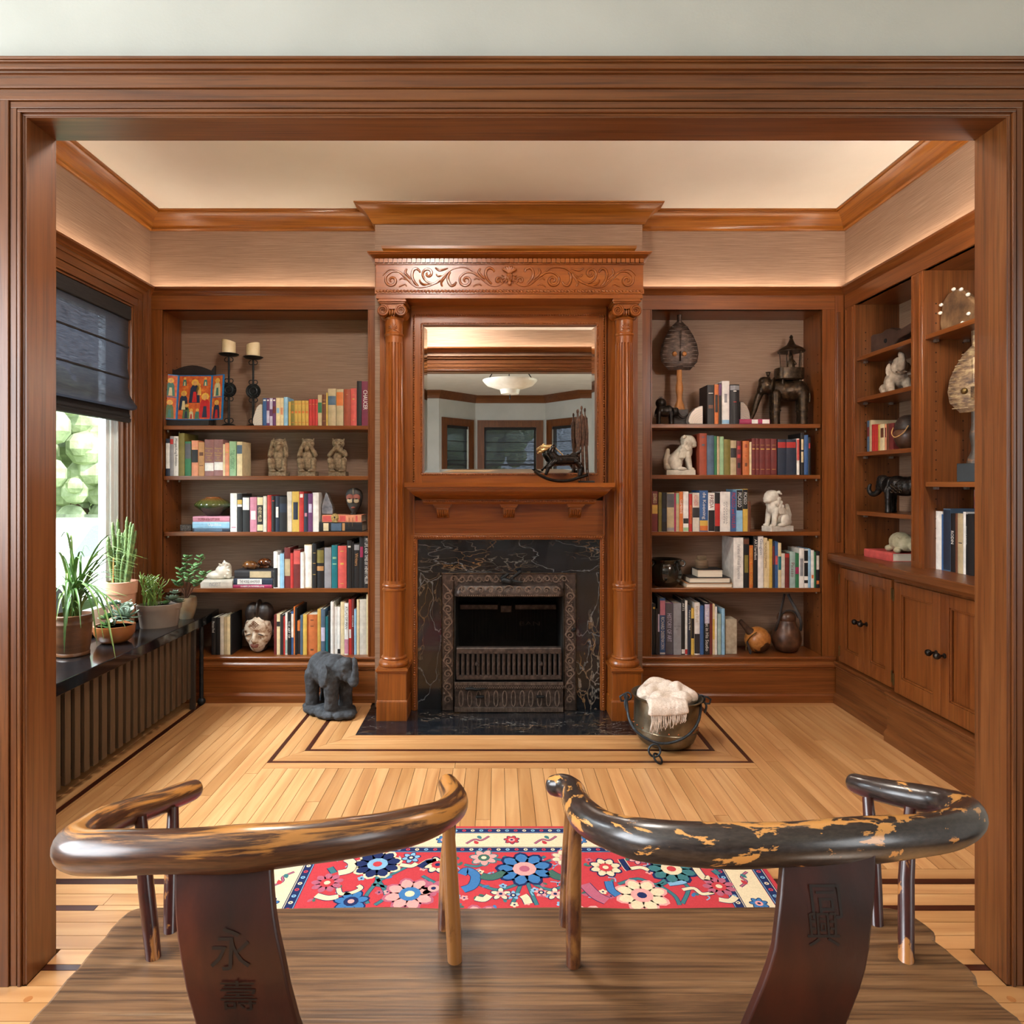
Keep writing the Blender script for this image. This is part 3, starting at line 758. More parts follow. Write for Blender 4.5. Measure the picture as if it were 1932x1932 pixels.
def cabinet(lab, xf, y0, y1, xbase):
    t = thing('cabinet', lab, 'cabinet', (2.05, (y0+y1)/2, 0), 'cabinets along the right wall')
    MB().box(xf, xb, y0+.001, y1+(.012 if y1 > 3.7 else -.001), .18, CT-.050).build('carcass', casew('z'), t)
    ym = (y0+y1)/2; zo0, zo1 = .243, .765
    for i, (a, b_) in enumerate(((ym+.001, y1-.030), (y0+.030, ym-.001))):
        d_ = MB(); w = .052
        d_.box(xf-.019, xf, a, a+w, zo0, zo1).box(xf-.019, xf, b_-w, b_, zo0, zo1).box(xf-.019, xf, a+w, b_-w, zo0, zo0+.075).box(xf-.019, xf, a+w, b_-w, zo1-w, zo1)
        dr = d_.build('door', casew('z'), t, bevel=.0015)
        MB().box(xf-.004, xf-.001, a+w, b_-w, zo0+.075, zo1-w).build('panel', casew('z'), dr)
        bd = MB()
        for q in ((a+w, a+w+.008, zo0+.075, zo1-w), (b_-w-.008, b_-w, zo0+.075, zo1-w), (a+w, b_-w, zo0+.075, zo0+.083), (a+w, b_-w, zo1-w-.008, zo1-w)): bd.box(xf-.015, xf-.006, *q)
        bd.build('panel_bead', casew('z'), dr, bevel=.002)
        yk = a+.026 if i == 0 else b_-.026
        MB().lathe([(.011, 0), (.011, -.003), (.005, -.006), (.005, -.020), (.012, -.025), (.0155, -.033), (.013, -.042), (.006, -.047), (.001, -.048)], (xf-.019, yk, .505), 18, 'x').build('knob', KNOB, dr, smooth=50)
        for zz in (.30, .70):
            yh = b_+.004 if i == 0 else a-.004
            MB().lathe([(.004, -.028), (.004, .028)], (xf-.020, yh, zz), 8).build('hinge', BRASS, dr)
    prof = [(xf+.02, .236), (xbase-.010, .236), (xbase-.014, .230), (xbase-.012, .222), (xbase-.004, .214), (xbase-.006, .206), (xbase, .198), (xbase, .05), (xf+.02, .05)]
    MB().prism(prof, 'y', y0, y1).build('base_board', oak('y'), t, smooth=30)
    MB().prism([(xf+.02, 0), (xbase-.016, 0), (xbase-.016, .040), (xbase-.010, .050), (xbase, .056), (xf+.02, .056)], 'y', y0, y1).build('plinth', oak('y'), t, smooth=30)
    return t
cabinet('two-door oak cabinet in the far right corner by the bookcase', 1.927, YS, 3.735, 1.902)
cabinet('two-door oak cabinet standing slightly forward, nearest the right jamb', 1.905, 2.47, YS, 1.870)
cabinet('two-door oak cabinet on the right wall hidden behind the right jamb', 1.905, 1.75, 2.47, 1.870)

# ---- radiator cover and granite sill under the window
gs = thing('granite_sill', 'polished black granite sill under the left window carrying the plants', 'sill', (-1.8, 2.8, .486))
MB().prism([(XL+.002, 1.78), (-1.64, 1.78), (-1.64, 3.75), (-1.66, 3.97), (LBX0+.004, 3.97), (LBX0+.004, 3.745), (XL+.002, 3.745)], 'z', .436, .486).build('slab', GRANITE, gs, bevel=.003)
rc = thing('radiator_cover', 'brown slatted radiator cover below the granite sill', 'radiator cover', (-1.69, 2.7, 0))
SLAT = wood('slat_wood', C(58, 42, 27), C(76, 57, 38), C(92, 71, 49), 'z', rough=.5, coat=.0)
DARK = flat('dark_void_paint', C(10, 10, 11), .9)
n = 31
sl0 = None
for i in range(n):
    y = 1.80+i*.0605
    if sl0 is None:
        sl0 = MB().box(-1.685, -1.668, y-.018, y+.018, .062, .435).build('slat', SLAT, rc, bevel=.003)
    else:
        o = sl0.copy(); COL.objects.link(o); o.location = (0, y-1.80, 0)
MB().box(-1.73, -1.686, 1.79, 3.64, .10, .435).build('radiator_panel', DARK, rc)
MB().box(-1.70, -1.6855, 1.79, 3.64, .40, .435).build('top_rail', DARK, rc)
MB().box(-1.676, -1.648, 3.622, 3.642, 0, .435).build('end_post', flat('post_bronze', C(48, 40, 34), .5), rc, bevel=.002)
mb = MB().tube([(-1.645, 3.70, .03), (-1.645, 3.70, .435)], .011, 10)
mb.build('corner_rod', WIRON, rc, smooth=40)
MB().ell((-1.645, 3.70, .022), .022).build('ball_foot', WIRON, rc, smooth=60)

# ================================================================ FIREPLACE
fm = thing('fireplace_mantel', 'carved wooden mantelpiece with fluted columns around the fireplace', 'mantelpiece', (FCX, 3.56, 0))
mx, my, mz = mant('x'), mant('y'), mant('z')
CXO = .6095; YCOL = 3.5245
for sgn in (-1, 1):
    xc = FCX+sgn*CXO
    b = MB()
    b.box(xc-.0755, xc+.0755, 3.449, 3.655, .098, .250)
    b.box(xc-.080, xc+.080, 3.444, 3.655, .0, .098)
    b.prism([(3.444, .098), (3.449, .108), (3.46, .108), (3.46, .098)], 'x', xc-.079, xc+.079)
    pe = b.build('pedestal', mz, fm, bevel=.002)
    MB().box(xc-.080, xc+.080, 3.444, 3.655, .250, .258).box(xc-.084, xc+.084, 3.440, 3.655, .258, .268).box(xc-.080, xc+.080, 3.444, 3.655, .268, .273).build('pedestal_cap', mx, pe, bevel=.002)
    prof = [(.03, .273), (.074, .273), (.079, .281), (.080, .290), (.076, .300), (.068, .305), (.064, .309), (.066, .313), (.067, .318), (.064, .323), (.059, .327), (.0575, .333),
            (.0565, .662), (.058, .668), (.061, .671), (.061, .677), (.057, .681), (.0565, .686), (.061, .690), (.062, .696), (.060, .702), (.055, .706), (.0545, .716)]
    prof += [(.0545, .722), (.0545, .7225)]
    for k in range(1, 8): prof.append((.0545-.0085*k/8, .7225+1.24*k/8))
    prof += [(.046, 1.968), (.0455, 1.972), (.0455, 2.006), (.049, 2.010), (.051, 2.014), (.051, 2.019), (.048, 2.023), (.0465, 2.026), (.0465, 2.092), (.050, 2.096), (.052, 2.100), (.050, 2.105), (.047, 2.108), (.047, 2.15)]
    MB().lathe(prof, (xc, YCOL, 0), 180, flute=(18, .7224, 1.9685, .0075)).build('column', mz, fm, smooth=24)
    # ionic capital
    cp_ = MB().box(xc-.060, xc+.060, 3.464, 3.60, 2.160, 2.168).box(xc-.068, xc+.068, 3.457, 3.60, 2.168, 2.176).box(xc-.074, xc+.074, 3.450, 3.61, 2.176, 2.186).box(xc-.070, xc+.070, 3.453, 3.61, 2.186, 2.193)
    cap_ = cp_.build('capital', mx, fm, bevel=.002)
    MB().prism([(xc-.055, 2.150), (xc-.03, 2.142), (xc, 2.140), (xc+.03, 2.142), (xc+.055, 2.150), (xc+.055, 2.159), (xc-.055, 2.159)], 'y', 3.458, 3.58).build('cushion', mx, cap_, smooth=40)
    for s2 in (-1, 1):
        vc = (xc+s2*.047, 3.452, 2.131); vb = MB()
        vb.lathe([(.001, .010), (.026, .010), (.031, .008), (.028, .03), (.024, .05), (.026, .07), (.030, .11), (.001, .11)], vc, 24, 'y')
        sp = []
        for k in range(56):
            a = math.pi/2+s2*k*.30; r_ = .029*(1-k/62)
            sp.append((vc[0]+s2*0+r_*math.cos(a), vc[1]-.002, vc[2]+r_*math.sin(a)))
        vb.tube(sp, [.0055*(1-k/90) for k in range(56)], 6)
        vb.build('volute', mx, cap_, smooth=50)
    eb = MB()
    for k in (-1, 0, 1): eb.ell((xc+k*.013, 3.464, 2.124), (.0065, .008, .016), 8, 6)
    eb.build('egg_and_dart', mx, cap_, smooth=60)
    pb = MB()
    for k in range(-3, 4):
        a = R(90-k*24); L_ = .034-.003*abs(k)
        pts = []
        for q in range(6):
            u = q/5; pts.append((xc+math.cos(a)*L_*u*.75+math.copysign(.006, k)*u*u*(k != 0), 3.4775+.0011*abs(k)*u, 2.040+math.sin(a)*L_*u))
        pb.tube(pts, [.0018, .003, .0036, .0042, .004, .0018], 6)
    for s2 in (-1, 1):
        pb.tube([(xc+s2*.004, 3.478, 2.040), (xc+s2*.016, 3.479, 2.034), (xc+s2*.028, 3.484, 2.030), (xc+s2*.036, 3.492, 2.024)], [.003, .003, .0028, .0015], 6)
    pb.build('palmette', mx, cap_, smooth=60)
    xo, xi = xc+sgn*.093, xc-sgn*.092
    MB().box(min(xo, xi), max(xo, xi), 3.622, YC, 0, 2.20).build('backing_board', mz, fm, bevel=.001)
    MB().box(xc-sgn*.098, xc-sgn*.088, 3.604, 3.63, 0, 2.19).build('backing_edge', mz, fm, bevel=.001)
# overmantel panel frame around the mirror
mrx0, mrx1, mrz0, mrz1 = -.405, .5395, 1.287, 2.0935
b = MB(); X0, X1 = FCX-.527, FCX+.527
for q in ((X0, mrx0), (mrx1, X1)): MB().box(*q, 3.604, YC, 1.236, 2.145).build('overmantel_stile', mz, fm)
for q in ((mrx0, mrx1, 3.604, YC, 1.236, mrz0), (mrx0, mrx1, 3.604, YC, mrz1, 2.145), (X0, X1, 3.600, YC, 2.145, 2.21)): MB().box(*q).build('overmantel_rail', mx, fm)
def beads(path, sp, r):
    mb = MB()
    for a, c in zip(path[:-1], path[1:]):
        a, c = Vector(a), Vector(c); n_ = max(2, int((c-a).length/sp))
        for k in range(n_): mb.ell(a+(c-a)*(k+.5)/n_, r, 6, 4)
    return mb
beads([(mrx0-.006, 3.603, mrz0-.006), (mrx0-.006, 3.603, mrz1+.006), (mrx1+.006, 3.603, mrz1+.006), (mrx1+.006, 3.603, mrz0-.006), (mrx0-.006, 3.603, mrz0-.006)], .0095, .0045).build('mirror_beading', mx, fm, smooth=60)['kind'] = 'stuff'
beads([(X0+.012, 3.602, 1.24), (X0+.012, 3.602, 2.145), (X1-.012, 3.602, 2.145), (X1-.012, 3.602, 1.24)], .013, .0055).build('outer_beading', mx, fm, smooth=60)['kind'] = 'stuff'
# mirror glass, beveled, leaning a hair forward
MIR = bpy.data.materials.new('mirror_silver'); MIR.use_nodes = True
_b = MIR.node_tree.nodes['Principled BSDF']; _b.inputs['Base Color'].default_value = (.90, .91, .90, 1); _b.inputs['Metallic'].default_value = 1; _b.inputs['Roughness'].default_value = .004
mi = thing('mirror', 'large framed mirror above the mantel shelf reflecting the front room', 'mirror', ((mrx0+mrx1)/2, 3.63, mrz0))
def mirpt(x, z, dy=0):
    return (x, 3.628-(z-(mrz0+mrz1)/2)*math.tan(R(.42))+dy, z)
bw = .024
o4 = [(mrx0-.003, mrz0-.003), (mrx1+.003, mrz0-.003), (mrx1+.003, mrz1+.003), (mrx0-.003, mrz1+.003)]
i4 = [(mrx0+bw, mrz0+bw), (mrx1-bw, mrz0+bw), (mrx1-bw, mrz1-bw), (mrx0+bw, mrz1-bw)]
mb = MB().add([mirpt(*p) for p in i4], [(0, 1, 2, 3)]); mb.build('glass', MIR, mi)
mb = MB().add([mirpt(*p, .0022) for p in o4]+[mirpt(*p) for p in i4], [(0, 1, 5, 4), (1, 2, 6, 5), (2, 3, 7, 6), (3, 0, 4, 7)]); mb.build('bevel', MIR, mi)
MB().box(mrx0-.003, mrx1+.003, 3.638, 3.656, mrz0-.003, mrz1+.003).build('backing', DARK, mi)
# mantel shelf
lv = [(1.122, 3.545, .452), (1.132, 3.533, .462), (1.147, 3.533, .462), (1.150, 3.527, .470), (1.156, 3.520, .475), (1.166, 3.490, .495), (1.180, 3.462, .508), (1.196, 3.440, .520), (1.203, 3.437, .522), (1.204, 3.428, .529), (1.213, 3.424, .532), (1.214, 3.412, .540), (1.236, 3.408, .542)]
rings_ = [[(FCX-h, y, z), (FCX+h, y, z), (FCX+h, 3.62, z), (FCX-h, 3.62, z)] for z, y, h in lv]
MB().loft(rings_).build('mantel_shelf', mx, fm, smooth=35)
beads([(FCX-.458, 3.533, 1.139), (FCX+.458, 3.533, 1.139)], .0105, .005).build('shelf_beading', mx, fm, smooth=60)['kind'] = 'stuff'
for k in (-1, 0, 1):
    xc = FCX+k*.357
    b = MB().box(xc-.047, xc+.047, 3.55, 3.62, 1.112, 1.124).box(xc-.042, xc+.042, 3.556, 3.62, 1.104, 1.112)
    b.prism([(3.62, 1.104), (3.565, 1.104), (3.562, 1.09), (3.572, 1.07), (3.592, 1.052), (3.604, 1.046), (3.62, 1.046)], 'x', xc-.032, xc+.032)
    cb = b.build('corbel', mx, fm, bevel=.002)
    lf = MB()
    for q in (-2, -1, 0, 1, 2):
        lf.tube([(xc+q*.006, 3.604, 1.048), (xc+q*.010, 3.584, 1.058), (xc+q*.012, 3.568, 1.075), (xc+q*.013, 3.560, 1.094)], [.003, .0055, .006, .004], 6)
    lf.build('acanthus_leaf', mx, cb, smooth=60)
# panel below the shelf, trim round the marble
MB().box(FCX-.527, FCX+.527, 3.616, YC, .950, 1.14).build('frieze_panel', mx, fm)
for sgn in (-1, 1):
    b = MB()
    for d0, d1, yy in [(0, .008, 3.606), (.008, .022, 3.598), (.022, .031, 3.608)]: b.box(FCX+sgn*(.496+d1), FCX+sgn*(.496+d0), yy, 3.64, .002, .928+d0)
    b.build('surround_trim', mz, fm, bevel=.002)
b = MB()
for d0, d1, yy in [(0, .008, 3.606), (.008, .022, 3.598), (.022, .031, 3.608)]: b.box(FCX-.496-d1, FCX+.496+d1, yy, 3.64, .928+d0, .928+d1)
b.build('surround_trim_head', mx, fm, bevel=.002)
beads([(FCX-.511, 3.598, .02), (FCX-.511, 3.598, .943), (FCX+.511, 3.598, .943), (FCX+.511, 3.598, .02)], .013, .005).build('surround_beading', mx, fm, smooth=60)['kind'] = 'stuff'
# entablature
E0, E1 = FCX-.6915, FCX+.6915
MB().box(E0, E1, 3.452, YC, 2.193, 2.216).build('architrave', mx, fm, bevel=.001)
MB().box(E0-.002, E1+.002, 3.447, YC, 2.2395, 2.366).build('carved_frieze', mx, fm, bevel=.001)
MB().box(E0-.006, E1+.006, 3.446, YC, 2.216, 2.2395).build('rope_band', mx, fm)
mb = MB(); n_ = 78
for k in range(n_):
    xx = E0+(E1-E0)*(k+.5)/n_
    mb.ell((xx, 3.445, 2.228), (.0105, .006, .007), 8, 5, rot=(0, R(35), 0))
mb.build('rope_moulding', mx, fm, smooth=60)['kind'] = 'stuff'
MB().box(E0-.006, E1+.006, 3.440, YC, 2.366, 2.371).box(E0-.004, E1+.004, 3.444, YC, 2.371, 2.395).build('dentil_band', mx, fm)
mb = MB(); n_ = 58
for k in range(n_):
    x0 = E0-.004+(E1-E0+.008)*k/n_; mb.box(x0+.0015, x0+(E1-E0)/n_-.0030, 3.431, 3.446, 2.372, 2.393)
mb.build('dentils', mx, fm)['kind'] = 'stuff'
lv = [(2.395, 3.436, .697), (2.398, 3.430, .700), (2.402, 3.418, .708), (2.405, 3.408, .714), (2.406, 3.402, .718), (2.410, 3.398, .722), (2.411, 3.390, .726), (2.416, 3.388, .727)]
MB().loft([[(FCX-h, y, z), (FCX+h, y, z), (FCX+h, YC, z), (FCX-h, YC, z)] for z, y, h in lv]).build('cornice', mx, fm, smooth=35)
lv = [(2.416, 3.56, .655), (2.440, 3.555, .658), (2.460, 3.545, .664), (2.476, 3.535, .672), (2.480, 3.53, .676), (2.494, 3.528, .678)]
MB().loft([[(FCX-h, y, z), (FCX+h, y, z), (FCX+h, YC, z), (FCX-h, YC, z)] for z, y, h in lv]).build('top_moulding', crownw('x'), fm, smooth=35)
# carved scrolls (traced in the plane of the frieze, mirrored about the centre)
YF = 3.446
def fz(x, y): 
    p = P(700+x/7.43, 470+y/7.43, YF); return Vector((p.x, YF, p.z))
CXM = 2*FCX
def smoothpath(pts, m=5):
    out = []
    P_ = [Vector(p) for p in pts]
    for i in range(len(P_)-1):
        p0, p1, p2, p3 = P_[max(i-1, 0)], P_[i], P_[i+1], P_[min(i+2, len(P_)-1)]
        for k in range(m):
            t = k/m
            out.append(.5*((2*p1)+(-p0+p2)*t+(2*p0-5*p1+4*p2-p3)*t*t+(-p0+3*p1-3*p2+p3)*t**3))
    out.append(P_[-1]); return out
def spiral(cx, cy, r, a0, turns, d_):
    return [(cx+r*(1-.86*k/30)*math.cos(a0+d_*turns*2*math.pi*k/30), cy+r*(1-.86*k/30)*math.sin(a0+d_*turns*2*math.pi*k/30)) for k in range(31)]
strokes = [([(165, 370), (250, 290), (360, 300), (480, 400), (600, 510), (700, 535), (850, 500), (960, 430), (1080, 320), (1180, 265), (1320, 255), (1430, 310), (1540, 410), (1650, 500), (1760, 520), (1850, 480)], .0042),
           ([(470, 370), (390, 320), (290, 320), (215, 380)]+spiral(290, 440, 88, math.pi*1.1, 1.25, -1), .0062),
           ([(1000, 420), (900, 480), (800, 465), (740, 410)]+spiral(800, 345, 82, math.pi*.75, 1.3, 1), .0062),
           ([(1500, 380), (1420, 330), (1330, 330), (1260, 380)]+spiral(1330, 440, 90, math.pi*1.1, 1.25, -1), .0062),
           ([(660, 520), (600, 450), (575, 370), (590, 300), (630, 275), (670, 295), (690, 330)], .0068),
           ([(1690, 490), (1630, 420), (1605, 350), (1620, 290), (1660, 265), (1710, 285), (1725, 320)], .0068),
           ([(1110, 320), (1080, 380), (1085, 450), (1120, 510), (1170, 500), (1195, 460)], .0068),
           ([(1850, 470)]+spiral(1785, 440, 48, 0.4, 1.2, -1), .0055),
           ([(560, 420), (510, 370), (480, 330), (500, 275)], .0058), ([(1600, 420), (1545, 370), (1510, 320), (1535, 270)], .0058),
           ([(1000, 520), (985, 470), (1030, 400), (1060, 350)], .0055), ([(680, 430), (700, 475), (750, 500), (830, 495)], .0055),
           ([(900, 260), (950, 295), (1010, 290), (1080, 265)], .005), ([(390, 530), (430, 510), (470, 490), (500, 520)], .0035), ([(1430, 530), (1470, 505), (1520, 490), (1550, 515)], .0035),
           ([(915, 350), (940, 380), (990, 370)], .004), ([(1440, 430), (1480, 410), (1530, 430)], .0035), ([(400, 430), (440, 410), (490, 430)], .0035)]
for sgn in (0, 1):
    for pts, r_ in strokes:
        pp = smoothpath([fz(*p) for p in pts], 4)
        if sgn: pp = [Vector((CXM-p.x, p.y, p.z)) for p in pp]
        m_ = len(pp); rr = [r_*(.45+.75*math.sin(math.pi*min(1, .15+.8*k/m_))) for k in range(m_)]
        MB().tube(pp, rr, 6).build('scroll', mx, fm, smooth=60)
mb = MB(); fc = Vector((FCX, 3.444, 2.300))
mb.ell(fc, (.019, .016, .028)); mb.ell(fc+Vector((0, -.014, -.003)), (.0045, .007, .011)); mb.ell(fc+Vector((0, -.010, -.019)), (.008, .005, .003)); mb.ell(fc+Vector((0, -.006, -.032)), (.011, .009, .012))
for s2 in (-1, 1):
    mb.ell(fc+Vector((s2*.008, -.012, .006)), (.005, .004, .003)); mb.ell(fc+Vector((s2*.009, -.012, .012)), (.008, .004, .003), rot=(0, s2*.3, 0)); mb.ell(fc+Vector((s2*.010, -.008, -.008)), (.007, .008, .009))
    for k in range(4):
        a = R(20-k*35); mb.cap(fc+Vector((s2*.014, -.004, 0)), fc+Vector((s2*(.018+.020*math.cos(a)), -.002, .030*math.sin(a))), .006, .003, 8)
for k in range(-3, 4):
    a = R(90-k*17); mb.cap(fc+Vector((0, -.006, .018)), fc+Vector((math.cos(a)*.042, -.006, .018+math.sin(a)*.034)), .005, .006, 8)
fuse(mb, 'carved_face', mx, fm, voxel=.0017, smooth=2)

# marble surround, hearth
ms = thing('fireplace_surround', 'black marble slabs with gold veins facing the fireplace', 'fireplace surround', (FCX, 3.64, 0))
MB().box(FCX-.496, FCX-.3655, 3.628, YC-.001, 0, .747).build('marble_slab', MARB_V, ms, bevel=.001)
MB().box(FCX+.3655, FCX+.496, 3.628, YC-.001, 0, .747).build('marble_slab', MARB_V, ms, bevel=.001)
MB().box(FCX-.496, FCX+.496, 3.628, YC-.001, .7475, .928).build('marble_slab', MARB_H, ms, bevel=.001)
he = thing('hearth', 'dark blue-black marble hearth set flush in the floor', 'hearth', (FCX, 3.45, 0))
for a, b_ in ((HX0, -.196), (-.196, .322), (.322, HX1)):
    MB().box(a+.0006, b_-.0006, HY, 3.628, -.02, .001).build('hearth_slab', MARB_F, he)
# cast-iron insert
fi = thing('fireplace_insert', 'ornate cast iron fireplace insert with hood and slotted grate', 'fireplace insert', (FCX, 3.62, 0))
b = MB().box(FCX-.365, FCX-.296, 3.606, 3.64, .001, .747).box(FCX+.296, FCX+.365, 3.606, 3.64, .001, .747).box(FCX-.296, FCX+.296, 3.606, 3.64, .66, .747)
b.build('frame', IRON, fi, bevel=.003)
rim = MB()
for xx in (-.363, -.300, .300, .363): rim.tube([(FCX+xx, 3.605, .002), (FCX+xx, 3.605, .745)], .003, 6)
rim.tube([(FCX-.365, 3.605, .744), (FCX+.365, 3.605, .744)], .003, 6)
rim.build('frame_rim', BRONZE, fi, smooth=60)
rel = MB()
def sp3(x, z, r, a0, turns, d_, y, rad):
    rel.tube([(x+r*(1-.85*k/22)*math.cos(a0+d_*turns*2*math.pi*k/22), y, z+r*(1-.85*k/22)*math.sin(a0+d_*turns*2*math.pi*k/22)) for k in range(23)], [rad*(1-.5*k/22) for k in range(23)], 5)
for sgn in (-1, 1):
    for k in range(9):
        z = .06+k*.070; x = FCX+sgn*.331
        sp3(x, z, .024, (k % 2)*math.pi, 1.3, 1 if (k+sgn) % 2 else -1, 3.604, .0046)
        rel.tube([(x+.024*(-1)**k, 3.605, z), (x+.012*(-1)**k, 3.605, z+.03), (x-.024*(-1)**k, 3.605, z+.07)], [.0038, .0045, .003], 5)
        for q in range(5): rel.ell((x+random.uniform(-.022, .022), 3.605, z+.035+random.uniform(-.012, .012)), .0035, 6, 4)
for k in range(14):
    x = FCX-.30+k*.046; sp3(x, .715, .020, math.pi*(k % 2), 1.2, 1 if k < 7 else -1, 3.604, .0044)
    rel.tube([(x-.02, 3.605, .70), (x, 3.605, .735), (x+.025, 3.605, .70)], .0028, 5)
rel.build('relief_scrollwork', IRONL, fi, smooth=60)['kind'] = 'stuff'
hp = [(.700, 3.606, .262), (.694, 3.585, .270), (.682, 3.565, .280), (.664, 3.555, .290), (.645, 3.552, .295), (.632, 3.552, .297), (.626, 3.556, .296)]
rr_ = []
for z, y, h in hp:
    ring = [(FCX-h, 3.62, z)]
    for k in range(5):
        a = math.pi-k*math.pi/8; ring.append((FCX-h+.045+.045*math.cos(a), y+.045-.045*math.sin(a) if y+.045 < 3.62 else 3.62-.0005*k, z))
    for k in range(5):
        a = math.pi/2-k*math.pi/8; ring.append((FCX+h-.045+.045*math.cos(a), y+.045-.045*math.sin(a) if y+.045 < 3.62 else 3.62-.0005*(4-k), z))
    ring.append((FCX+h, 3.62, z)); rr_.append(ring)
MB().loft(rr_).build('hood', IRON, fi, smooth=40)
rel = MB()
for k in range(-5, 6):
    x = FCX+k*.050
    if k == 0:
        rel.tube([(x+.026*math.cos(a*.5), 3.556, .662+.024*math.sin(a*.5)) for a in range(13)], .003, 5)
        for q in range(8): rel.ell((x+random.uniform(-.012, .012), 3.555, .662+random.uniform(-.012, .012)), .004, 6, 4)
    else:
        sp3(x, .662, .021, 0 if k > 0 else math.pi, 1.2, 1 if k > 0 else -1, 3.554, .0042)
        for q in range(6): rel.ell((x+random.uniform(-.010, .010), 3.556, .664+random.uniform(-.010, .010)), .0036, 6, 4)
for k in range(52): rel.ell((FCX-.262+k*.0103, 3.553, .634), .0038, 6, 4)
rel.build('hood_relief', IRONL, fi, smooth=60)['kind'] = 'stuff'
b = MB(); b.box(FCX-.296, FCX-.29, 3.61, 3.98, .0015, .70).box(FCX+.29, FCX+.296, 3.61, 3.98, .0015, .70).box(FCX-.296, FCX+.296, 3.975, 3.985, .0015, .70).box(FCX-.296, FCX+.296, 3.62, 3.98, .69, .70).box(FCX-.296, FCX+.296, 3.61, 3.98, .0015, .02)
b.build('firebox', SOOT, fi)
b = MB()
for k in range(22): b.box(FCX-.22+k*.021, FCX-.211+k*.021, 3.962, 3.976, .30, .55)
b.build('ribbed_fireback', SOOT, fi)
b = MB().box(FCX-.28, FCX-.06, 3.86, 3.95, .50, .53).box(FCX-.045, FCX+.02, 3.83, 3.94, .49, .53).box(FCX+.04, FCX+.28, 3.86, 3.95, .50, .53); b.build('damper_bar', IRON, fi, bevel=.004)
text('fireback_letters', 'BAN', IRON, fi, Matrix.Translation((FCX+.13, 3.955, .40)) @ Matrix.Rotation(R(90), 4, 'X'), .12, .024)
# slotted basket front
b = MB(); gx = .283; gy = 3.592
b.box(FCX-gx, FCX+gx, gy, gy+.016, .312, .338).box(FCX-gx, FCX+gx, gy, gy+.016, .172, .196)
b.prism([(gy, .338), (gy+.004, .345), (gy+.03, .347), (gy+.03, .338)], 'x', FCX-gx, FCX+gx)
b.build('grate_rail', IRON, fi, bevel=.002)
nb = 21; bar0 = None
for k in range(nb):
    x = FCX-gx+.006+(2*gx-.012)*k/(nb-1)
    if bar0 is None: bar0 = MB().prism([(x-.0085, gy+.003), (x-.003, gy-.001), (x+.003, gy-.001), (x+.0085, gy+.003), (x+.0085, gy+.012), (x-.0085, gy+.012)], 'z', .190, .318).build('grate_bar', IRON, fi); xf0 = x
    else:
        o = bar0.copy(); COL.objects.link(o); o.location = (x-xf0, 0, 0)
for sgn in (-1, 1):
    MB().lathe([(.010, 0), (.006, -.006), (.006, -.012), (.011, -.018), (.009, -.026), (.002, -.028)], (FCX+sgn*.172, gy, .262), 12, 'y').build('grate_knob', IRON, fi, smooth=50)
b = MB(); b.box(FCX-.292, FCX+.292, 3.580, 3.60, .006, .165); b.box(FCX-.294, FCX+.294, 3.572, 3.60, .128, .165).box(FCX-.294, FCX+.294, 3.572, 3.60, .004, .030)
b.build('ash_pan_front', IRON, fi, bevel=.003)
b = MB()
for k in range(70): b.tube([(FCX-.288+k*.00835, 3.571, .150), (FCX-.288+k*.00835, 3.571, .164)], .0026, 5)
for k in range(70): b.tube([(FCX-.288+k*.00835, 3.571, .006), (FCX-.288+k*.00835, 3.571, .027)], .0026, 5)
for k in range(46): b.tube([(FCX-.288+k*.0128, 3.571, .132), (FCX-.2816+k*.0128, 3.571, .145), (FCX-.2752+k*.0128, 3.571, .132)], .0016, 5)
b.build('ash_pan_ribs', IRONL, fi, smooth=60)['kind'] = 'stuff'
for k in range(12):
    x = FCX-.258+k*.047; pts = []
    for q in range(17):
        a = 2*math.pi*q/16; pts.append((x+.011*math.cos(a), 3.578, .075+.034*math.sin(a)+(.008 if math.sin(a) > 0 else -.008)))
    MB().tube(pts, .0028, 5).build('vent_slot', IRONL, fi, smooth=60)
for xx, zz in ((-.155, .088), (.168, .088)):
    MB().box(FCX+xx-.022, FCX+xx+.022, 3.560, 3.580, zz-.006, zz+.006).build('slide_handle', WIRON, fi, bevel=.004)
MB().tube([(FCX-.23, 3.565, .130), (FCX-.20, 3.558, .136), (FCX-.18, 3.56, .128), (FCX-.12, 3.57, .132)], [.008, .010, .008, .003], 8).build('latch', WIRON, fi, smooth=50)
MB().ell((FCX+.352, 3.600, .44), .011).build('frame_knob', WIRON, fi, smooth=60)
lv_ = MB(); c0 = Vector((FCX-.005, 3.575, .712))
lv_.cap(c0+Vector((-.02, 0, .0)), c0+Vector((.01, -.012, -.006)), .017, .015); lv_.cap(c0, c0+Vector((.075, -.02, -.008)), .010, .006); lv_.cap(c0+Vector((.02, 0, .01)), c0+Vector((.065, .005, .045)), .007, .010); lv_.cap(c0+Vector((-.03, .02, .01)), c0+Vector((.0, .02, .03)), .012, .008)
fuse(lv_, 'damper_handle', WIRON, fi, voxel=.003, smooth=2)
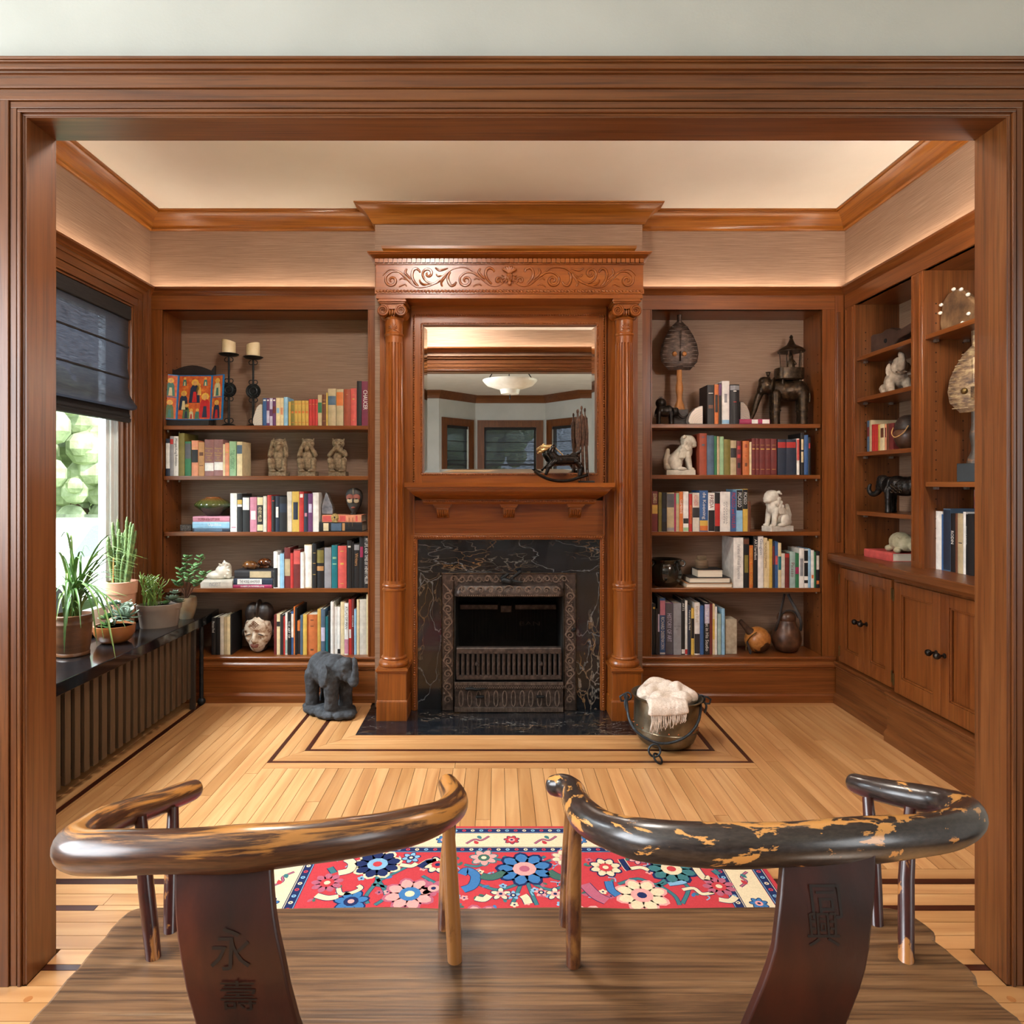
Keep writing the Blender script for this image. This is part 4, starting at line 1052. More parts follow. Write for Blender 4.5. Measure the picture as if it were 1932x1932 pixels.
# ================================================================ BENCH
SZ = .45
def lacquer(name, base, chip, thr, stretch, bnd=.03, c2=None, rough=.28, att=None, bias=0):
    m, nt, b, N, L = nodes(name)
    f, mp1 = noisetex(nt, 1.0, stretch, 7, .62, .5)
    g, mp2 = noisetex(nt, 3.0, tuple(s_*2 for s_ in stretch), 4)
    if att:
        # grain follows the bent rail: coordinates measured along and around it
        an = N('ShaderNodeAttribute'); an.attribute_name = att
        for mp in (mp1, mp2): L(an.outputs['Vector'], mp.inputs[0])
        if bias:
            sx = N('ShaderNodeSeparateXYZ'); L(an.outputs['Vector'], sx.inputs[0])
            ma = N('ShaderNodeMath'); ma.operation = 'MULTIPLY_ADD'; L(sx.outputs['Y'], ma.inputs[0]); ma.inputs[1].default_value = bias; L(f, ma.inputs[2]); f = ma.outputs[0]
    bc = ramp(nt, g, [(.3, base), (.7, c2 or tuple(x*1.8 for x in base[:3])+(1,))])
    fac = ramp(nt, f, [(thr, (0, 0, 0, 1)), (thr+bnd, (1, 1, 1, 1))])
    L(mixc(nt, fac, bc, chip), b.inputs['Base Color'])
    b.inputs['Roughness'].default_value = rough; b.inputs['Coat Weight'].default_value = .35; b.inputs['Coat Roughness'].default_value = .18
    bumpn(nt, b, fac, -.25, .001)
    _mats[name] = m; return m
RAILL = lacquer('worn_lacquer_amber', C(50, 28, 20), C(190, 130, 64), .55, (5, 62, 62), .09, C(92, 56, 34), att='straight', bias=5.0)
RAILR = lacquer('chipped_black_lacquer', C(28, 22, 20), C(206, 146, 78), .585, (16, 46, 46), .02, C(58, 48, 44), att='straight', bias=1.5)
POSTL = lacquer('worn_post_amber', C(58, 20, 14), C(160, 106, 56), .40, (18, 18, 6), .10, C(110, 62, 34))
POSTD = lacquer('worn_post_dark', C(50, 16, 12), C(176, 116, 60), .58, (18, 18, 6), .03)
SPL = mott('dark_red_lacquer', [(.3, C(24, 9, 7)), (.5, C(52, 18, 11)), (.7, C(80, 32, 17))], 5, (2, 2, .8), rough=.42, bump=.2, bscale=30, coat=.06, detail=7)
INK = flat('faded_ink', C(20, 11, 9), .5)
def seatmat():
    m, nt, b, N, L = nodes('weathered_bench_wood')
    f, _ = noisetex(nt, 1.5, (1.2, 20, 20), 7, .65, 1.2)
    c = ramp(nt, f, [(.25, C(76, 50, 29)), (.45, C(112, 78, 48)), (.62, C(136, 100, 66)), (.78, C(154, 134, 110))])
    g, _ = noisetex(nt, 1.0, (4, 170, 170), 3)
    pr = ramp(nt, g, [(.36, (.42, .38, .35, 1)), (.54, (1, 1, 1, 1))])
    c = mixc(nt, 1.0, c, pr, 'MULTIPLY')
    tc = N('ShaderNodeTexCoord')
    for (sx, sy, rx, ry) in [(-.075, 1.06, .07, .05), (-.06, 1.155, .05, .03), (-.055, 1.0, .035, .03), (.125, 1.08, .03, .02), (-.555, 1.10, .03, .02), (.67, 1.09, .03, .02)]:
        mp = N('ShaderNodeMapping'); mp.vector_type = 'POINT'; L(tc.outputs['Object'], mp.inputs[0])
        mp.inputs['Scale'].default_value = (1/rx, 1/ry, 0); mp.inputs['Location'].default_value = (-(sx-.04)/rx, -(sy-1.0)/ry, 0)
        ln = N('ShaderNodeVectorMath'); ln.operation = 'LENGTH'; L(mp.outputs[0], ln.inputs[0])
        ad = N('ShaderNodeMath'); ad.operation = 'MULTIPLY_ADD'; L(f, ad.inputs[0]); ad.inputs[1].default_value = 1.6; L(ln.outputs['Value'], ad.inputs[2])
        k = ramp(nt, ad.outputs[0], [(.0, (.8, .8, .8, 1)), (1.0, (0, 0, 0, 1))])
        k2 = nt.nodes[-1] if False else None
        sc_ = N('ShaderNodeMath'); sc_.operation = 'MULTIPLY'; L(ad.outputs[0], sc_.inputs[0]); sc_.inputs[1].default_value = .52
        k = ramp(nt, sc_.outputs[0], [(.45, (.75, .75, .75, 1)), (.95, (0, 0, 0, 1))])
        c = mixc(nt, k, c, C(26, 24, 24))
    L(c, b.inputs['Base Color']); b.inputs['Roughness'].default_value = .42
    bumpn(nt, b, g, .5, .0015); return m
bench = thing('bench', 'long weathered wooden bench with two horseshoe backs in the foreground', 'bench', (.04, 1.0, 0))
out = []
for k in range(13): out.append((-.66+1.38*k/12, 1.228+.003*math.sin(k*2.1)))
out += [(.735, 1.222), (.752, 1.205)]
for k in range(1, 22):
    y = 1.20-k*.0205; out.append((.757+.006*math.sin(k*1.3)+.004*math.sin(k*3.7), y))
out += [(.74, .765), (-.66, .765), (-.677, .785)]
for k in range(1, 18): out.append((-.679+  .0015*math.sin(k*2.2), .785+k*.0240))
out += [(-.674, 1.218)]
MB().prism(out[::-1], 'z', SZ-.05, SZ).build('seat', seatmat(), bench, bevel=.006)
for x, y in ((-.56, .84), (.64, .84), (-.56, 1.15), (.64, 1.15)):
    dx = -.03 if x < 0 else .03; dy = -.02 if y < 1 else .02
    MB().tube([(x, y, SZ-.05), (x+dx*.5, y+dy*.5, .2), (x+dx, y+dy, 0)], [.026, .024, .021], 12).build('leg', POSTD, bench, smooth=50)
for x in (-.57, .65):
    MB().tube([(x, .83, .16), (x, 1.16, .16)], .013, 8).build('stretcher', POSTD, bench, smooth=50)
def railpt(p): px, py, z = p; y = (H-z)*F/(py-CY); return Vector(((px-CX)*y/F, y, z))
RL = [(364, 1490, .625), (330, 1503, .635), (295, 1517, .645), (250, 1532, .66), (205, 1550, .675), (165, 1571, .69), (139, 1592, .705), (150, 1606, .715), (200, 1608, .722), (300, 1606, .732), (420, 1603, .736), (526, 1595, .732), (620, 1585, .724), (700, 1574, .715), (770, 1560, .703), (825, 1543, .69), (853, 1524, .675), (858, 1507, .662), (851, 1492, .652), (844, 1479, .645)]
RRr = [(1046, 1482, .640), (1066, 1483, .645), (1081, 1492, .652), (1086, 1508, .662), (1094, 1527, .675), (1112, 1547, .69), (1145, 1566, .703), (1200, 1582, .716), (1280, 1591, .727), (1380, 1595, .734), (1480, 1593, .736), (1580, 1588, .733), (1680, 1581, .727), (1760, 1572, .718), (1808, 1558, .707), (1826, 1541, .694), (1812, 1525, .68), (1775, 1513, .668), (1730, 1505, .658), (1680, 1495, .65), (1640, 1486, .642), (1614, 1478, .635)]
def mkrail(pts, mat, e0, e1):
    p3 = smoothpath([railpt(p) for p in pts], 6); m_ = len(p3)
    rr = []
    for i in range(m_):
        u = i/(m_-1); base = .0195+.0095*math.sin(math.pi*u)**1.0
        base *= 1+.03*math.sin(u*37)+.02*math.sin(u*61)
        rr.append(base)
    # rounded ends
    d0 = (p3[0]-p3[1]).normalized(); d1 = (p3[-1]-p3[-2]).normalized()
    pre = [p3[0]+d0*.016, p3[0]+d0*.013, p3[0]+d0*.007]; post = [p3[-1]+d1*.007, p3[-1]+d1*.013, p3[-1]+d1*.016]
    pa = pre+p3+post; ra = [rr[0]*.25, rr[0]*.62, rr[0]*.9]+rr+[rr[-1]*.9, rr[-1]*.62, rr[-1]*.25]
    o = MB().tube(pa, ra, 20).build('arm_rail', mat, bench, smooth=60)
    at = o.data.attributes.new('straight', 'FLOAT_VECTOR', 'POINT'); sl = 0; vals = []
    for i, p in enumerate(pa):
        if i: sl += (p-pa[i-1]).length
        for k in range(20): vals += (sl, ra[i]*math.cos(2*math.pi*k/20), ra[i]*math.sin(2*math.pi*k/20))
    at.data.foreach_set('vector', vals)
    return o
a = mkrail(RL, RAILL, 0, 0); a['label'] = 'worn amber lacquer horseshoe rail'
a = mkrail(RRr, RAILR, 0, 0); a['label'] = 'chipped black lacquer horseshoe rail'
posts = [((-.5667, 1.097, SZ), (-.612, 1.142, .66), POSTD), ((-.5707, 1.1626, SZ), (-.601, 1.234, .63), POSTD), ((-.0694, 1.0889, SZ), (-.083, 1.115, .675), POSTL), ((-.093, 1.17, SZ), (-.083, 1.235, .65), POSTL),
         ((.671, 1.0913, SZ), (.733, 1.18, .655), POSTD), ((.6735, 1.1823, SZ), (.703, 1.262, .635), POSTD), ((.1236, 1.0793, SZ), (.1315, 1.114, .672), POSTL), ((.121, 1.18, SZ), (.138, 1.235, .655), POSTL)]
for p0, p1, m_ in posts:
    p0, p1 = Vector(p0), Vector(p1); md = (p0+p1)/2+Vector((random.uniform(-.003, .003), random.uniform(-.003, .003), 0))
    MB().tube([p0-(p1-p0)*.12, p0, p0+(md-p0)*.5, md, md+(p1-md)*.5, p1], [.0115, .0118, .0126, .0126, .0115, .0095], 14).build('post', m_, bench, smooth=50)
def splat(lv, name, chars):
    ringsF = []
    for (py, cx, w, y) in lv:
        z = PZ(py, y); x = PX(cx, y); hw = w*y/F/2; th = .016
        ringsF.append([(x-hw, y, z), (x+hw, y, z), (x+hw, y+th, z), (x-hw, y+th, z)])
    o = MB().loft(ringsF).build('splat', SPL, bench, smooth=40, bevel=.003)
    for ch, py, cx, y, s_ in chars:
        for a_, b_ in zip(lv[:-1], lv[1:]):
            if a_[0] <= py <= b_[0]: break
        u = (py-a_[0])/(b_[0]-a_[0]); y = a_[3]+(b_[3]-a_[3])*u
        z = PZ(py, y); x = PX(cx, y); ph = math.atan2(a_[3]-b_[3], PZ(a_[0], a_[3])-PZ(b_[0], b_[3]))
        M4 = Matrix.Translation((x, y-.0009, z)) @ Matrix.Rotation(R(90)-ph, 4, 'X')
        text('brush_character', ch, INK, o, M4, s_, s_)
splat([(1612, 418, 180, .902), (1640, 419, 182, .895), (1690, 420.5, 185, .885), (1729, 423, 187, .878), (1770, 428, 190, .873), (1812, 436, 193, .870), (1870, 447, 194, .874), (1932, 464, 193, .885), (1985, 486, 190, .915)], 'splat',
      [('永', 1790, 436, .8705, .052), ('壽', 1878, 450, .8745, .048)])
splat([(1600, 1566, 175, .905), (1634, 1566, 176, .898), (1690, 1563, 178, .885), (1729, 1559, 178.5, .878), (1792, 1552, 179, .871), (1830, 1543, 183, .871), (1867, 1531, 186, .874), (1932, 1504.5, 189, .885), (1985, 1481, 187, .915)], 'splat',
      [('同', 1700, 1558, .884, .040), ('興', 1752, 1553, .8755, .042)])

# ================================================================ RUG
RXa, RXb, RYa, RYb = -.757, .857, 1.30, 2.380
rug = thing('rug', 'red floral wool rug with cream and blue borders beyond the bench', 'rug', (.05, 1.7, 0))
def wool(name, c, k=.82):
    return mott('wool_'+name, [(.3, tuple(x*k for x in c[:3])+(1,)), (.7, c)], 240, rough=.95, bump=.4, bscale=500, spec=.1, bdist=.0008)
WC = [wool('red', C(184, 60, 66)), wool('navy', C(34, 44, 84)), wool('cream', C(216, 198, 164)), wool('teal', C(62, 112, 116)), wool('blue', C(62, 112, 162)), wool('pink', C(220, 152, 146)), wool('green', C(66, 100, 88)), wool('mauve', C(170, 92, 112)), wool('sky', C(126, 168, 196))]
RED, NAVY, CREAM, TEAL, BLUE, PINK, GREEN, MAUVE, SKY = range(9)
MB().box(RXa, RXb, RYa, RYb, 0, .006).build('pile', WC[RED], rug, bevel=.002)
rm = MB(); LAY = [0]
def poly2(pts, col, z): rm.mat(col); rm.add([(x, y, .0061+z*.00012) for x, y in pts], [tuple(range(len(pts)))])
def frame2(d0, d1, col, z):
    for x0, x1, y0, y1 in ((RXa+d0, RXb-d0, RYb-d1, RYb-d0), (RXa+d0, RXa+d1, RYa+.1, RYb-d1), (RXb-d1, RXb-d0, RYa+.1, RYb-d1)): poly2([(x0, y0), (x1, y0), (x1, y1), (x0, y1)], col, z)
def disc(x, y, r, col, z, n_=10, e=1, a0=0): poly2([(x+r*math.cos(a0+2*math.pi*k/n_), y+e*r*math.sin(a0+2*math.pi*k/n_)) for k in range(n_)], col, z)
def petal(x, y, a, L_, w, col, z):
    c_, s_ = math.cos(a), math.sin(a); pr = [(0, 0), (.35, .8), (.65, 1), (.9, .6), (1, 0), (.9, -.6), (.65, -1), (.35, -.8)]
    poly2([(x+c_*u*L_-s_*v*w, y+s_*u*L_+c_*v*w) for u, v in pr], col, z)
def flower(x, y, r, n_, c1, c2, c3, out_=None):
    for k in range(n_):
        a = 2*math.pi*k/n_+.3
        if out_ is not None: petal(x, y, a, r*1.12, r*.34, out_, 2)
        petal(x, y, a, r, r*.26, c1, 3)
    disc(x, y, r*.45, c2, 4); disc(x, y, r*.2, c3, 5)
def ribbon(pts, w, col, z=1):
    pp = smoothpath([(x, y, 0) for x, y in pts], 5); L_ = []; R_ = []
    for i, p in enumerate(pp):
        t = (pp[min(i+1, len(pp)-1)]-pp[max(i-1, 0)]).normalized(); n2 = Vector((-t.y, t.x, 0))*w/2
        L_.append(p+n2); R_.append(p-n2)
    for i in range(len(pp)-1): poly2([(L_[i].x, L_[i].y), (L_[i+1].x, L_[i+1].y), (R_[i+1].x, R_[i+1].y), (R_[i].x, R_[i].y)], col, z)
frame2(.014, .049, NAVY, 0); frame2(.017, .019, CREAM, 1); frame2(.044, .046, SKY, 1)
frame2(.050, .136, CREAM, 0); frame2(.136, .170, NAVY, 0); frame2(.139, .141, CREAM, 1); frame2(.166, .168, SKY, 1)
# border rosettes and leaves
def border(fn, L_):
    n_ = max(1, int(L_/.115))
    for k in range(n_):
        u = (k+.5)*L_/n_; fn(u, k)
def bmot(x, y, k, vert):
    if k % 2 == 0: flower(x, y, .026, 7, BLUE if k % 4 == 0 else RED, PINK, NAVY, NAVY)
    else:
        d_ = .03
        q = [(x-d_*1.3, y-d_*.8), (x-d_*.4, y+d_*.1), (x+d_*.4, y-d_*.1), (x+d_*1.3, y+d_*.8)]
        if vert: q = [(x+(b_-y), y+(a_-x)) for a_, b_ in q]
        ribbon(q, .010, NAVY, 1); ribbon(q, .006, MAUVE, 2)
        for s_ in (-1, 1): petal(x+s_*.012, y+s_*.004, math.pi/2*s_+.5, .026, .008, TEAL if s_ > 0 else RED, 3)
border(lambda u, k: bmot(RXa+.05+u, RYb-.093, k, 0), RXb-RXa-.1)
border(lambda u, k: bmot(RXa+.093, RYa+.1+u, k, 1), RYb-RYa-.24)
border(lambda u, k: bmot(RXb-.093, RYa+.1+u, k, 1), RYb-RYa-.24)
for d_ in (.0315, .153):
    for fn, L_ in ((lambda u: (RXa+.05+u, RYb-d_), RXb-RXa-.1), (lambda u: (RXa+d_, RYa+.1+u), RYb-RYa-.24), (lambda u: (RXb-d_, RYa+.1+u), RYb-RYa-.24)):
        n_ = int(L_/.03)
        for k in range(n_):
            x_, y_ = fn((k+.5)*L_/n_)
            disc(x_, y_, .0075, (SKY, RED, CREAM)[k % 3], 1, 6); disc(x_, y_, .003, NAVY, 2, 5)
def rz(x, y):
    px, py = 480+x/1.894, 1540+y/1.894; Y = F*H/(py-CY); return ((px-CX)*Y/F, Y)
def vine(pts, col=TEAL, w=.011): q = [rz(*p) for p in pts]; ribbon(q, w+.003, NAVY, 0.5); ribbon(q, w, col, 1)
for pts in [[(400, 190), (440, 230), (400, 290), (405, 320)], [(440, 240), (500, 210), (560, 180)], [(420, 250), (520, 270), (560, 290)], [(440, 230), (470, 290), (430, 325)], [(600, 220), (660, 250), (700, 240)],
            [(750, 180), (800, 185), (850, 160), (910, 170)], [(890, 150), (965, 175), (1040, 150)], [(960, 230), (940, 280), (920, 325)], [(970, 230), (990, 280), (1010, 325)], [(1020, 180), (1080, 160), (1150, 190)],
            [(1300, 250), (1370, 230), (1440, 250), (1490, 210)], [(1440, 250), (1500, 290), (1520, 325)], [(1490, 230), (1550, 260), (1530, 320)], [(1400, 290), (1440, 260), (1500, 230)], [(800, 250), (870, 270), (940, 250)], [(1000, 250), (1060, 270), (1120, 250)]]: vine(pts)
fl = [(965, 195, .085, 9, BLUE, PINK, MAUVE, NAVY), (440, 178, .075, 9, NAVY, SKY, RED, CREAM), (1490, 195, .075, 9, TEAL, CREAM, RED, NAVY), (555, 285, .075, 8, PINK, BLUE, CREAM, MAUVE), (1385, 290, .075, 8, CREAM, PINK, NAVY, PINK),
      (1255, 190, .05, 8, CREAM, RED, CREAM, NAVY), (345, 312, .05, 7, BLUE, NAVY, PINK, NAVY), (655, 180, .045, 8, CREAM, RED, NAVY, NAVY), (260, 245, .05, 9, MAUVE, RED, CREAM, None), (1660, 258, .05, 9, MAUVE, RED, CREAM, None),
      (880, 285, .030, 5, CREAM, PINK, NAVY, NAVY), (1075, 285, .030, 5, CREAM, PINK, NAVY, NAVY), (820, 155, .045, 7, PINK, GREEN, CREAM, TEAL), (1110, 155, .045, 8, CREAM, PINK, RED, MAUVE), (560, 155, .03, 6, SKY, NAVY, CREAM, NAVY), (1370, 160, .03, 6, PINK, NAVY, CREAM, NAVY), (925, 290, .022, 5, SKY, NAVY, CREAM, None), (1025, 280, .022, 5, PINK, NAVY, CREAM, None), (640, 265, .04, 7, MAUVE, PINK, NAVY, None)]
for x, y, r, n_, c1, c2, c3, ou in fl: flower(*rz(x, y), r, n_, c1, c2, c3, ou)
for pts, col, w in [([(300, 210), (340, 200), (350, 175), (330, 160)], CREAM, .028), ([(300, 265), (310, 285), (350, 280), (380, 265), (370, 255)], CREAM, .014), ([(220, 290), (260, 300), (300, 295)], CREAM, .022), ([(1570, 180), (1590, 210), (1610, 230), (1630, 225)], CREAM, .022),
                    ([(1530, 270), (1570, 265), (1600, 285), (1640, 280)], CREAM, .013), ([(745, 270), (780, 255), (790, 220), (760, 200), (740, 215)], BLUE, .03), ([(590, 190), (620, 170), (650, 165)], NAVY, .024), ([(1310, 160), (1330, 190), (1340, 200)], NAVY, .02),
                    ([(810, 220), (850, 225), (900, 205)], GREEN, .030), ([(1050, 205), (1090, 225), (1130, 215)], GREEN, .030), ([(1265, 240), (1275, 270), (1300, 290)], BLUE, .024), ([(790, 300), (820, 305), (840, 290)], CREAM, .022), ([(520, 180), (560, 185), (580, 175)], CREAM, .018),
                    ([(1180, 250), (1220, 290), (1260, 310)], MAUVE, .035), ([(1480, 250), (1520, 245), (1540, 240)], SKY, .018), ([(1340, 195), (1380, 190), (1410, 200)], CREAM, .016), ([(960, 290), (970, 300), (980, 320)], CREAM, .025), ([(270, 190), (285, 210)], TEAL, .018), ([(1640, 200), (1660, 215)], TEAL, .018), ([(1660, 305), (1700, 310), (1720, 295)], CREAM, .02)]:
    q = [rz(*p) for p in pts]; ribbon(q, w+.005, NAVY if col != NAVY else CREAM, 2); ribbon(q, w, col, 3)
for k, (x, y) in enumerate([(-.42, 1.62), (-.15, 1.50), (.08, 1.70), (.32, 1.52), (.55, 1.66), (-.05, 1.86), (.25, 1.86), (-.35, 1.42), (.62, 1.45)]):
    flower(x, y, .07, 8, (BLUE, PINK, CREAM, NAVY)[k % 4], (PINK, CREAM, RED, SKY)[k % 4], NAVY if k % 4 != 3 else CREAM, (NAVY, MAUVE, PINK, CREAM)[k % 4])
    ribbon([(x, y), (x+.09, y+.05), (x+.16, y-.02)], .012, TEAL, 1); ribbon([(x, y), (x-.08, y-.06), (x-.15, y+.01)], .012, GREEN, 1)
for k in range(220):   # small filler sprigs
    x = random.uniform(RXa+.19, RXb-.19); y = random.uniform(1.42, RYb-.19); a_ = random.uniform(0, 6.28)
    if k % 3 == 0:
        for q in range(5): petal(x, y, a_+q*1.257, .013, .005, (SKY, CREAM, PINK, MAUVE)[k % 4], 1.2)
        disc(x, y, .004, NAVY, 1.4, 6)
    elif k % 3 == 1:
        petal(x, y, a_, .024, .006, (TEAL, GREEN, MAUVE, BLUE)[k % 4], 1.1); petal(x, y, a_+.9, .018, .005, (GREEN, TEAL)[k % 2], 1.1)
    else: ribbon([(x, y), (x+.018*math.cos(a_), y+.018*math.sin(a_)), (x+.03*math.cos(a_+.7), y+.03*math.sin(a_+.7))], .004, (NAVY, CREAM, SKY)[k % 3], 1.1)
o = rm.build('woven_pattern', WC, rug)

# ================================================================ METAL BUCKET WITH BLANKET
bx, by_ = .793, 3.15
bk = thing('bucket', 'riveted metal bucket with iron bail handle standing by the hearth', 'bucket', (bx, by_, 0))
PEW = mott('tarnished_pewter', [(.3, C(78, 74, 62)), (.5, C(120, 112, 94)), (.75, C(150, 146, 130))], 9, rough=.36, metal=.85, bump=.15, bscale=25)
BRX = Matrix.Translation((bx, by_, 0)) @ Matrix.Rotation(R(2.5), 4, 'Y') @ Matrix.Translation((-bx, -by_, 0))
b = MB(); b.T = BRX
b.lathe([(.001, .004), (.075, .004), (.110, .012), (.133, .034), (.143, .062), (.146, .085), (.1485, .086), (.150, .16), (.151, .215), (.156, .224), (.165, .229), (.166, .233), (.160, .234), (.150, .226), (.146, .21), (.140, .09), (.10, .03), (.001, .025)], (bx, by_, 0), 48)
b.build('body', PEW, bk, smooth=40)
b = MB(); b.T = BRX; b.lathe([(.1495, .083), (.152, .086), (.1495, .089)], (bx, by_, 0), 48); b.build('seam_band', PEW, bk, smooth=40)
COP = flat('copper_rivet', C(190, 110, 70), .35, .9)
for k in range(22):
    a_ = 2*math.pi*k/22; b = MB(); b.T = BRX; b.ell((bx+.1500*math.cos(a_), by_+.1500*math.sin(a_), .098), .0032, 8, 5); b.build('rivet', COP, bk, smooth=60)
BLUEIRON = mott('blued_iron', [(.3, C(40, 46, 52)), (.7, C(72, 80, 88))], 30, rough=.4, metal=.7, bump=.1)
def ringp(c, r, n_, u, v): return [Vector(c)+Vector(u)*r*math.cos(2*math.pi*k/n_)+Vector(v)*r*math.sin(2*math.pi*k/n_) for k in range(n_+1)]
for s_, zz in ((-1, .225), (1, .212)):
    e = Vector((bx+s_*.168, by_, zz))
    MB().tube(ringp(e+Vector((s_*.006, 0, .0)), .016, 16, (1, 0, 0), (0, .35, .94)), .0048, 8).build('ear_ring', BLUEIRON, bk, smooth=60)
    MB().tube([e+Vector((s_*.030, -.012, .012)), e+Vector((s_*.046, -.014, .002)), e+Vector((s_*.040, -.014, -.018)), e+Vector((s_*.020, -.01, -.018)), e+Vector((s_*.006, -.012, .0)), e+Vector((s_*.02, -.014, .016)), e+Vector((s_*.030, -.012, .012))], .005, 8).build('bail_loop', BLUEIRON, bk, smooth=60)
    MB().tube(smoothpath([e+Vector((s_*.018, -.014, -.012)), e+Vector((s_*.024, -.018, -.03)), e+Vector((s_*.016, -.02, -.06))], 4), .0052, 8).build('bail_hook', BLUEIRON, bk, smooth=60)
bp_ = [(1182, 1312, 3.12), (1183, 1332, 3.06), (1187, 1356, 3.01), (1199, 1378, 2.975), (1222, 1395, 2.955), (1250, 1403, 2.945), (1278, 1398, 2.95), (1302, 1384, 2.965), (1317, 1362, 3.0), (1322, 1338, 3.06), (1321, 1326, 3.12)]
MB().tube(smoothpath([P(*q) for q in bp_], 5), .0062, 10).build('bail_handle', BLUEIRON, bk, smooth=60)
MB().tube(ringp(P(1235, 1416, 2.94), .026, 20, (1, 0, 0), (0, .12, 1)), .0048, 8).build('bail_ring', BLUEIRON, bk, smooth=60)
c_ = P(1241, 1431, 2.925); MB().tube(ringp((c_.x, c_.y, .022), .023, 20, (.75, -.2, -.62), (.35, .9, .3)), .0045, 8).build('chain_link', WIRON, bk, smooth=60)
BLK = mott('cream_knit_wool', [(.3, C(206, 190, 174)), (.7, C(236, 224, 212))], 160, rough=.95, bump=.9, bscale=260, spec=.1, bdist=.002)
bla = thing('blanket', 'cream fringed knit blanket bundled in the metal bucket', 'blanket', (bx, by_, .16))
mb = MB()
mb.ell((bx, by_, .205), (.128, .125, .05))
def foldtube(pts, rr): mb.tube(smoothpath(pts, 5), [rr*(.8+.25*math.sin(k*.7)) for k in range((len(pts)-1)*5+1)], 10)
foldtube([(bx-.10, by_-.05, .222), (bx-.095, by_+.03, .245), (bx-.04, by_+.09, .255), (bx+.04, by_+.08, .252), (bx+.02, by_+.02, .262), (bx-.05, by_-.0, .255)], .034)
foldtube([(bx-.09, by_-.03, .235), (bx-.03, by_+.02, .268), (bx+.02, by_+.0, .262), (bx+.09, by_+.05, .255), (bx+.115, by_-.01, .232)], .028)
foldtube([(bx+.03, by_-.03, .262), (bx+.07, by_-.02, .272), (bx+.10, by_-.04, .250), (bx+.12, by_-.07, .215)], .034)
foldtube([(bx-.08, by_-.10, .232), (bx-.02, by_-.08, .252), (bx+.05, by_-.09, .250), (bx+.09, by_-.10, .228)], .033)
fl_ = []
for k in range(9):   # flap over the front rim
    u = k/8; x = bx-.095+u*.15
    mb.tube(smoothpath([(x, by_-.10, .238), (x-.002, by_-.150, .243), (x-.004, by_-.172, .228), (x-.005, by_-.176, .195-(.0 if k < 5 else -.004*(k-5)))], 4), .016, 8)
fuse(mb, 'knit_body', BLK, bla, voxel=.006, smooth=2, bump=.004, bscale=30)
fr = MB()
for k in range(40):
    u = k/39; x = bx-.104+u*.158+random.uniform(-.002, .002); L_ = (.085-.045*u)*random.uniform(.8, 1.15); z0 = .196+.012*u
    fr.tube([(x, by_-.176, z0), (x+random.uniform(-.003, .003), by_-.180, z0-L_*.35), (x+random.uniform(-.005, .004), by_-.176-random.uniform(0, .006), z0-L_*.7), (x+random.uniform(-.008, .005), by_-.173, z0-L_)], [.0026, .0023, .0021, .0012], 5)
fr.build('fringe', BLK, bla, smooth=60)['kind'] = 'stuff'

# ================================================================ ELEPHANTS
def eleph(mb, T, trunk, s, ears=.9, legs=1, tusk=0, headz=.74, headx=.47, body=(.43, .27, .29), bodyz=.60, legr=.105, earr=(.03, .15, .21), legx=.27, flatear=False):
    """local: faces +x, stands on z=0, shoulder height about 0.9; T world matrix, s scale"""
    A = T @ Matrix.Scale(s, 4)
    old = mb.T; mb.T = A
    mb.ell((0, 0, bodyz), body, 18, 12); mb.ell((.18, 0, bodyz+.04), (body[0]*.6, body[1]*.95, body[2]*.95), 16, 10); mb.ell((-.2, 0, bodyz+.02), (body[0]*.62, body[1], body[2]), 16, 10)
    for sx in (-1, 1):
        for sy in (-1, 1):
            x = sx*legx+(.02 if sx > 0 else -.02); y = sy*body[1]*.58
            mb.cap((x, y, bodyz-.08), (x+.01*sx, y, .13), legr*1.25, legr*.95); mb.tube([(x, y, .22), (x+.01*sx, y, .02), (x+.01*sx, y, 0)], [legr*.9, legr*1.08, legr*1.05], 12)
    mb.ell((headx, 0, headz), (.17, .165, .21), 14, 10); mb.ell((headx+.04, 0, headz+.10), (.12, .13, .11)); mb.ell((headx+.08, 0, headz-.09), (.11, .12, .13)); mb.cap((.25, 0, bodyz+.06), (headx, 0, headz), .19, .16)
    mb.tube(smoothpath(trunk, 5), [.088-.055*k/((len(trunk)-1)*5) for k in range((len(trunk)-1)*5+1)], 10)
    for sy in (-1, 1):
        mb.ell((headx-.14, sy*.215*ears, headz-.03), earr, 12, 10, rot=(sy*.15, -.1, sy*-.45)) if not flatear else mb.ell((headx-.25, sy*.285, headz-.10), (.145, .035, .215), 14, 10, rot=(sy*.10, .12, sy*.10))
        if tusk: mb.cap((headx+.10, sy*.085, headz-.15), (headx+.10+tusk, sy*.10, headz-.20+tusk*.3), .028, .012, 8)
        mb.ell((headx+.10, sy*.125, headz+.03), (.03, .02, .02), 8, 6)
    mb.tube([(-.42, 0, bodyz+.08), (-.47, 0, bodyz-.05), (-.46, 0, bodyz-.28)], [.03, .022, .03], 8)
    mb.T = old
def TM(x, y, z, deg): return Matrix.Translation((x, y, z)) @ Matrix.Rotation(R(deg), 4, 'Z')
STONE = mott('dark_volcanic_stone', [(.3, C(34, 35, 37)), (.55, C(54, 56, 60)), (.8, C(80, 83, 88))], 28, rough=.85, bump=.7, bscale=150, bdist=.003)
se = thing('elephant_statue', 'dark grey stone elephant statue standing on the floor by the bookcase', 'statue', (-.90, 3.585, 0), 'elephant figures')
T = TM(-.905, 3.578, .048, -38)
mb = MB(); s_ = .300
up = [(.56, 0, .66), (.64, 0, .52), (.70, 0, .50), (.725, 0, .62), (.715, 0, .80), (.69, 0, .90), (.66, 0, .92)]
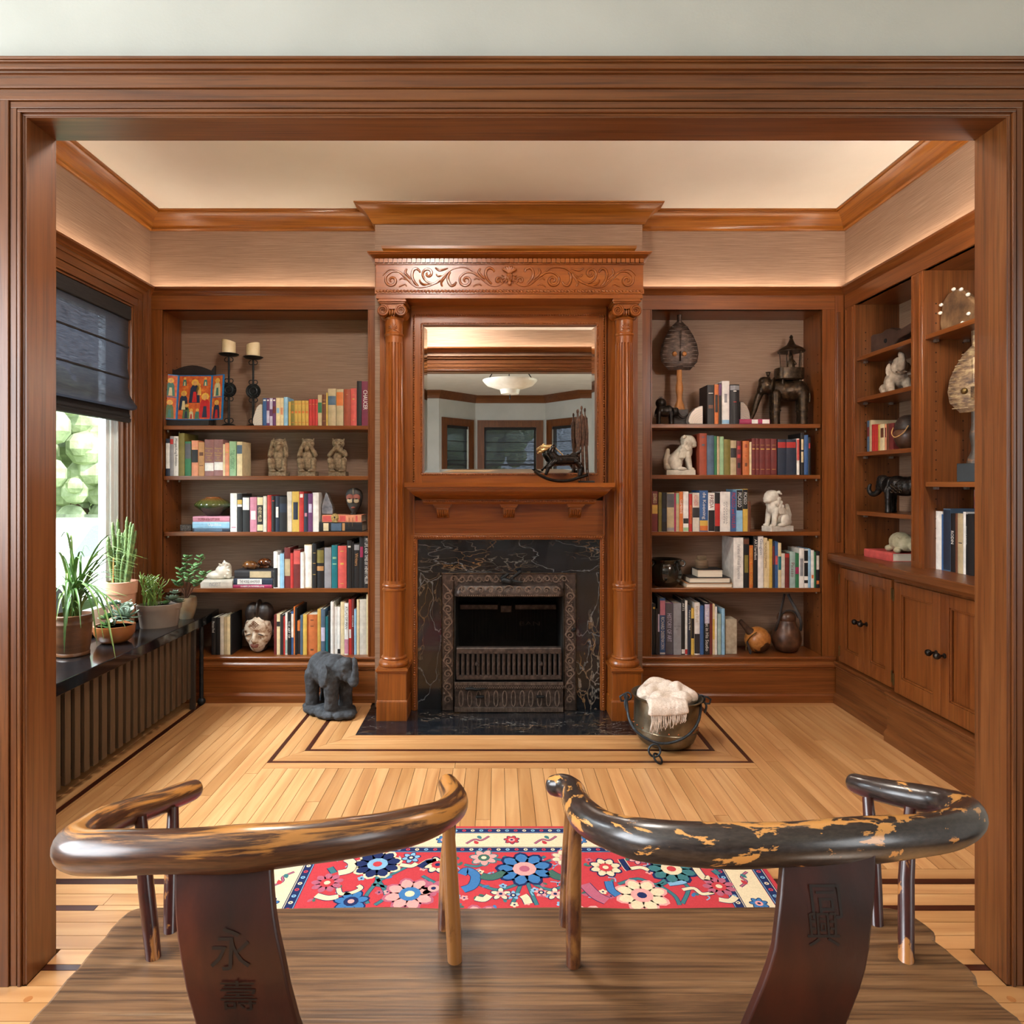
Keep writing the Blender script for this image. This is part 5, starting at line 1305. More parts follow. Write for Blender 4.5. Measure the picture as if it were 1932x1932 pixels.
eleph(mb, T, up, s_, ears=.98, headx=.45, headz=.70, body=(.40, .27, .29), legx=.24, legr=.12, flatear=True)
mb.T = T; mb.ell((0.02, 0, -.025), (.150, .095, .030), 18, 8)
for q in range(14):
    a_ = q*2*math.pi/14; mb.ell((.005+.115*math.cos(a_)*(1+.25*abs(math.cos(2*a_))), .062*math.sin(a_)*(1+.3*abs(math.sin(2*a_))), -.026), (.050, .042, .0225), 10, 6)
mb.T = None
fuse(mb, 'stone_body', STONE, se, voxel=.0045, smooth=4, bump=.003, bscale=55)
# ================================================================ PLANTS ON THE SILL
ZS = .486
GL = mott('leaf_green', [(.3, C(44, 74, 32)), (.7, C(88, 124, 54))], 14, (1, 1, 1), rough=.42, bump=.05)
GL2 = mott('leaf_yellow_green', [(.3, C(70, 98, 38)), (.7, C(124, 150, 70))], 14, rough=.42, bump=.05)
GB = mott('leaf_blue_green', [(.3, C(84, 104, 88)), (.7, C(140, 156, 136))], 12, rough=.5, bump=.05)
GJ = mott('jade_leaf', [(.3, C(50, 88, 52)), (.7, C(104, 140, 84))], 20, rough=.3, bump=.05)
GC = mott('cactus_green', [(.3, C(64, 88, 46)), (.7, C(116, 136, 78))], 60, rough=.6, bump=.6, bscale=140)
SOIL = mott('potting_soil', [(.3, C(38, 28, 20)), (.7, C(74, 56, 42))], 90, rough=.95, bump=.8)
TERRA = mott('terracotta', [(.3, C(168, 116, 88)), (.7, C(192, 142, 114))], 10, rough=.8, bump=.2)
def blade(mb, pts, w):
    pp = smoothpath(pts, 4); m_ = len(pp); L_ = []
    for i, p in enumerate(pp):
        t = (pp[min(i+1, m_-1)]-pp[max(i-1, 0)]).normalized(); sd = t.cross(Vector((0, 0, 1)))
        if sd.length < 1e-3: sd = Vector((1, 0, 0))
        sd.normalize(); ww = w*min(1, .35+2.0*i/m_)*(1-(i/(m_-1))**3)*.5+.0004
        nn = sd.cross(t)*ww*.35
        L_.append([p-sd*ww+nn, p, p+sd*ww+nn])
    v = [q for r_ in L_ for q in r_]; f = []
    for i in range(m_-1):
        for k in range(2): f.append((3*i+k, 3*i+k+1, 3*i+k+4, 3*i+k+3))
    return mb.add(v, f)
def lath(pr, c, n=28): return MB().lathe(pr, c, n)
# spider plant
c = Vector((-1.85, 2.90, ZS))
sp = thing('potted_spider_plant', 'spider plant with long arching leaves in a brown ribbed pot', 'plant', c, 'potted plants on the sill')
BROWNG = mott('brown_glaze', [(.3, C(70, 42, 24)), (.7, C(112, 72, 42))], 9, (1, 1, 3), rough=.35, bump=.25, bscale=120)
lath([(.001, 0), (.062, 0), (.066, .004), (.066, .012), (.063, .016), (.069, .05), (.073, .12), (.074, .135), (.0765, .138), (.0765, .143), (.074, .146), (.074, .162), (.0765, .166), (.0765, .176), (.070, .178), (.068, .16), (.001, .155)], c, 36).build('pot', BROWNG, sp, smooth=40)
lath([(.001, .158), (.068, .158)], c).build('soil', SOIL, sp)
tops = [(113, 1017, 2.95), (132, 1022, 2.98), (160, 1052, 2.9), (258, 1025, 2.75), (262, 1066, 2.78), (280, 1055, 2.85), (222, 1108, 2.65), (252, 1047, 2.7), (236, 1068, 2.75), (208, 1120, 2.6), (215, 1172, 2.66), (212, 1218, 2.66), (183, 1218, 2.7), (218, 1243, 2.62), (120, 1218, 2.7), (121, 1234, 2.66), (196, 1208, 2.62), (115, 1075, 2.8), (118, 1105, 2.75), (135, 1085, 2.95), (110, 1130, 2.7), (205, 1090, 2.9), (190, 1075, 3.0), (150, 1060, 2.8), (100, 1060, 2.8), (95, 1110, 2.85), (230, 1090, 2.8), (170, 1040, 2.95), (240, 1125, 2.72), (245, 1085, 2.95), (128, 1150, 2.62), (106, 1170, 2.68)]
tops += [(random.uniform(90, 262), random.uniform(1045, 1200), random.uniform(2.60, 2.95)) for _ in range(34)]
for i, (px, py, Y) in enumerate(tops):
    tip = P(px, py, Y); b0 = c+Vector((random.uniform(-.026, .026), random.uniform(-.026, .026), .158))
    d_ = tip-b0; hh = Vector((d_.x, d_.y, 0))
    if d_.z > .05: m1 = b0+hh*.18+Vector((0, 0, d_.z*.62)); m2 = b0+hh*.55+Vector((0, 0, d_.z*1.08))
    else:
        up_ = random.uniform(.10, .17); m1 = b0+hh*.28+Vector((0, 0, up_)); m2 = b0+hh*.74+Vector((0, 0, up_*.80+d_.z*.15))
    m1.x = max(m1.x, XL+.008); m2.x = max(m2.x, XL+.008); tip.x = max(tip.x, XL+.01)
    blade(MB(), [b0, m1, m2, tip], random.uniform(.008, .0125)).build('leaf', (GL, GL2, GL)[i % 3], sp, smooth=60)
# succulents in a low bowl
c = Vector((-1.80, 3.13, ZS))
su = thing('potted_succulents', 'grey-green rosette succulents in a low brown clay bowl', 'plant', c, 'potted plants on the sill')
lath([(.001, .002), (.05, 0), (.072, .016), (.086, .045), (.089, .075), (.0885, .082), (.083, .082), (.080, .07), (.001, .066)], c, 36).build('bowl', mott('caramel_glaze', [(.3, C(112, 62, 28)), (.7, C(152, 92, 46))], 8, rough=.3, bump=.1), su, smooth=40)
lath([(.001, .072), (.080, .072)], c).build('soil', SOIL, su)
def rosette(root, cc, r, n_, mat, tilt=(0, 0)):
    for k in range(n_):
        a_ = k*2.399; ring = math.sqrt((k+.5)/n_); el = R(72-62*ring); L_ = r*(.45+.55*ring)
        dv = Vector((math.cos(a_)*math.cos(el), math.sin(a_)*math.cos(el), math.sin(el)))
        dv = (Euler((tilt[0], tilt[1], 0)).to_matrix() @ dv); mb = MB(); p1 = cc+dv*L_
        sd = dv.cross(Vector((.1, .2, 1))).normalized(); up_ = sd.cross(dv).normalized(); rg = []
        for u, w, t in [(0, .12, .06), (.3, .22, .08), (.65, .32, .08), (.88, .20, .05), (1, .02, .01)]:
            q = cc+dv*L_*u+up_*L_*.10*u*u
            rg.append([q-sd*w*L_, q-up_*t*L_, q+sd*w*L_, q+up_*t*L_*.5])
        mb.loft(rg).build('leaf', mat, root, smooth=70)
rosette(su, c+Vector((.045, .005, .118)), .070, 30, GB, (R(25), R(28)))
rosette(su, c+Vector((-.045, .02, .105)), .05, 18, GJ, (0, R(-15)))
rosette(su, c+Vector((-.01, -.045, .085)), .04, 14, GL, (R(25), 0))
rosette(su, c+Vector((.02, .055, .15)), .05, 18, GB)
rosette(su, c+Vector((-.02, .03, .17)), .04, 14, GB)
for k in range(9):
    a_ = random.uniform(0, 6.28); MB().tube(smoothpath([c+Vector((0, 0, .08)), c+Vector((.03*math.cos(a_), .03*math.sin(a_), .16)), c+Vector((.075*math.cos(a_), .06*math.sin(a_), .17+random.uniform(-.02, .03)))], 4), .002, 5).build('stem', GB, su)
# cactus-like column cluster
c = Vector((-1.885, 3.34, ZS))
ca = thing('potted_column_cactus', 'tall cluster of slender green column stems in a terracotta pot', 'plant', c, 'potted plants on the sill')
lath([(.001, 0), (.050, 0), (.064, .195), (.070, .197), (.073, .255), (.067, .257), (.062, .24), (.001, .236)], c, 32).build('pot', TERRA, ca, smooth=40)
lath([(.001, .24), (.064, .24)], c).build('soil', SOIL, ca)
tp = [(193, 1014), (204, 1012), (212, 985), (222, 979), (230, 1005), (240, 975), (247, 985), (252, 988), (254, 1012), (246, 1020), (236, 1000), (228, 1020), (216, 1010), (208, 1030), (199, 1035), (245, 1035), (257, 1035), (255, 1052), (222, 1035), (233, 1030), (211, 1050), (225, 998), (250, 1062), (203, 1060)]
tp += [(random.uniform(195, 258), random.uniform(1000, 1075)) for _ in range(16)]
for i, (px, py) in enumerate(tp):
    Y = 3.34+random.uniform(-.05, .04); t_ = P(px, py, Y); t_.x = max(t_.x, XL+.014)
    b0 = c+Vector(((t_.x-c.x)*.45, (Y-3.34)*.8, .238)); md = (b0+t_)/2+Vector((random.uniform(-.006, .006), 0, .01)); n_ = 9
    pts = smoothpath([b0, md, t_], 14); rr = [(.0066+.0021*(k % 2))*(1 if k < len(pts)-3 else .75-.2*(k-len(pts)+3)) for k in range(len(pts))]
    MB().tube(pts, rr, 7).build('stem', GC, ca, smooth=70)
MB().tube([c+Vector((-.015, -.05, .235)), c+Vector((-.012, -.05, .38))], .003, 6).build('plant_stake', flat('bamboo_stake', C(200, 140, 80), .6), ca)
# oval pot
c = Vector((-1.765, 3.475, ZS))
ov = thing('potted_mixed_plants', 'grey-brown oval pot of feathery stems and small succulents', 'plant', c, 'potted plants on the sill')
A_ = Matrix.Translation(c) @ Matrix.Rotation(R(28), 4, 'Z') @ Matrix.Diagonal((1.28, .85, 1, 1))
b = MB(); b.T = A_; b.lathe([(.001, 0), (.068, 0), (.070, .006), (.079, .088), (.083, .092), (.085, .118), (.079, .12), (.076, .105), (.001, .10)], (0, 0, 0), 40); b.build('pot', mott('taupe_plastic', [(.3, C(112, 96, 84)), (.7, C(132, 116, 102))], 6, rough=.5, bump=.05), ov, smooth=40)
b = MB(); b.T = A_; b.lathe([(.001, .106), (.078, .106)], (0, 0, 0), 32); b.build('soil', SOIL, ov)
st = MB()
for k in range(30):
    p = c+Vector((random.uniform(-.07, .0), random.uniform(-.04, .03), .106)); dirv = Vector((random.uniform(-.3, .25), random.uniform(-.3, .2), 1)).normalized()
    for q in range(3):
        L_ = random.uniform(.035, .06); e = p+dirv*L_
        if e.x < XL+.01: e.x = XL+.01
        st.tube([p, (p+e)/2+Vector((random.uniform(-.004, .004), 0, 0)), e], .0021, 5)
        for w in range(2):
            d2 = (dirv+Vector((random.uniform(-1, 1), random.uniform(-1, 1), random.uniform(-.2, .5)))).normalized(); st.tube([e, e+d2*random.uniform(.02, .035)], .0019, 5)
        p = e; dirv = (dirv+Vector((random.uniform(-.6, .6), random.uniform(-.6, .4), .1))).normalized()
st.build('feathery_stems', GL2, ov, smooth=60)['kind'] = 'stuff'
rosette(ov, c+Vector((.055, .02, .135)), .05, 16, GB); rosette(ov, c+Vector((.085, .03, .12)), .04, 14, GB); rosette(ov, c+Vector((.04, -.02, .12)), .035, 12, GJ); rosette(ov, c+Vector((.06, .04, .165)), .035, 10, GB)
# jade plant
c = Vector((-1.722, 3.685, ZS))
jd = thing('potted_jade_plant', 'jade plant with plump oval leaves in a stoneware pot beside the bookcase', 'plant', c, 'potted plants on the sill')
lath([(.001, 0), (.034, 0), (.046, .03), (.055, .075), (.054, .105), (.050, .118), (.047, .117), (.049, .10), (.001, .095)], c, 32).build('pot', mott('mottled_stoneware', [(.3, C(92, 72, 50)), (.5, C(126, 104, 76)), (.7, C(120, 120, 108))], 14, rough=.4, bump=.3), jd, smooth=40)
lath([(.001, .10), (.048, .10)], c).build('soil', SOIL, jd)
STEM = flat('jade_stem', C(110, 76, 58), .6)
for px, py, Y in [(352, 1052, 3.66), (380, 1052, 3.66), (340, 1075, 3.64), (366, 1068, 3.64), (388, 1082, 3.62), (334, 1098, 3.62), (356, 1085, 3.6), (376, 1098, 3.6)]:
    t_ = P(px, py, Y); b0 = c+Vector((0, 0, .10)); pts = smoothpath([b0, b0+(t_-b0)*.5+Vector((0, 0, .015)), t_], 4)
    MB().tube(pts, .0032, 6).build('stem', STEM, jd, smooth=60)
    for k in range(9):
        q = pts[-1-(k//2)] if k < 8 else pts[-1]; a_ = k*2.2+px; dv = Vector((math.cos(a_), math.sin(a_)*.8, .45)).normalized()
        ctr = q+dv*.017
        if ctr.y > 3.735: continue
        MB().ell(ctr, (.0185, .0115, .0050), 8, 6, rot=(0, -math.asin(max(-1, min(1, dv.z))), math.atan2(dv.y, dv.x))).build('leaf', GJ, jd, smooth=80)
# ================================================================ BOOKS
ORD = ['zeroth', 'first', 'second', 'third', 'fourth', 'fifth', 'sixth', 'seventh', 'eighth', 'ninth', 'tenth', 'eleventh', 'twelfth', 'thirteenth', 'fourteenth', 'fifteenth', 'sixteenth', 'seventeenth', 'eighteenth', 'nineteenth', 'twentieth']
def ordn(i): return ORD[i] if i <= 20 else {21: 'twenty-first', 22: 'twenty-second', 23: 'twenty-third', 24: 'twenty-fourth', 25: 'twenty-fifth', 26: 'twenty-sixth', 27: 'twenty-seventh', 28: 'twenty-eighth', 29: 'twenty-ninth', 30: 'thirtieth', 31: 'thirty-first', 32: 'thirty-second', 33: 'thirty-third', 34: 'thirty-fourth', 35: 'thirty-fifth', 36: 'thirty-sixth'}[i]
NAMED = {'black': (30, 30, 32), 'navy blue': (32, 46, 84), 'blue': (52, 96, 170), 'light blue': (140, 190, 222), 'teal': (24, 112, 120), 'green': (52, 116, 78), 'pale green': (150, 190, 150), 'olive': (124, 114, 54), 'white': (232, 230, 224), 'cream': (224, 206, 162), 'beige': (186, 168, 132), 'grey': (142, 142, 146), 'tan': (184, 134, 84), 'brown': (104, 62, 42), 'orange': (226, 120, 44), 'yellow': (226, 186, 58), 'red': (198, 48, 46), 'coral red': (222, 92, 88), 'dark red': (124, 34, 38), 'pink': (214, 132, 160), 'magenta': (176, 40, 100), 'purple': (104, 58, 104), 'mauve': (148, 104, 104), 'gold': (196, 160, 74)}
def cname(c): return min(NAMED, key=lambda k: sum((a-b)**2 for a, b in zip(NAMED[k], c)))
COLS = {'k': (28, 28, 30), 'kk': (46, 44, 46), 'nv': (38, 48, 66), 'bl': (58, 96, 148), 'lb': (146, 192, 222), 'te': (22, 112, 122), 'tb': (44, 136, 176), 'gr': (48, 116, 76), 'pg': (152, 190, 148), 'ol': (126, 116, 56), 'w': (234, 232, 226), 'ow': (214, 208, 194), 'cr': (226, 208, 164), 'be': (188, 170, 134), 'gy': (146, 146, 150), 'dg': (86, 86, 92), 'tn': (186, 138, 88), 'bn': (106, 64, 44), 'or': (208, 116, 54), 'do': (196, 112, 62), 'ye': (212, 178, 84), 'rd': (188, 52, 48), 'co': (206, 88, 82), 'dr': (112, 44, 42), 'pk': (202, 134, 154), 'mg': (160, 44, 86), 'pu': (104, 60, 106), 'ma': (148, 104, 102), 'go': (198, 162, 78), 'sl': (78, 100, 122), 'la': (196, 190, 214), 'sa': (220, 146, 110), 'ru': (158, 72, 48), 'pgr': (160, 186, 180), 'mr': (122, 44, 72)}
def bmat(k):
    c = COLS[k]; return mott('book_'+k, [(.3, C(*[x*.90 for x in c])), (.7, C(*[min(255, x*1.04) for x in c]))], 30, rough=.5, bump=.12, bscale=350, bdist=.0006)
XT = {'b': Matrix.Identity(4)}
def book(frame, u0, u1, z0, h, d0, dep, col, label, group, bands=(), title=None, tcol='w', tspan=(.15, .85), flatt=False, round_=.0016, lean=0, stripes=()):
    """upright book, spine towards the room. frame: matrix local(u, d, z) -> world"""
    if u1-u0 < .005: u1 = u0+.005
    A = frame
    if lean: A = frame @ Matrix.Translation((u0, 0, z0)) @ Matrix.Rotation(lean, 4, 'Y') @ Matrix.Translation((-u0, 0, -z0))
    w = u1-u0; t = min(.0022, w*.14); bl_ = round_ if w > .012 else .0006
    base = A @ Vector(((u0+u1)/2, d0+dep/2, z0))
    root = thing('book', label, 'book', base, group)
    def arc(off, inset=0):
        return [(u0+inset+(w-2*inset)*k/6, d0+bl_-math.sin(math.pi*k/6)*bl_-off) for k in range(7)]
    fr = arc(0)
    pl = [(u0, d0+dep)]+fr+[(u1, d0+dep), (u1-t, d0+dep), (u1-t, d0+.006), (u0+t, d0+.006), (u0+t, d0+dep)]
    b = MB(); b.T = A; b.prism(pl, 'z', z0, z0+h); b.build('cover', bmat(col), root)
    b = MB(); b.T = A; b.box(u0+t, u1-t, d0+.006, d0+dep-.004, z0+.002, z0+h-.0035); b.build('pages', PAPERV, root)
    for (a0, a1, c) in bands:
        q = arc(.0004, w*.02); b = MB(); b.T = A
        b.prism(q+[(p[0], p[1]+.0012) for p in q[::-1]], 'z', z0+h*a0, z0+h*a1); b.build('spine_panel', bmat(c), root)
    for (a0, th, c) in stripes:
        q = arc(.0004, w*.10); b = MB(); b.T = A
        b.prism(q+[(p[0], p[1]+.0012) for p in q[::-1]], 'z', z0+h*a0, z0+h*a0+th); b.build('spine_rule', bmat(c), root)
    if title:
        cz = z0+h*(1-(tspan[0]+tspan[1])/2); ln = h*(tspan[1]-tspan[0])
        if flatt: M4 = A @ Matrix.Translation(((u0+u1)/2, d0-.0011, cz)) @ Matrix.Rotation(R(90), 4, 'X'); wdt, hgt = w*.8, ln
        else: M4 = A @ Matrix.Translation(((u0+u1)/2, d0-.0011, cz)) @ Matrix.Rotation(R(90), 4, 'X') @ Matrix.Rotation(R(-90), 4, 'Z'); wdt, hgt = ln, min(w*.62, .024)
        text('title', title, bmat(tcol), root, M4, wdt, hgt)
    return root
def hbook(frame, u0, u1, z0, z1, d0, dep, col, label, group, title=None, tcol='w', pages=False, tspan=(.1, .9), bands=()):
    """book lying flat, spine (or page edge) towards the room"""
    base = frame @ Vector(((u0+u1)/2, d0+dep/2, z0)); root = thing('book', label, 'book', base, group)
    t = min(.0025, (z1-z0)*.14)
    b = MB(); b.T = frame
    if pages:
        b.box(u0, u1, d0, d0+dep, z0, z0+t).box(u0, u1, d0, d0+dep, z1-t, z1).box(u0, u1, d0+dep-t, d0+dep, z0, z1)
        b.build('cover', bmat(col), root)
        b = MB(); b.T = frame; b.box(u0+.004, u1-.004, d0+.005, d0+dep-t, z0+t, z1-t); b.build('pages', PAPER, root)
    else:
        pl = [(d0+dep, z0), (d0+.002, z0), (d0, z0+(z1-z0)*.25), (d0, z0+(z1-z0)*.75), (d0+.002, z1), (d0+dep, z1), (d0+dep, z1-t), (d0+.006, z1-t), (d0+.006, z0+t), (d0+dep, z0+t)]
        b.prism(pl, 'x', u0, u1); b.build('cover', bmat(col), root)
        b = MB(); b.T = frame; b.box(u0+.003, u1-.003, d0+.006, d0+dep-.004, z0+t, z1-t); b.build('pages', PAPER, root)
        for a0, a1, c in bands:
            b = MB(); b.T = frame; b.box(u0+(u1-u0)*a0, u0+(u1-u0)*a1, d0-.0005, d0+.001, z0+(z1-z0)*.1, z1-(z1-z0)*.1); b.build('spine_panel', bmat(c), root)
    if title:
        M4 = frame @ Matrix.Translation((u0+(u1-u0)*(tspan[0]+tspan[1])/2, d0-.0011, (z0+z1)/2)) @ Matrix.Rotation(R(90), 4, 'X')
        text('title', title, bmat(tcol), root, M4, (u1-u0)*(tspan[1]-tspan[0]), (z1-z0)*.5)
    return root
FB = Matrix.Identity(4)
def shelf_books(ox, oy, s, z0, case, shelf, data, lim=(-9, 9)):
    grp = 'upright books on the %s shelf of the %s' % (shelf, case)
    prev = lim[0]
    for i, row in enumerate(data):
        x0, x1, yt, col = row[:4]; opt = row[4] if len(row) > 4 else {}
        Yf = 3.786+opt.get('back', random.uniform(0, .006))
        u0, u1 = PX(ox+x0/s, Yf), PX(ox+x1/s, Yf); zt = PZ(oy+yt/s, Yf)
        u0 = max(u0, prev+.0004); u1 = min(max(u1, u0+.005), lim[1]); prev = u1
        h = max(.05, zt-z0); dep = min(.198, h*random.uniform(.66, .74), 3.99-Yf)
        nm = cname(COLS[col]); sz = 'thin ' if u1-u0 < .013 else ('thick ' if u1-u0 > .042 else '')
        lab = '%s%s upright book, %s from left on %s shelf of %s' % (sz, nm, ordn(i+1), shelf, case)
        o = {k: v for k, v in opt.items() if k != 'back'}
        book(FB, u0, u1, z0, h, Yf, dep, col, lab, grp, **o)
OR1 = dict(stripes=[(.12, .003, 'or'), (.5, .012, 'or'), (.86, .003, 'or')])
GT = [(.15, .002, 'go'), (.82, .002, 'go'), (.70, .006, 'go')]
A1 = (280, 560, 4.391); A2 = (280, 790, 4.391); A3 = (280, 990, 4.391); D1 = (1210, 560, 4.391); E1_ = (1210, 790, 5.367); F1_ = (1210, 990, 5.367)
LBC, RBC = 'left bookcase', 'right bookcase'
shelf_books(*A1, LS[0], LBC, 'top', [(947, 977, 840, 'bl', dict(stripes=[(.9, .008, 'w')])), (978, 1002, 840, 'pu', dict(bands=[(.1, .55, 'la')], stripes=[(.9, .008, 'w')])), (1003, 1028, 840, 'la', dict(bands=[(.35, .6, 'pu')], stripes=[(.9, .008, 'w')])), (1029, 1054, 840, 'pu', dict(bands=[(.45, .7, 'dr')], stripes=[(.9, .008, 'w')])),
    (1057, 1088, 837, 'cr', dict(stripes=[(.45, .03, 'lb')])), (1090, 1118, 837, 'cr', dict(stripes=[(.4, .04, 'sa')])), (1121, 1153, 830, 'lb'), (1160, 1178, 868, 'go'), (1180, 1207, 862, 'ol', OR1), (1209, 1236, 860, 'go', OR1), (1238, 1266, 860, 'go', OR1), (1268, 1296, 860, 'go', OR1), (1298, 1326, 860, 'go', OR1),
    (1328, 1352, 848, 'rd', dict(stripes=[(.8, .002, 'go')])), (1354, 1378, 848, 'rd', dict(stripes=[(.8, .002, 'go')])), (1380, 1402, 848, 'rd', dict(stripes=[(.8, .002, 'go')])), (1404, 1436, 812, 'be', dict(bands=[(.42, .75, 'gr')])), (1438, 1472, 810, 'bn', dict(stripes=GT)), (1473, 1484, 795, 'ye'), (1486, 1552, 760, 'be', dict(bands=[(.56, .80, 'sl')], round_=.005)),
    (1556, 1614, 765, 'be', dict(bands=[(.55, .92, 'or')], round_=.004)), (1618, 1672, 765, 'ru', dict(stripes=[(.85, .002, 'tn')], round_=.005)), (1674, 1724, 758, 'co', dict(stripes=GT, round_=.004)), (1727, 1765, 697, 'k'), (1767, 1828, 700, 'mr', dict(title='CHAUCER', tspan=(.2, .64)))], lim=(-9, LBX1-.001))
shelf_books(*A2, LS[1], LBC, 'second', [(143, 178, 165, 'nv', dict(bands=[(.2, .88, 'w')])), (178, 205, 145, 'gy', dict(bands=[(.8, .93, 'rd')])), (206, 248, 145, 'w', dict(title='Morgan King Robinson', tcol='k', tspan=(.06, .75))), (249, 298, 120, 'ol'), (302, 352, 188, 'gr', dict(bands=[(.5, .94, 'dg')])), (357, 410, 180, 'sa', dict(bands=[(.38, .74, 'k')], stripes=[(.78, .003, 'go')])),
    (412, 462, 195, 'tn', dict(stripes=[(.6, .02, 'bn'), (.3, .004, 'bn')])), (464, 540, 172, 'ma', dict(bands=[(.14, .36, 'w')], title='Dictionary\nof\nMythology\nFolklore\nand\nSymbols', tcol='go', tspan=(.22, .6), flatt=True, round_=.004)), (542, 616, 172, 'ma', dict(bands=[(.16, .38, 'w')], title='Dictionary\nof\nMythology\nFolklore\nand\nSymbols', tcol='go', tspan=(.22, .6), flatt=True, round_=.004)),
    (618, 634, 210, 'cr'), (635, 668, 200, 'sa', dict(stripes=GT)), (670, 724, 187, 'pg', dict(title='TO KILL A MOCKINGBIRD', tcol='gr', tspan=(.25, .8))), (732, 776, 190, 'cr', dict(bands=[(.65, .90, 'sl')], back=.004))])
shelf_books(*A2, LS[2], LBC, 'third', [(678, 732, 618, 'w', dict(stripes=[(.1, .006, 'pk')])), (735, 775, 622, 'k', dict(bands=[(.73, .84, 'ye'), (.66, .72, 'w')])), (780, 835, 645, 'k', dict(bands=[(.62, .97, 'w')])), (840, 896, 650, 'pk', dict(stripes=[(.35, .05, 'w')])), (900, 948, 642, 'k', dict(bands=[(.75, .97, 'cr'), (.03, .2, 'cr')], title='HENRY MILLER', tcol='cr', tspan=(.3, .72))), (950, 978, 642, 'ow'),
    (985, 1018, 633, 'rd'), (1020, 1046, 640, 'k', dict(stripes=[(.85, .006, 'rd')])), (1050, 1082, 640, 'nv', dict(stripes=[(.4, .06, 'w')])), (1085, 1145, 645, 'k', dict(bands=[(.55, .8, 'nv')])), (1148, 1187, 605, 'ow'), (1190, 1248, 603, 'ye', dict(stripes=[(.3, .10, 'nv')])), (1250, 1286, 603, 'rd', dict(stripes=[(.85, .02, 'w')])), (1289, 1319, 620, 'nv', dict(stripes=[(.4, .02, 'pk')])), (1321, 1360, 620, 'pu', dict(stripes=[(.5, .05, 'la')])), (1362, 1410, 612, 'w')])
shelf_books(*A3, LS[3], LBC, 'fourth', [(1036, 1070, 222, 'w', dict(bands=[(.02, .55, 'k')])), (1072, 1088, 250, 'w'), (1090, 1123, 240, 'lb'), (1125, 1174, 190, 'dr', dict(bands=[(.30, .72, 'be')])), (1176, 1201, 235, 'rd'), (1203, 1256, 205, 'dr', dict(bands=[(.62, .97, 'co')])), (1259, 1288, 230, 'w'), (1290, 1352, 165, 'cr', dict(bands=[(.02, .98, 'w')], stripes=[(.84, .006, 'be'), (.1, .006, 'k')], round_=.004)), (1358, 1390, 155, 'k', dict(stripes=[(.3, .003, 'go'), (.55, .003, 'go'), (.78, .003, 'go')])),
    (1392, 1452, 200, 'k', dict(bands=[(.64, .97, 'ol'), (.44, .56, 'tn')], round_=.004)), (1458, 1514, 190, 'gy'), (1518, 1565, 170, 'te', dict(stripes=[(.68, .012, 'pg'), (.55, .006, 'pg')])), (1568, 1640, 175, 'co', dict(stripes=[(.55, .012, 'go'), (.86, .006, 'go'), (.1, .004, 'go')], round_=.004)), (1646, 1682, 130, 'k', dict(stripes=[(.85, .01, 'ow')])), (1683, 1701, 140, 'k'), (1702, 1747, 155, 'k', dict(bands=[(.85, .97, 'gy')], title='Writers', tcol='tn', tspan=(.22, .5))), (1748, 1784, 100, 'k', dict(stripes=[(.6, .06, 'mg')])), (1785, 1826, 90, 'k', dict(title='MY LIFE AND TIMES BY HENRY MILLER', tcol='w', tspan=(.05, .92)))], lim=(-9, LBX1-.001))
shelf_books(*A3, ZB, LBC, 'bottom', [(522, 556, 770, 'k', dict(title='Mexican Food', tcol='w', tspan=(.1, .4))), (558, 592, 768, 'k'), (594, 622, 765, 'ow'), (623, 646, 765, 'be'), (648, 676, 765, 'cr'), (678, 690, 745, 'k'),
    (1040, 1062, 745, 'dr'), (1063, 1090, 742, 'cr', dict(bands=[(.7, .82, 'kk')])), (1092, 1116, 745, 'kk'), (1118, 1132, 760, 'rd'), (1134, 1152, 730, 'w', dict(bands=[(.03, .35, 'pgr')])), (1153, 1178, 728, 'k', dict(title='THE ART OF', tcol='w', tspan=(.2, .6))), (1180, 1202, 720, 'bl', dict(bands=[(.4, .95, 'w')])), (1203, 1214, 680, 'or'), (1215, 1231, 690, 'k'), (1232, 1256, 795, 'or', dict(bands=[(.02, .7, 'k')])), (1258, 1279, 750, 'sl'), (1281, 1311, 745, 'ye'), (1313, 1396, 745, 'do', dict(stripes=[(.85, .006, 'bn'), (.7, .005, 'bn'), (.1, .01, 'bn')], round_=.005)), (1400, 1428, 700, 'go'),
    (1430, 1462, 700, 'sl', dict(bands=[(.3, .6, 'la')])), (1463, 1488, 760, 'te'), (1490, 1507, 715, 'k'), (1509, 1534, 640, 'w'), (1536, 1564, 680, 'w'), (1566, 1590, 680, 'w', dict(bands=[(.02, .12, 'k')])), (1592, 1622, 640, 'cr'), (1624, 1656, 650, 'w', dict(bands=[(.02, .3, 'pk')], title='ATLAS OF MAN', tcol='k', tspan=(.06, .5))), (1658, 1683, 620, 'rd', dict(stripes=[(.3, .05, 'w')])), (1685, 1703, 615, 'dr', dict(title='DOGS', tcol='w', tspan=(.3, .5))), (1705, 1724, 700, 'lb'), (1726, 1748, 620, 'cr'), (1750, 1804, 618, 'ow'), (1806, 1826, 575, 'cr')], lim=(-9, LBX1-.001))
shelf_books(*D1, RS[0], RBC, 'top', [(548, 604, 730, 'k', dict(stripes=[(.78, .004, 'w'), (.4, .02, 'bn')])), (606, 640, 725, 'or', dict(stripes=[(.3, .1, 'k')])), (642, 666, 715, 'k', dict(bands=[(.7, .97, 'pu')])), (668, 731, 697, 'w', dict(bands=[(.01, .1, 'lb')], stripes=[(.5, .05, 'gy')], round_=.004)), (737, 815, 725, 'k', dict(bands=[(.86, .97, 'gy')], stripes=[(.82, .005, 'w'), (.55, .004, 'rd')], round_=.006))])
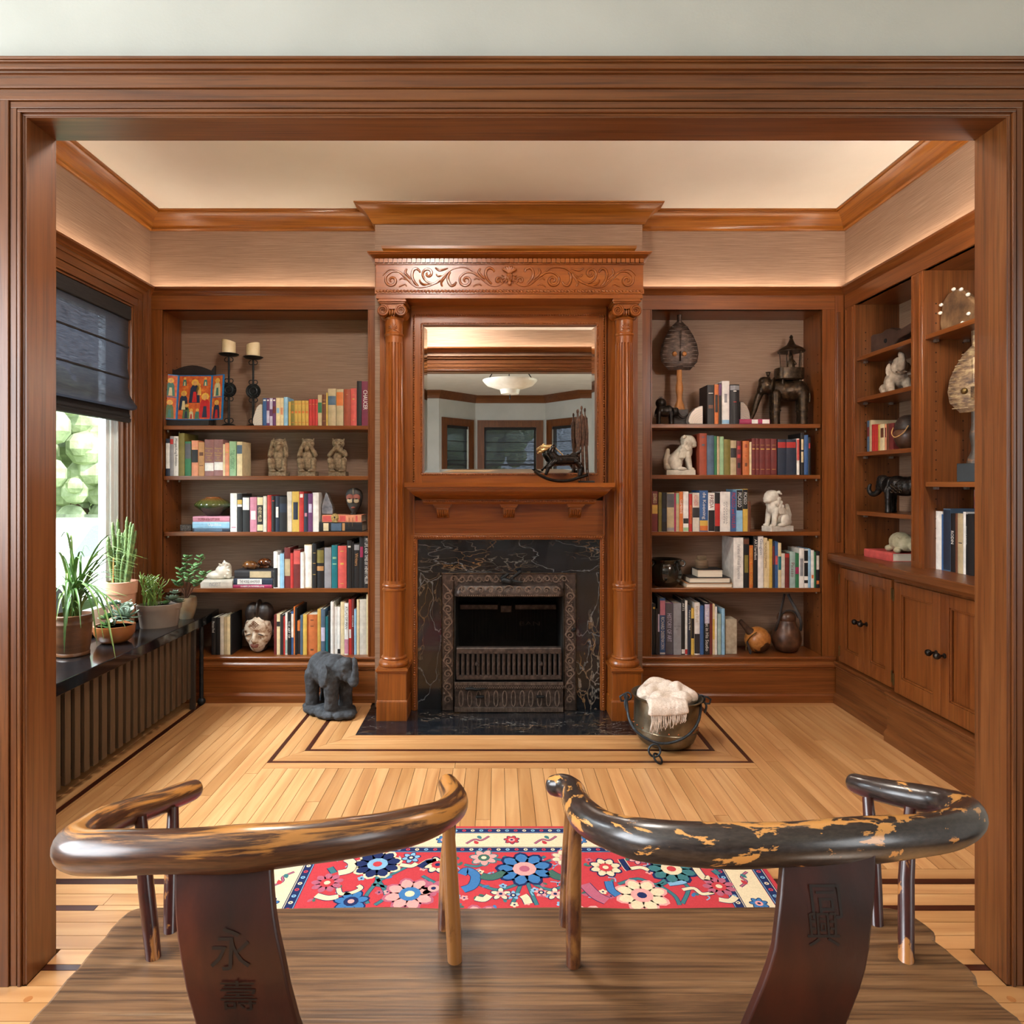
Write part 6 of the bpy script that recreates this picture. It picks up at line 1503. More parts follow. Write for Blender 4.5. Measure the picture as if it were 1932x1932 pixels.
shelf_books(*E1_, RS[1], RBC, 'second', [(590, 664, 148, 'ru', dict(stripes=[(.7, .01, 'sl'), (.9, .005, 'sl')], round_=.004)), (667, 738, 168, 'sl', dict(round_=.004)), (740, 766, 175, 'gr'), (768, 792, 178, 'be'), (794, 834, 180, 'pg'), (838, 902, 208, 'ol', dict(round_=.004)), (905, 964, 220, 'be', dict(bands=[(.5, .78, 'kk')], round_=.004)), (967, 1012, 225, 'dr', dict(stripes=[(.2, .03, 'k'), (.5, .02, 'rd'), (.75, .02, 'rd')])), (1028, 1094, 225, 'do', dict(stripes=[(.8, .02, 'ru'), (.25, .02, 'bn'), (.55, .004, 'ru')], round_=.004)), (1096, 1116, 235, 'cr'),
    (1118, 1158, 200, 'dr', dict(stripes=GT)), (1160, 1196, 200, 'dr', dict(stripes=GT)), (1198, 1256, 203, 'dr', dict(stripes=GT)), (1258, 1312, 203, 'dr', dict(stripes=GT)), (1314, 1372, 203, 'dr', dict(stripes=GT)), (1381, 1465, 208, 'nv', dict(bands=[(.76, .92, 'rd')])), (1467, 1566, 208, 'nv', dict(bands=[(.76, .92, 'rd')])), (1575, 1602, 200, 'w', dict(bands=[(.4, .97, 'co')])), (1615, 1648, 145, 'k', dict(stripes=[(.3, .06, 'cr'), (.6, .06, 'cr')])), (1650, 1690, 165, 'bl'), (1692, 1716, 185, 'k', dict(stripes=[(.7, .03, 'rd')]))])
shelf_books(*E1_, RS[2], RBC, 'third', [(83, 107, 703, 'tn'), (109, 167, 733, 'dr', dict(bands=[(.44, .66, 'go')], title='LEONARDO', tcol='cr', tspan=(.06, .3))), (175, 208, 745, 'ol'), (210, 257, 750, 'k', dict(bands=[(.25, .6, 'nv')])), (259, 333, 748, 'be', dict(bands=[(.62, .97, 'dg'), (.02, .1, 'gy')])), (335, 351, 755, 'mg'), (352, 383, 750, 'be', dict(bands=[(.72, .97, 'pg')])), (386, 422, 738, 'or', dict(title='CLEMENTE', tcol='w', tspan=(.2, .55))), (425, 478, 738, 'w', dict(bands=[(.2, .33, 'kk'), (.01, .1, 'pg')])), (485, 515, 762, 'rd', dict(title='JACKSON POLLOCK', tcol='ye', tspan=(.3, .8))), (520, 588, 750, 'ow', dict(bands=[(.36, .62, 'kk')], title='ALEXANDER', tcol='co', tspan=(.06, .34))),
    (592, 676, 727, 'bl', dict(bands=[(.02, .14, 'or'), (.14, .27, 'ye')], title='de Kooning', tcol='w', tspan=(.05, .70), round_=.003)), (679, 743, 750, 'w', dict(bands=[(.01, .55, 'k')], title='FRIDA', tcol='dr', tspan=(.06, .40))), (746, 797, 750, 'k', dict(bands=[(.14, .72, 'rd')])), (799, 902, 740, 'w', dict(title="GEORGIA\nO'KEEFFE", tcol='gy', tspan=(.25, .82), round_=.004)), (905, 961, 738, 'bl', dict(title='PICASSO and MAILER', tcol='rd', tspan=(.03, .92))), (963, 1026, 715, 'lb', dict(bands=[(.50, .985, 'k')], title='PICASSO', tcol='w', tspan=(.08, .42))), (1028, 1078, 712, 'ye', dict(bands=[(.53, .985, 'k')], title='PICASSO', tcol='w', tspan=(.08, .36))), (1080, 1106, 840, 'bn')], lim=(RBX0+.001, 9))
shelf_books(*F1_, RS[3], RBC, 'fourth', [(935, 1033, 130, 'w', dict(title='Varieties of Visual Experience', tcol='gy', tspan=(.13, .82))), (1036, 1092, 130, 'k', dict(bands=[(.87, .97, 'bn')], stripes=[(.3, .1, 'ol')])), (1094, 1132, 210, 'or', dict(title='WHEN WE WERE YOUNG', tcol='ye', tspan=(.06, .92))), (1136, 1180, 115, 'k', dict(title='ART/artifact', tcol='w', tspan=(.06, .46))), (1182, 1237, 117, 'w', dict(title='Gauguin', tcol='sl', tspan=(.05, .36))), (1240, 1276, 133, 'cr', dict(title='MICHELANGELO DRAFTSMAN', tcol='bn', tspan=(.1, .6))), (1278, 1295, 165, 'cr'), (1297, 1327, 148, 'ye'), (1330, 1350, 170, 'nv', dict(bands=[(.5, .9, 'dr')])), (1352, 1385, 170, 'bl', dict(stripes=[(.5, .05, 'co')])), (1387, 1418, 185, 'cr', dict(bands=[(.4, .7, 'te')])), (1420, 1454, 290, 'ow'),
    (1456, 1498, 290, 'dr', dict(bands=[(.88, .98, 'rd')])), (1505, 1559, 275, 'pgr', dict(title='Picasso', tcol='dr', tspan=(.3, .7))), (1561, 1597, 290, 'gr', dict(bands=[(.4, .6, 'mg')])), (1600, 1647, 240, 'w', dict(stripes=[(.3, .1, 'gy')])), (1650, 1689, 250, 'w', dict(bands=[(.7, .97, 'k'), (.3, .65, 'k'), (.12, .2, 'k')])), (1691, 1717, 245, 'lb'), (1719, 1750, 260, 'w', dict(stripes=[(.25, .02, 'or')])), (1752, 1766, 275, 'gr'), (1768, 1808, 270, 'k', dict(stripes=[(.5, .08, 'ow'), (.1, .02, 'or')]))])
shelf_books(*F1_, ZB, RBC, 'bottom', [(83, 110, 755, 'tb', dict(title='ICONS', tcol='w', tspan=(.04, .24))), (112, 145, 800, 'k', dict(stripes=[(.9, .01, 'ye')])), (147, 164, 850, 'kk'), (166, 187, 735, 'kk', dict(stripes=[(.4, .1, 'la')])), (189, 243, 745, 'bl', dict(bands=[(.70, .96, 'pk'), (.01, .04, 'w')], title='RICHARD DIEBENKORN', tcol='w', tspan=(.33, .9))), (247, 321, 795, 'pu', dict(bands=[(.01, .99, 'dg')], title='HISTORY OF ART', tcol='la', tspan=(.2, .75))), (326, 404, 795, 'gy', dict(title='MODERN\nART', tcol='dg', tspan=(.43, .52), flatt=True)), (408, 442, 760, 'k', dict(bands=[(.02, .1, 'w')], title='ARTS', tcol='w', tspan=(.06, .2))), (444, 467, 770, 'w', dict(bands=[(.01, .1, 'rd')])), (470, 503, 815, 'nv', dict(title='Portrait of My Mind', tcol='w', tspan=(.1, .5))), (505, 536, 845, 'ye', dict(bands=[(.35, .78, 'k')])), (539, 592, 790, 'w', dict(bands=[(.02, .4, 'kk')], title='Artists at Work', tcol='be', tspan=(.06, .38))), (596, 632, 820, 'bl'), (641, 692, 790, 'kk', dict(bands=[(.6, .97, 'la')], title='The Artist in His Studio', tcol='w', tspan=(.1, .93))), (694, 721, 800, 'dr'), (723, 744, 800, 'cr', dict(bands=[(.3, .7, 'ye')])), (746, 768, 830, 'w'), (776, 809, 905, 'pgr'), (815, 846, 850, 'lb')], lim=(RBX0+.001, 9))
# slipcase round the two navy volumes
Yf = 3.7905; u0, u1 = PX(1210+1376/5.367, 3.79), PX(1210+1571/5.367, 3.79); zt = PZ(790+203/5.367, 3.79)
# books lying flat
def flatstack(ox, oy, s, case, where, rows):
    for x0, x1, y0, y1, z0, z1, dep, col, lab, kw in rows:
        Yf = kw.pop('Y', 3.79); hbook(FB, PX(ox+x0/s, Yf), PX(ox+x1/s, Yf), z0, z1, Yf, dep, col, lab, 'books lying flat '+where, **kw)
def zat(oy, s, y, Yf=3.79): return PZ(oy+y/s, Yf)
z0 = LS[2]
flatstack(*A2, LBC, 'under the green vase', [(365, 672, 0, 0, z0, z0+.0205, .16, 'nv', 'dark blue book at the bottom of the flat stack under the green vase', dict(bands=[(.05, .8, 'sl')])), (365, 672, 0, 0, z0+.0205, z0+.0560, .16, 'lb', 'light blue book in the middle of the stack under the green vase', dict(title='Updike', tspan=(.42, .78))), (368, 672, 0, 0, z0+.0560, z0+.0868, .15, 'pk', 'pink book on top of the stack, directly under the green vase', dict(title='WOMEN of the LEFT BANK', tcol='dr', tspan=(.14, .74)))])
flatstack(*A2, LBC, 'beside the small mask', [(1414, 1770, 0, 0, z0, z0+.0545, .15, 'k', 'thick black book lying flat under the orange book and mask', dict(bands=[(.28, .52, 'sl'), (.10, .22, 'cr'), (.54, .60, 'tn')])), (1438, 1765, 0, 0, z0+.0545, z0+.0950, .14, 'sa', 'orange and pink book lying flat below the small dark mask', dict(bands=[(.02, .3, 'co'), (.45, .6, 'co'), (.85, .9, 'co')]))])
z0 = LS[3]
flatstack(*A3, LBC, 'beside the shells', [(430, 696, 0, 0, z0, z0+.043, .17, 'ow', 'white book lying flat under the conch shell', dict(title='INGEST', tcol='gy', tspan=(.28, .64))), (700, 1022, 0, 0, z0, z0+.0185, .17, 'mg', 'magenta book at the bottom of the stack under the cowrie shells', dict(title='ISABELLA ROSSELLINI', tspan=(.2, .8))), (704, 1030, 0, 0, z0+.0185, z0+.0550, .165, 'nv', 'dark blue book with white label in the stack under the cowries', dict(bands=[(.1, .72, 'w')], title='THE HORSE WHISPERER', tcol='k', tspan=(.16, .68))), (712, 1032, 0, 0, z0+.0550, z0+.1000, .16, 'kk', 'thick charcoal book on top of the stack under the cowries', dict(bands=[(.4, .95, 'be')]))])
flatstack(*D1, RBC, 'in front of the howdah elephant', [(815, 1066, 0, 0, RS[0], RS[0]+.0285, .10, 'mg', 'crimson book lying flat in front of the elephant with howdah', dict(bands=[(.4, .6, 'w'), (.75, .98, 'w')], Y=3.782))])
z0 = RS[3]
flatstack(*F1_, RBC, 'beside the black cauldron', [(455, 925, 0, 0, z0, z0+.0265, .15, 'tn', 'tan book at the bottom of the stack beside the cauldron', dict(pages=True)), (485, 905, 0, 0, z0+.0265, z0+.0580, .14, 'k', 'dark leather book with white pages in the middle of the cauldron stack', dict(pages=True)), (568, 830, 0, 0, z0+.0580, z0+.1040, .12, 'k', 'dark book with cream pages on top of the cauldron stack', dict(pages=True))])
# books on the right wall: spines face the room, rows run towards the viewer
def wallframe(X): return Matrix.Translation((X, 0, 0)) @ Matrix(((0, 1, 0, 0), (-1, 0, 0, 0), (0, 0, 1, 0), (0, 0, 0, 1)))
def wall_books(X, z0, where, data, dep):
    grp = 'upright books '+where; prev = -99
    A = wallframe(X)
    for i, row in enumerate(data):
        p0, p1, yt, col = row[:4]; opt = row[4] if len(row) > 4 else {}
        px0, px1 = 1560+p0/5.52, 1560+p1/5.52; Ya, Yb = F*X/(px0-CX), F*X/(px1-CX)
        u0, u1 = -Ya, -Yb; u0 = max(u0, prev+.0004); u1 = max(u1, u0+.006); prev = u1
        zt = PZ(760+yt/5.52, Ya)
        lab = '%s upright book, %s from the far end, %s' % (cname(COLS[col]), ordn(i+1), where)
        book(A, u0, u1, z0, zt-z0, opt.pop('d0', 0), dep, col, lab, grp, **opt)
wall_books(2.015, AS[2], 'on right wall shelf beside lidded jar', [(415, 440, 190, 'sl', dict(bands=[(.5, .8, 'dr')])), (441, 463, 183, 'be'), (465, 489, 228, 'rd'), (490, 511, 225, 'rd'), (512, 529, 225, 'rd'), (531, 549, 228, 'go'), (550, 598, 225, 'cr', dict(stripes=[(.5, .05, 'bn')])), (600, 618, 222, 'sa', dict(stripes=[(.5, .05, 'dr')])), (619, 642, 218, 'bn'), (644, 690, 215, 'dr')], .15)
wall_books(2.02, CT, 'on the worktop at right', [(1022, 1044, 1130, 'bl', dict(bands=[(.05, .9, 'w')])), (1046, 1100, 1095, 'k', dict(stripes=[(.7, .1, 'ow')])), (1102, 1192, 1125, 'w', dict(round_=.004)), (1194, 1208, 1160, 'bl'), (1210, 1284, 1100, 'sl', dict(bands=[(.02, .98, 'nv')])), (1286, 1332, 1150, 'k', dict(title='RODIN', tcol='w', tspan=(.3, .52))), (1334, 1358, 1150, 'bn'), (1360, 1414, 1150, 'be', dict(stripes=[(.5, .004, 'k')])), (1416, 1444, 1135, 'w'), (1446, 1462, 1160, 'k', dict(title='David Lynch', tcol='w', tspan=(.2, .5))), (1464, 1530, 1155, 'k')], .17)
A_ = wallframe(2.155)
book(A_, -F*2.155/(1560+1055/5.52-CX), -F*2.155/(1560+1055/5.52-CX)+.03, CT, .36, 0, .03, 'te', 'tall teal book standing behind the row on the right worktop', None)
b = thing('book', 'large art book with pictorial cover standing at the back of the worktop row', 'book', (2.17, 2.83, CT))
MB().box(2.165, 2.195, 2.60, 3.02, CT, CT+.365).build('cover', mott('pictorial_cover', [(.30, C(40, 60, 90)), (.42, C(190, 60, 60)), (.5, C(150, 150, 150)), (.58, C(60, 90, 110)), (.7, C(200, 120, 70))], 14, rough=.35, bump=0, detail=2), b)
MB().box(2.168, 2.192, 2.596, 2.60, CT+.003, CT+.362).build('pages', PAPERV, b)
# red book lying on the worktop, section A
A_ = wallframe(1.985); ua, ub_ = -3.60, -3.345
hbook(A_, ua, ub_, CT, CT+.042, 0, .18, 'co', 'red book lying flat on the worktop under the carved stone animal', None, bands=[], title=None)
# ================================================================ ORNAMENTS
WAX = mott('candle_wax', [(.3, C(216, 192, 146)), (.7, C(236, 218, 178))], 14, rough=.5, bump=.1)
BLACKW = mott('ebony_wood', [(.3, C(24, 19, 17)), (.7, C(46, 38, 34))], 20, (1, 1, 6), rough=.5, bump=.3)
def zoomA(x, y, Y): return P(280+x/4.391, 560+y/4.391, Y)
# carved dark stand behind the triptych
Y = 3.885; z0 = LS[0]
xa, xb_ = PX(321, Y), PX(405, Y); bs = thing('carved_stand', 'dark carved wooden stand behind the painted triptych on the top shelf', 'stand', ((xa+xb_)/2, Y, z0))
zt = PZ(690, Y); zz = PZ(704, Y)
ol = [(xa, z0), (xb_, z0), (xb_, zt+.002), (xb_-.02, zz+.015)]
for k in range(9): 
    u = k/8; ol.append((xb_-.02-(xb_-xa-.04)*u, zz+.016+.030*math.sin(math.pi*u)))
ol += [(xa+.02, zz+.015), (xa, zt+.002)]
MB().prism(ol, 'y', Y, Y+.02).build('back', BLACKW, bs, bevel=.002)
MB().box(xa+.005, xb_-.005, 3.815, Y, z0, z0+.036).build('ledge', BLACKW, bs, bevel=.002)
# painted triptych
tri = thing('painted_triptych', 'small folding triptych painted with haloed figures in blue frames', 'triptych', (PX(365, 3.84), 3.84, z0+.036))
TB = flat('triptych_blue', C(28, 112, 172), .45); TO = mott('triptych_orange', [(.3, C(176, 70, 36)), (.6, C(206, 104, 44)), (.8, C(226, 150, 60))], 50, rough=.5, bump=0)
TG = [flat('tri_green', C(86, 112, 70), .5), flat('tri_red', C(190, 40, 40), .5), flat('tri_navy', C(36, 50, 74), .5), flat('tri_skin', C(214, 160, 96), .5), flat('tri_halo', C(222, 180, 70), .5), flat('tri_pale', C(206, 196, 150), .5), flat('tri_teal', C(60, 120, 110), .5)]
def figure(mb_list, A, cx, cz, h, robe, under):
    def pl(pts, m_, lay):
        b_ = MB(); b_.T = A; b_.add([(cx+x*h, -.0006-.0003*lay, cz+z*h) for x, z in pts], [tuple(range(len(pts)))]); mb_list.append((b_, m_))
    pl([(-.22, 0), (.22, 0), (.2, .3), (.17, .6), (.08, .74), (-.08, .74), (-.17, .6), (-.2, .3)], robe, 1)
    pl([(-.09, .02), (.10, .02), (.06, .45), (-.05, .45)], under, 2)
    pl([(.15*math.cos(k*.785), .82+.15*math.sin(k*.785)) for k in range(8)], 4, 1)
    pl([(.085*math.cos(k*.785), .80+.10*math.sin(k*.785)) for k in range(8)], 3, 2)
def panel(name, A, w, h, figs, bars=()):
    b = MB(); b.T = A; b.box(-w/2, w/2, 0, .010, 0, h); o = b.build(name, TB, tri)
    f_ = .0055; b = MB(); b.T = A; b.box(-w/2+f_, w/2-f_, -.0004, .001, f_, h-f_); b.build('painted_ground', TO, o)
    for z in bars:
        b = MB(); b.T = A; b.box(-w/2, w/2, -.0012, .001, z-.002, z+.002); b.build('frame_bar', TB, o)
    L_ = []
    for args in figs: figure(L_, A, *args)
    for b_, m_ in L_: b_.build('painted_figure', TG[m_], o)
Yt = 3.828; zb = z0+.0365; wc = PX(397, Yt)-PX(333.5, Yt); hc = PZ(706, Yt)-zb; xc = PX(365, Yt)
A = Matrix.Translation((xc, Yt, zb)) @ Matrix.Rotation(R(-6), 4, 'X')
panel('center_panel', A, wc, hc, [(0, hc*.38, hc*.55, 2, 1), (-.045, .008, hc*.36, 0, 2), (-.062, hc*.22, hc*.45, 2, 5), (.062, .012, hc*.58, 1, 2), (-.015, .006, hc*.24, 5, 1), (.020, .006, hc*.24, 6, 0), (.022, hc*.55, hc*.28, 4, 3), (-.06, hc*.76, hc*.2, 6, 5), (.06, hc*.76, hc*.2, 6, 5)])
wl = .078
Al = A @ Matrix.Translation((-wc/2-.001, 0, 0)) @ Matrix.Rotation(R(24), 4, 'Z') @ Matrix.Translation((-wl/2, 0, 0))
panel('wing', Al, wl, hc*1.0, [(0, .008, hc*.42, 0, 6), (0, hc*.52, hc*.42, 6, 5)], [hc*.5])
Al = A @ Matrix.Translation((wc/2+.001, 0, 0)) @ Matrix.Rotation(R(-18), 4, 'Z') @ Matrix.Translation((wl/2, 0, 0))
panel('wing', Al, wl, hc*1.0, [(0, .008, hc*.42, 2, 1), (0, hc*.52, hc*.42, 5, 6)], [hc*.5])
# two wrought-iron candle stands with candles
for i, (cx, ypan, ytop, ymed, Y, lb, lc) in enumerate([(431.8, 671.5, 643, 735.5, 3.86, 'tall black wrought iron candle stand beside the triptych', 'cream pillar candle on the taller iron stand, left one'), (477.7, 677, 649, 738, 3.89, 'black wrought iron candle stand next to the row of books', 'cream pillar candle with sloping rim on the right iron stand')]):
    x = PX(cx, Y); zp = PZ(ypan, Y); zm = PZ(ymed, Y)
    t = thing('candle_stand', lb, 'candle stand', (x, Y, z0), 'iron candle stands')
    MB().lathe([(.001, .022), (.012, .021), (.03, .014), (.045, .004), (.046, 0), (.001, 0)], (x, Y, z0), 28).build('base', WIRON, t, smooth=40)
    MB().lathe([(.001, -.006), (.012, -.005), (.045, .002), (.056, .010), (.054, .0115), (.001, .006)], (x, Y, zp), 32).build('drip_pan', WIRON, t, smooth=40)
    for s_ in (-1, 1): MB().tube([(x+s_*.004, Y, z0+.02), (x+s_*.004, Y, zm-.035)], .0035, 6).build('stem_bar', WIRON, t, smooth=50)
    MB().tube([(x, Y, zm+.035), (x, Y, zp-.004)], .006, 8).build('upper_stem', WIRON, t, smooth=50)
    MB().lathe([(.001, -.012), (.012, -.011), (.016, -.006), (.022, -.009), (.028, -.006), (.034, -.008), (.036, -.004), (.041, -.006), (.044, 0), (.041, .006), (.001, .008)], (x, Y, zm), 32, 'y').build('medallion', WIRON, t, smooth=30)
    mb_ = MB()
    for k in range(16):
        a = k*math.pi/8; mb_.ell((x+.037*math.cos(a), Y-.007, zm+.037*math.sin(a)), .004, 6, 4)
    mb_.build('medallion_beads', WIRON, t, smooth=60)
    for s_ in (-1, 1):
        for zc, up in ((zm+.052, 1), (zm-.052, -1), (zp-.022, -1), (z0+.036, 1)):
            pts = []
            for k in range(16):
                a = -math.pi/2*up+up*s_*k*.36*1.0; r_ = .0125
                pts.append((x+s_*.0125+r_*math.cos(a if s_ > 0 else a), Y, zc+r_*math.sin(a)))
            MB().tube(pts, .0026, 6).build('scroll', WIRON, t, smooth=60)
    c = thing('candle', lc, 'candle', (x, Y, zp+.008), 'pillar candles on the top shelf')
    zc, hc2 = zp+.008, PZ(ytop, Y)-zp-.008
    rings = []
    for z, r in [(0, .037), (.004, .038), (hc2*.9, .0375)]: rings.append([(x+r*math.cos(a*.2618), Y+r*math.sin(a*.2618), zc+z) for a in range(24)])
    rings.append([(x+.036*math.cos(a*.2618), Y+.036*math.sin(a*.2618), zc+hc2*(1+(.10*math.cos(a*.2618+(0 if i else 3))))) for a in range(24)])
    rings.append([(x+.031*math.cos(a*.2618), Y+.031*math.sin(a*.2618), zc+hc2*(.96+(.08*math.cos(a*.2618+(0 if i else 3))))) for a in range(24)])
    rings.append([(x+.003*math.cos(a*.2618), Y+.003*math.sin(a*.2618), zc+hc2*.82) for a in range(24)])
    MB().loft(rings).build('wax', WAX, c, smooth=50)
    MB().tube([(x, Y, zc+hc2*.8), (x+.001, Y, zc+hc2*.8+.012)], .0012, 5).build('wick', BLACKW, c)
def agate(lab, outline, Y, thick, z0, frame=FB, tilt=0):
    t = thing('agate_bookend', lab, 'bookend', (outline[0][0], Y, z0), 'agate pieces')
    rind = mott('agate_rind', [(.3, C(120, 112, 104)), (.7, C(176, 168, 158))], 40, rough=.7, bump=.4)
    b = MB(); b.prism(outline, 'y', Y+.001, Y+thick); b.build('rind', rind, t, bevel=.004)
    cx = sum(p[0] for p in outline)/len(outline); cz = sum(p[1] for p in outline)/len(outline)
    fm_, nt, bs_, N, L = nodes('agate_face')
    tc = N('ShaderNodeTexCoord'); wv = N('ShaderNodeTexWave'); wv.wave_type = 'RINGS'; wv.rings_direction = 'SPHERICAL'; wv.inputs['Scale'].default_value = 26; wv.inputs['Distortion'].default_value = 5; wv.inputs['Detail'].default_value = 3
    L(tc.outputs['Object'], wv.inputs['Vector']); L(ramp(nt, wv.outputs['Fac'], [(.2, C(196, 188, 178)), (.6, C(232, 228, 222)), (.9, C(206, 190, 170))]), bs_.inputs['Base Color']); bs_.inputs['Roughness'].default_value = .12
    MB().prism([(cx+(x-cx)*.93, cz+(z-cz)*.93) for x, z in outline], 'y', Y, Y+.002).build('polished_face', fm_, t)
    return t
def olz(o3, pts, Y, z0):
    q = [(PX(o3[0]+x/o3[2], Y), PZ(o3[1]+y/o3[2], Y)) for x, y in pts]
    m_ = min(z for _, z in q); return [(x, z-m_+z0) for x, z in q]
agate('pale white agate bookend against the blue books on the top shelf', olz(A1, [(946, 1060), (946, 878), (925, 876), (900, 900), (880, 950), (865, 1000), (862, 1035), (875, 1060)], 3.80, z0), 3.80, .05, z0)
agate('white and grey banded agate bookend beside the black book', olz(D1, [(512, 1048), (512, 895), (490, 897), (450, 915), (415, 950), (395, 990), (388, 1025), (400, 1048)], 3.79, RS[0]), 3.79, .05, RS[0])
agate('dark grey agate bookend right of the black book, above the crimson book', olz(D1, [(820, 1050), (820, 850), (845, 852), (875, 885), (895, 930), (903, 980), (900, 1020), (890, 1050)], 3.885, RS[0]), 3.885, .04, RS[0])
# three wise monkeys
MONK = mott('carved_brown_stone', [(.3, C(92, 76, 58)), (.55, C(138, 118, 92)), (.8, C(166, 146, 116))], 60, rough=.9, bump=.8, bscale=220, bdist=.003)
def monkey(cx, kind, lab):
    Y = 3.83; x = PX(cx, Y); z0 = LS[1]; t = thing('monkey_figurine', lab, 'figurine', (x, Y, z0), 'three stone monkeys')
    MB().box(x-.053, x+.046, Y-.035, Y+.045, z0, z0+.026).build('base', MONK, t, bevel=.002)
    mb = MB(); o = Vector((x-.003, Y, z0+.024))
    def v(a, b, c): return o+Vector((a, b, c))
    mb.ell(v(0, .005, .055), (.040, .034, .055)); mb.ell(v(0, .0, .095), (.034, .028, .045)); mb.ell(v(0, 0, .162), (.036, .028, .030)); mb.ell(v(0, -.020, .158), (.026, .014, .022)); mb.ell(v(0, -.030, .138), (.015, .013, .020)); mb.ell(v(0, -.004, .125), (.028, .022, .028)); mb.ell(v(0, -.026, .172), (.026, .010, .005))
    for s_ in (-1, 1):
        mb.cap(v(s_*.036, -.02, .004), v(s_*.040, -.030, .066), .014, .016); mb.cap(v(s_*.040, -.028, .066), v(s_*.022, .01, .03), .016, .022); mb.ell(v(s_*.025, -.034, .006), (.018, .018, .008))
        mb.ell(v(s_*.012, -.034, .162), (.008, .006, .007)); mb.cap(v(s_*.028, .0, .178), v(s_*.032, .002, .190), .007, .004)
        mb.cap(v(s_*.034, .0, .115), v(s_*.046, -.018, .095), .014, .014)
        if kind == 0: mb.cap(v(s_*.046, -.018, .095), v(s_*.042, -.008, .135), .013, .013); mb.cap(v(s_*.042, -.008, .135), v(s_*.034, -.005, .175), .012, .010)
        elif kind == 1: mb.cap(v(s_*.046, -.018, .095), v(s_*.030, -.032, .135), .013, .011); mb.cap(v(s_*.030, -.032, .135), v(s_*.012, -.036, .162), .011, .010)
        else: mb.cap(v(s_*.046, -.018, .095), v(s_*.015, -.040, .125), .013, .011); mb.ell(v(s_*.006, -.042, .134), (.016, .010, .012))
    fuse(mb, 'carved_body', MONK, t, voxel=.0021, smooth=1, bump=.001, bscale=160)
monkey(527.5, 0, 'stone monkey covering its ears, leftmost of the three'); monkey(582.5, 1, 'stone monkey covering its eyes, middle one of three'); monkey(639.5, 2, 'stone monkey covering its mouth, nearest the mantel column')
# green ribbed vase
Y = 3.87; x = PX(280+538/4.391, Y); zb = LS[2]+.0869
va = thing('ceramic_vase', 'squat green and brown ribbed ceramic vase on the pink book', 'vase', (x, Y, zb))
pr = [(.001, 0), (.034, 0), (.040, .004), (.062, .028), (.090, .048), (.102, .060), (.103, .066), (.098, .074), (.082, .088), (.056, .100), (.040, .106), (.039, .110), (.034, .108), (.036, .100), (.001, .08)]
mb = MB(); rings = []
for r, h in pr:
    rings.append([(x+(r*(1-.025*(h > .055)*(.5+.5*math.cos(28*a*2*math.pi/112)))*math.cos(a*2*math.pi/112)), Y+(r*(1-.025*(h > .055)*(.5+.5*math.cos(28*a*2*math.pi/112)))*math.sin(a*2*math.pi/112)), zb+h) for a in range(112)])
m_, nt, bs_, N, L = nodes('green_drip_glaze'); tc = N('ShaderNodeTexCoord'); sp_ = N('ShaderNodeSeparateXYZ'); L(tc.outputs['Object'], sp_.inputs[0])
mr_ = N('ShaderNodeMapRange'); L(sp_.outputs['Z'], mr_.inputs[0]); mr_.inputs[1].default_value = 0; mr_.inputs[2].default_value = .11
L(ramp(nt, mr_.outputs[0], [(0, C(30, 44, 28)), (.5, C(54, 74, 40)), (.8, C(96, 92, 48)), (.97, C(150, 90, 48))]), bs_.inputs['Base Color']); bs_.inputs['Roughness'].default_value = .12; bs_.inputs['Coat Weight'].default_value = .5
mb.loft(rings).build('body', m_, va, smooth=40)
gb = thing('geode_box', 'small dark speckled stone block beside the flat book stack', 'stone', (PX(352, 3.86), 3.86, LS[2]))
MB().box(PX(341, 3.85), PX(362.5, 3.85), 3.84, 3.90, LS[2], LS[2]+.036).build('block', mott('speckled_granite', [(.35, C(40, 38, 38)), (.6, C(110, 104, 100)), (.75, C(160, 140, 130))], 180, rough=.6, bump=.5), gb, bevel=.003)
# grey geode slice, small geode, small painted mask
zk = LS[2]+.0951
o_ = olz(A2, [(1440, 800), (1436, 740), (1450, 690), (1465, 640), (1478, 613), (1488, 622), (1500, 650), (1515, 690), (1530, 720), (1538, 760), (1535, 800)], 3.845, zk)
gd = thing('geode', 'tall grey geode slice standing on the orange book', 'geode', (o_[0][0]+.03, 3.85, zk), 'geodes')
MB().prism(o_, 'y', 3.83, 3.87).build('rind', mott('geode_rind', [(.3, C(60, 50, 44)), (.7, C(110, 96, 82))], 60, rough=.8, bump=.5), gd, bevel=.004)
cx = sum(p[0] for p in o_)/len(o_); cz = sum(p[1] for p in o_)/len(o_)
MB().prism([(cx+(a-cx)*.88, cz+(b_-cz)*.92) for a, b_ in o_], 'y', 3.8285, 3.832).build('crystal_face', mott('geode_grey', [(.3, C(104, 112, 126)), (.6, C(150, 156, 166)), (.8, C(190, 192, 198))], 30, rough=.2, bump=.1), gd)
x = PX(280+1548/4.391, 3.80); z_ = LS[2]+.0546
gd = thing('geode', 'small yellow hollow geode in front of the grey slice', 'geode', (x, 3.786, z_), 'geodes')
mb = MB(); mb.lathe([(.006, 0), (.012, -.002), (.021, .002), (.024, .012), (.018, .022), (.001, .024)], (x, 3.784, z_+.026), 18, 'y'); mb.box(x-.014, x+.014, 3.780, 3.806, z_, z_+.012)
mb.build('shell', mott('geode_yellow', [(.3, C(130, 104, 56)), (.7, C(190, 164, 100))], 90, rough=.8, bump=.8), gd, smooth=30)
MB().ell((x, 3.789, z_+.027), (.009, .006, .011)).build('crystal_hollow', flat('geode_dark', C(34, 40, 48), .2), gd, smooth=60)
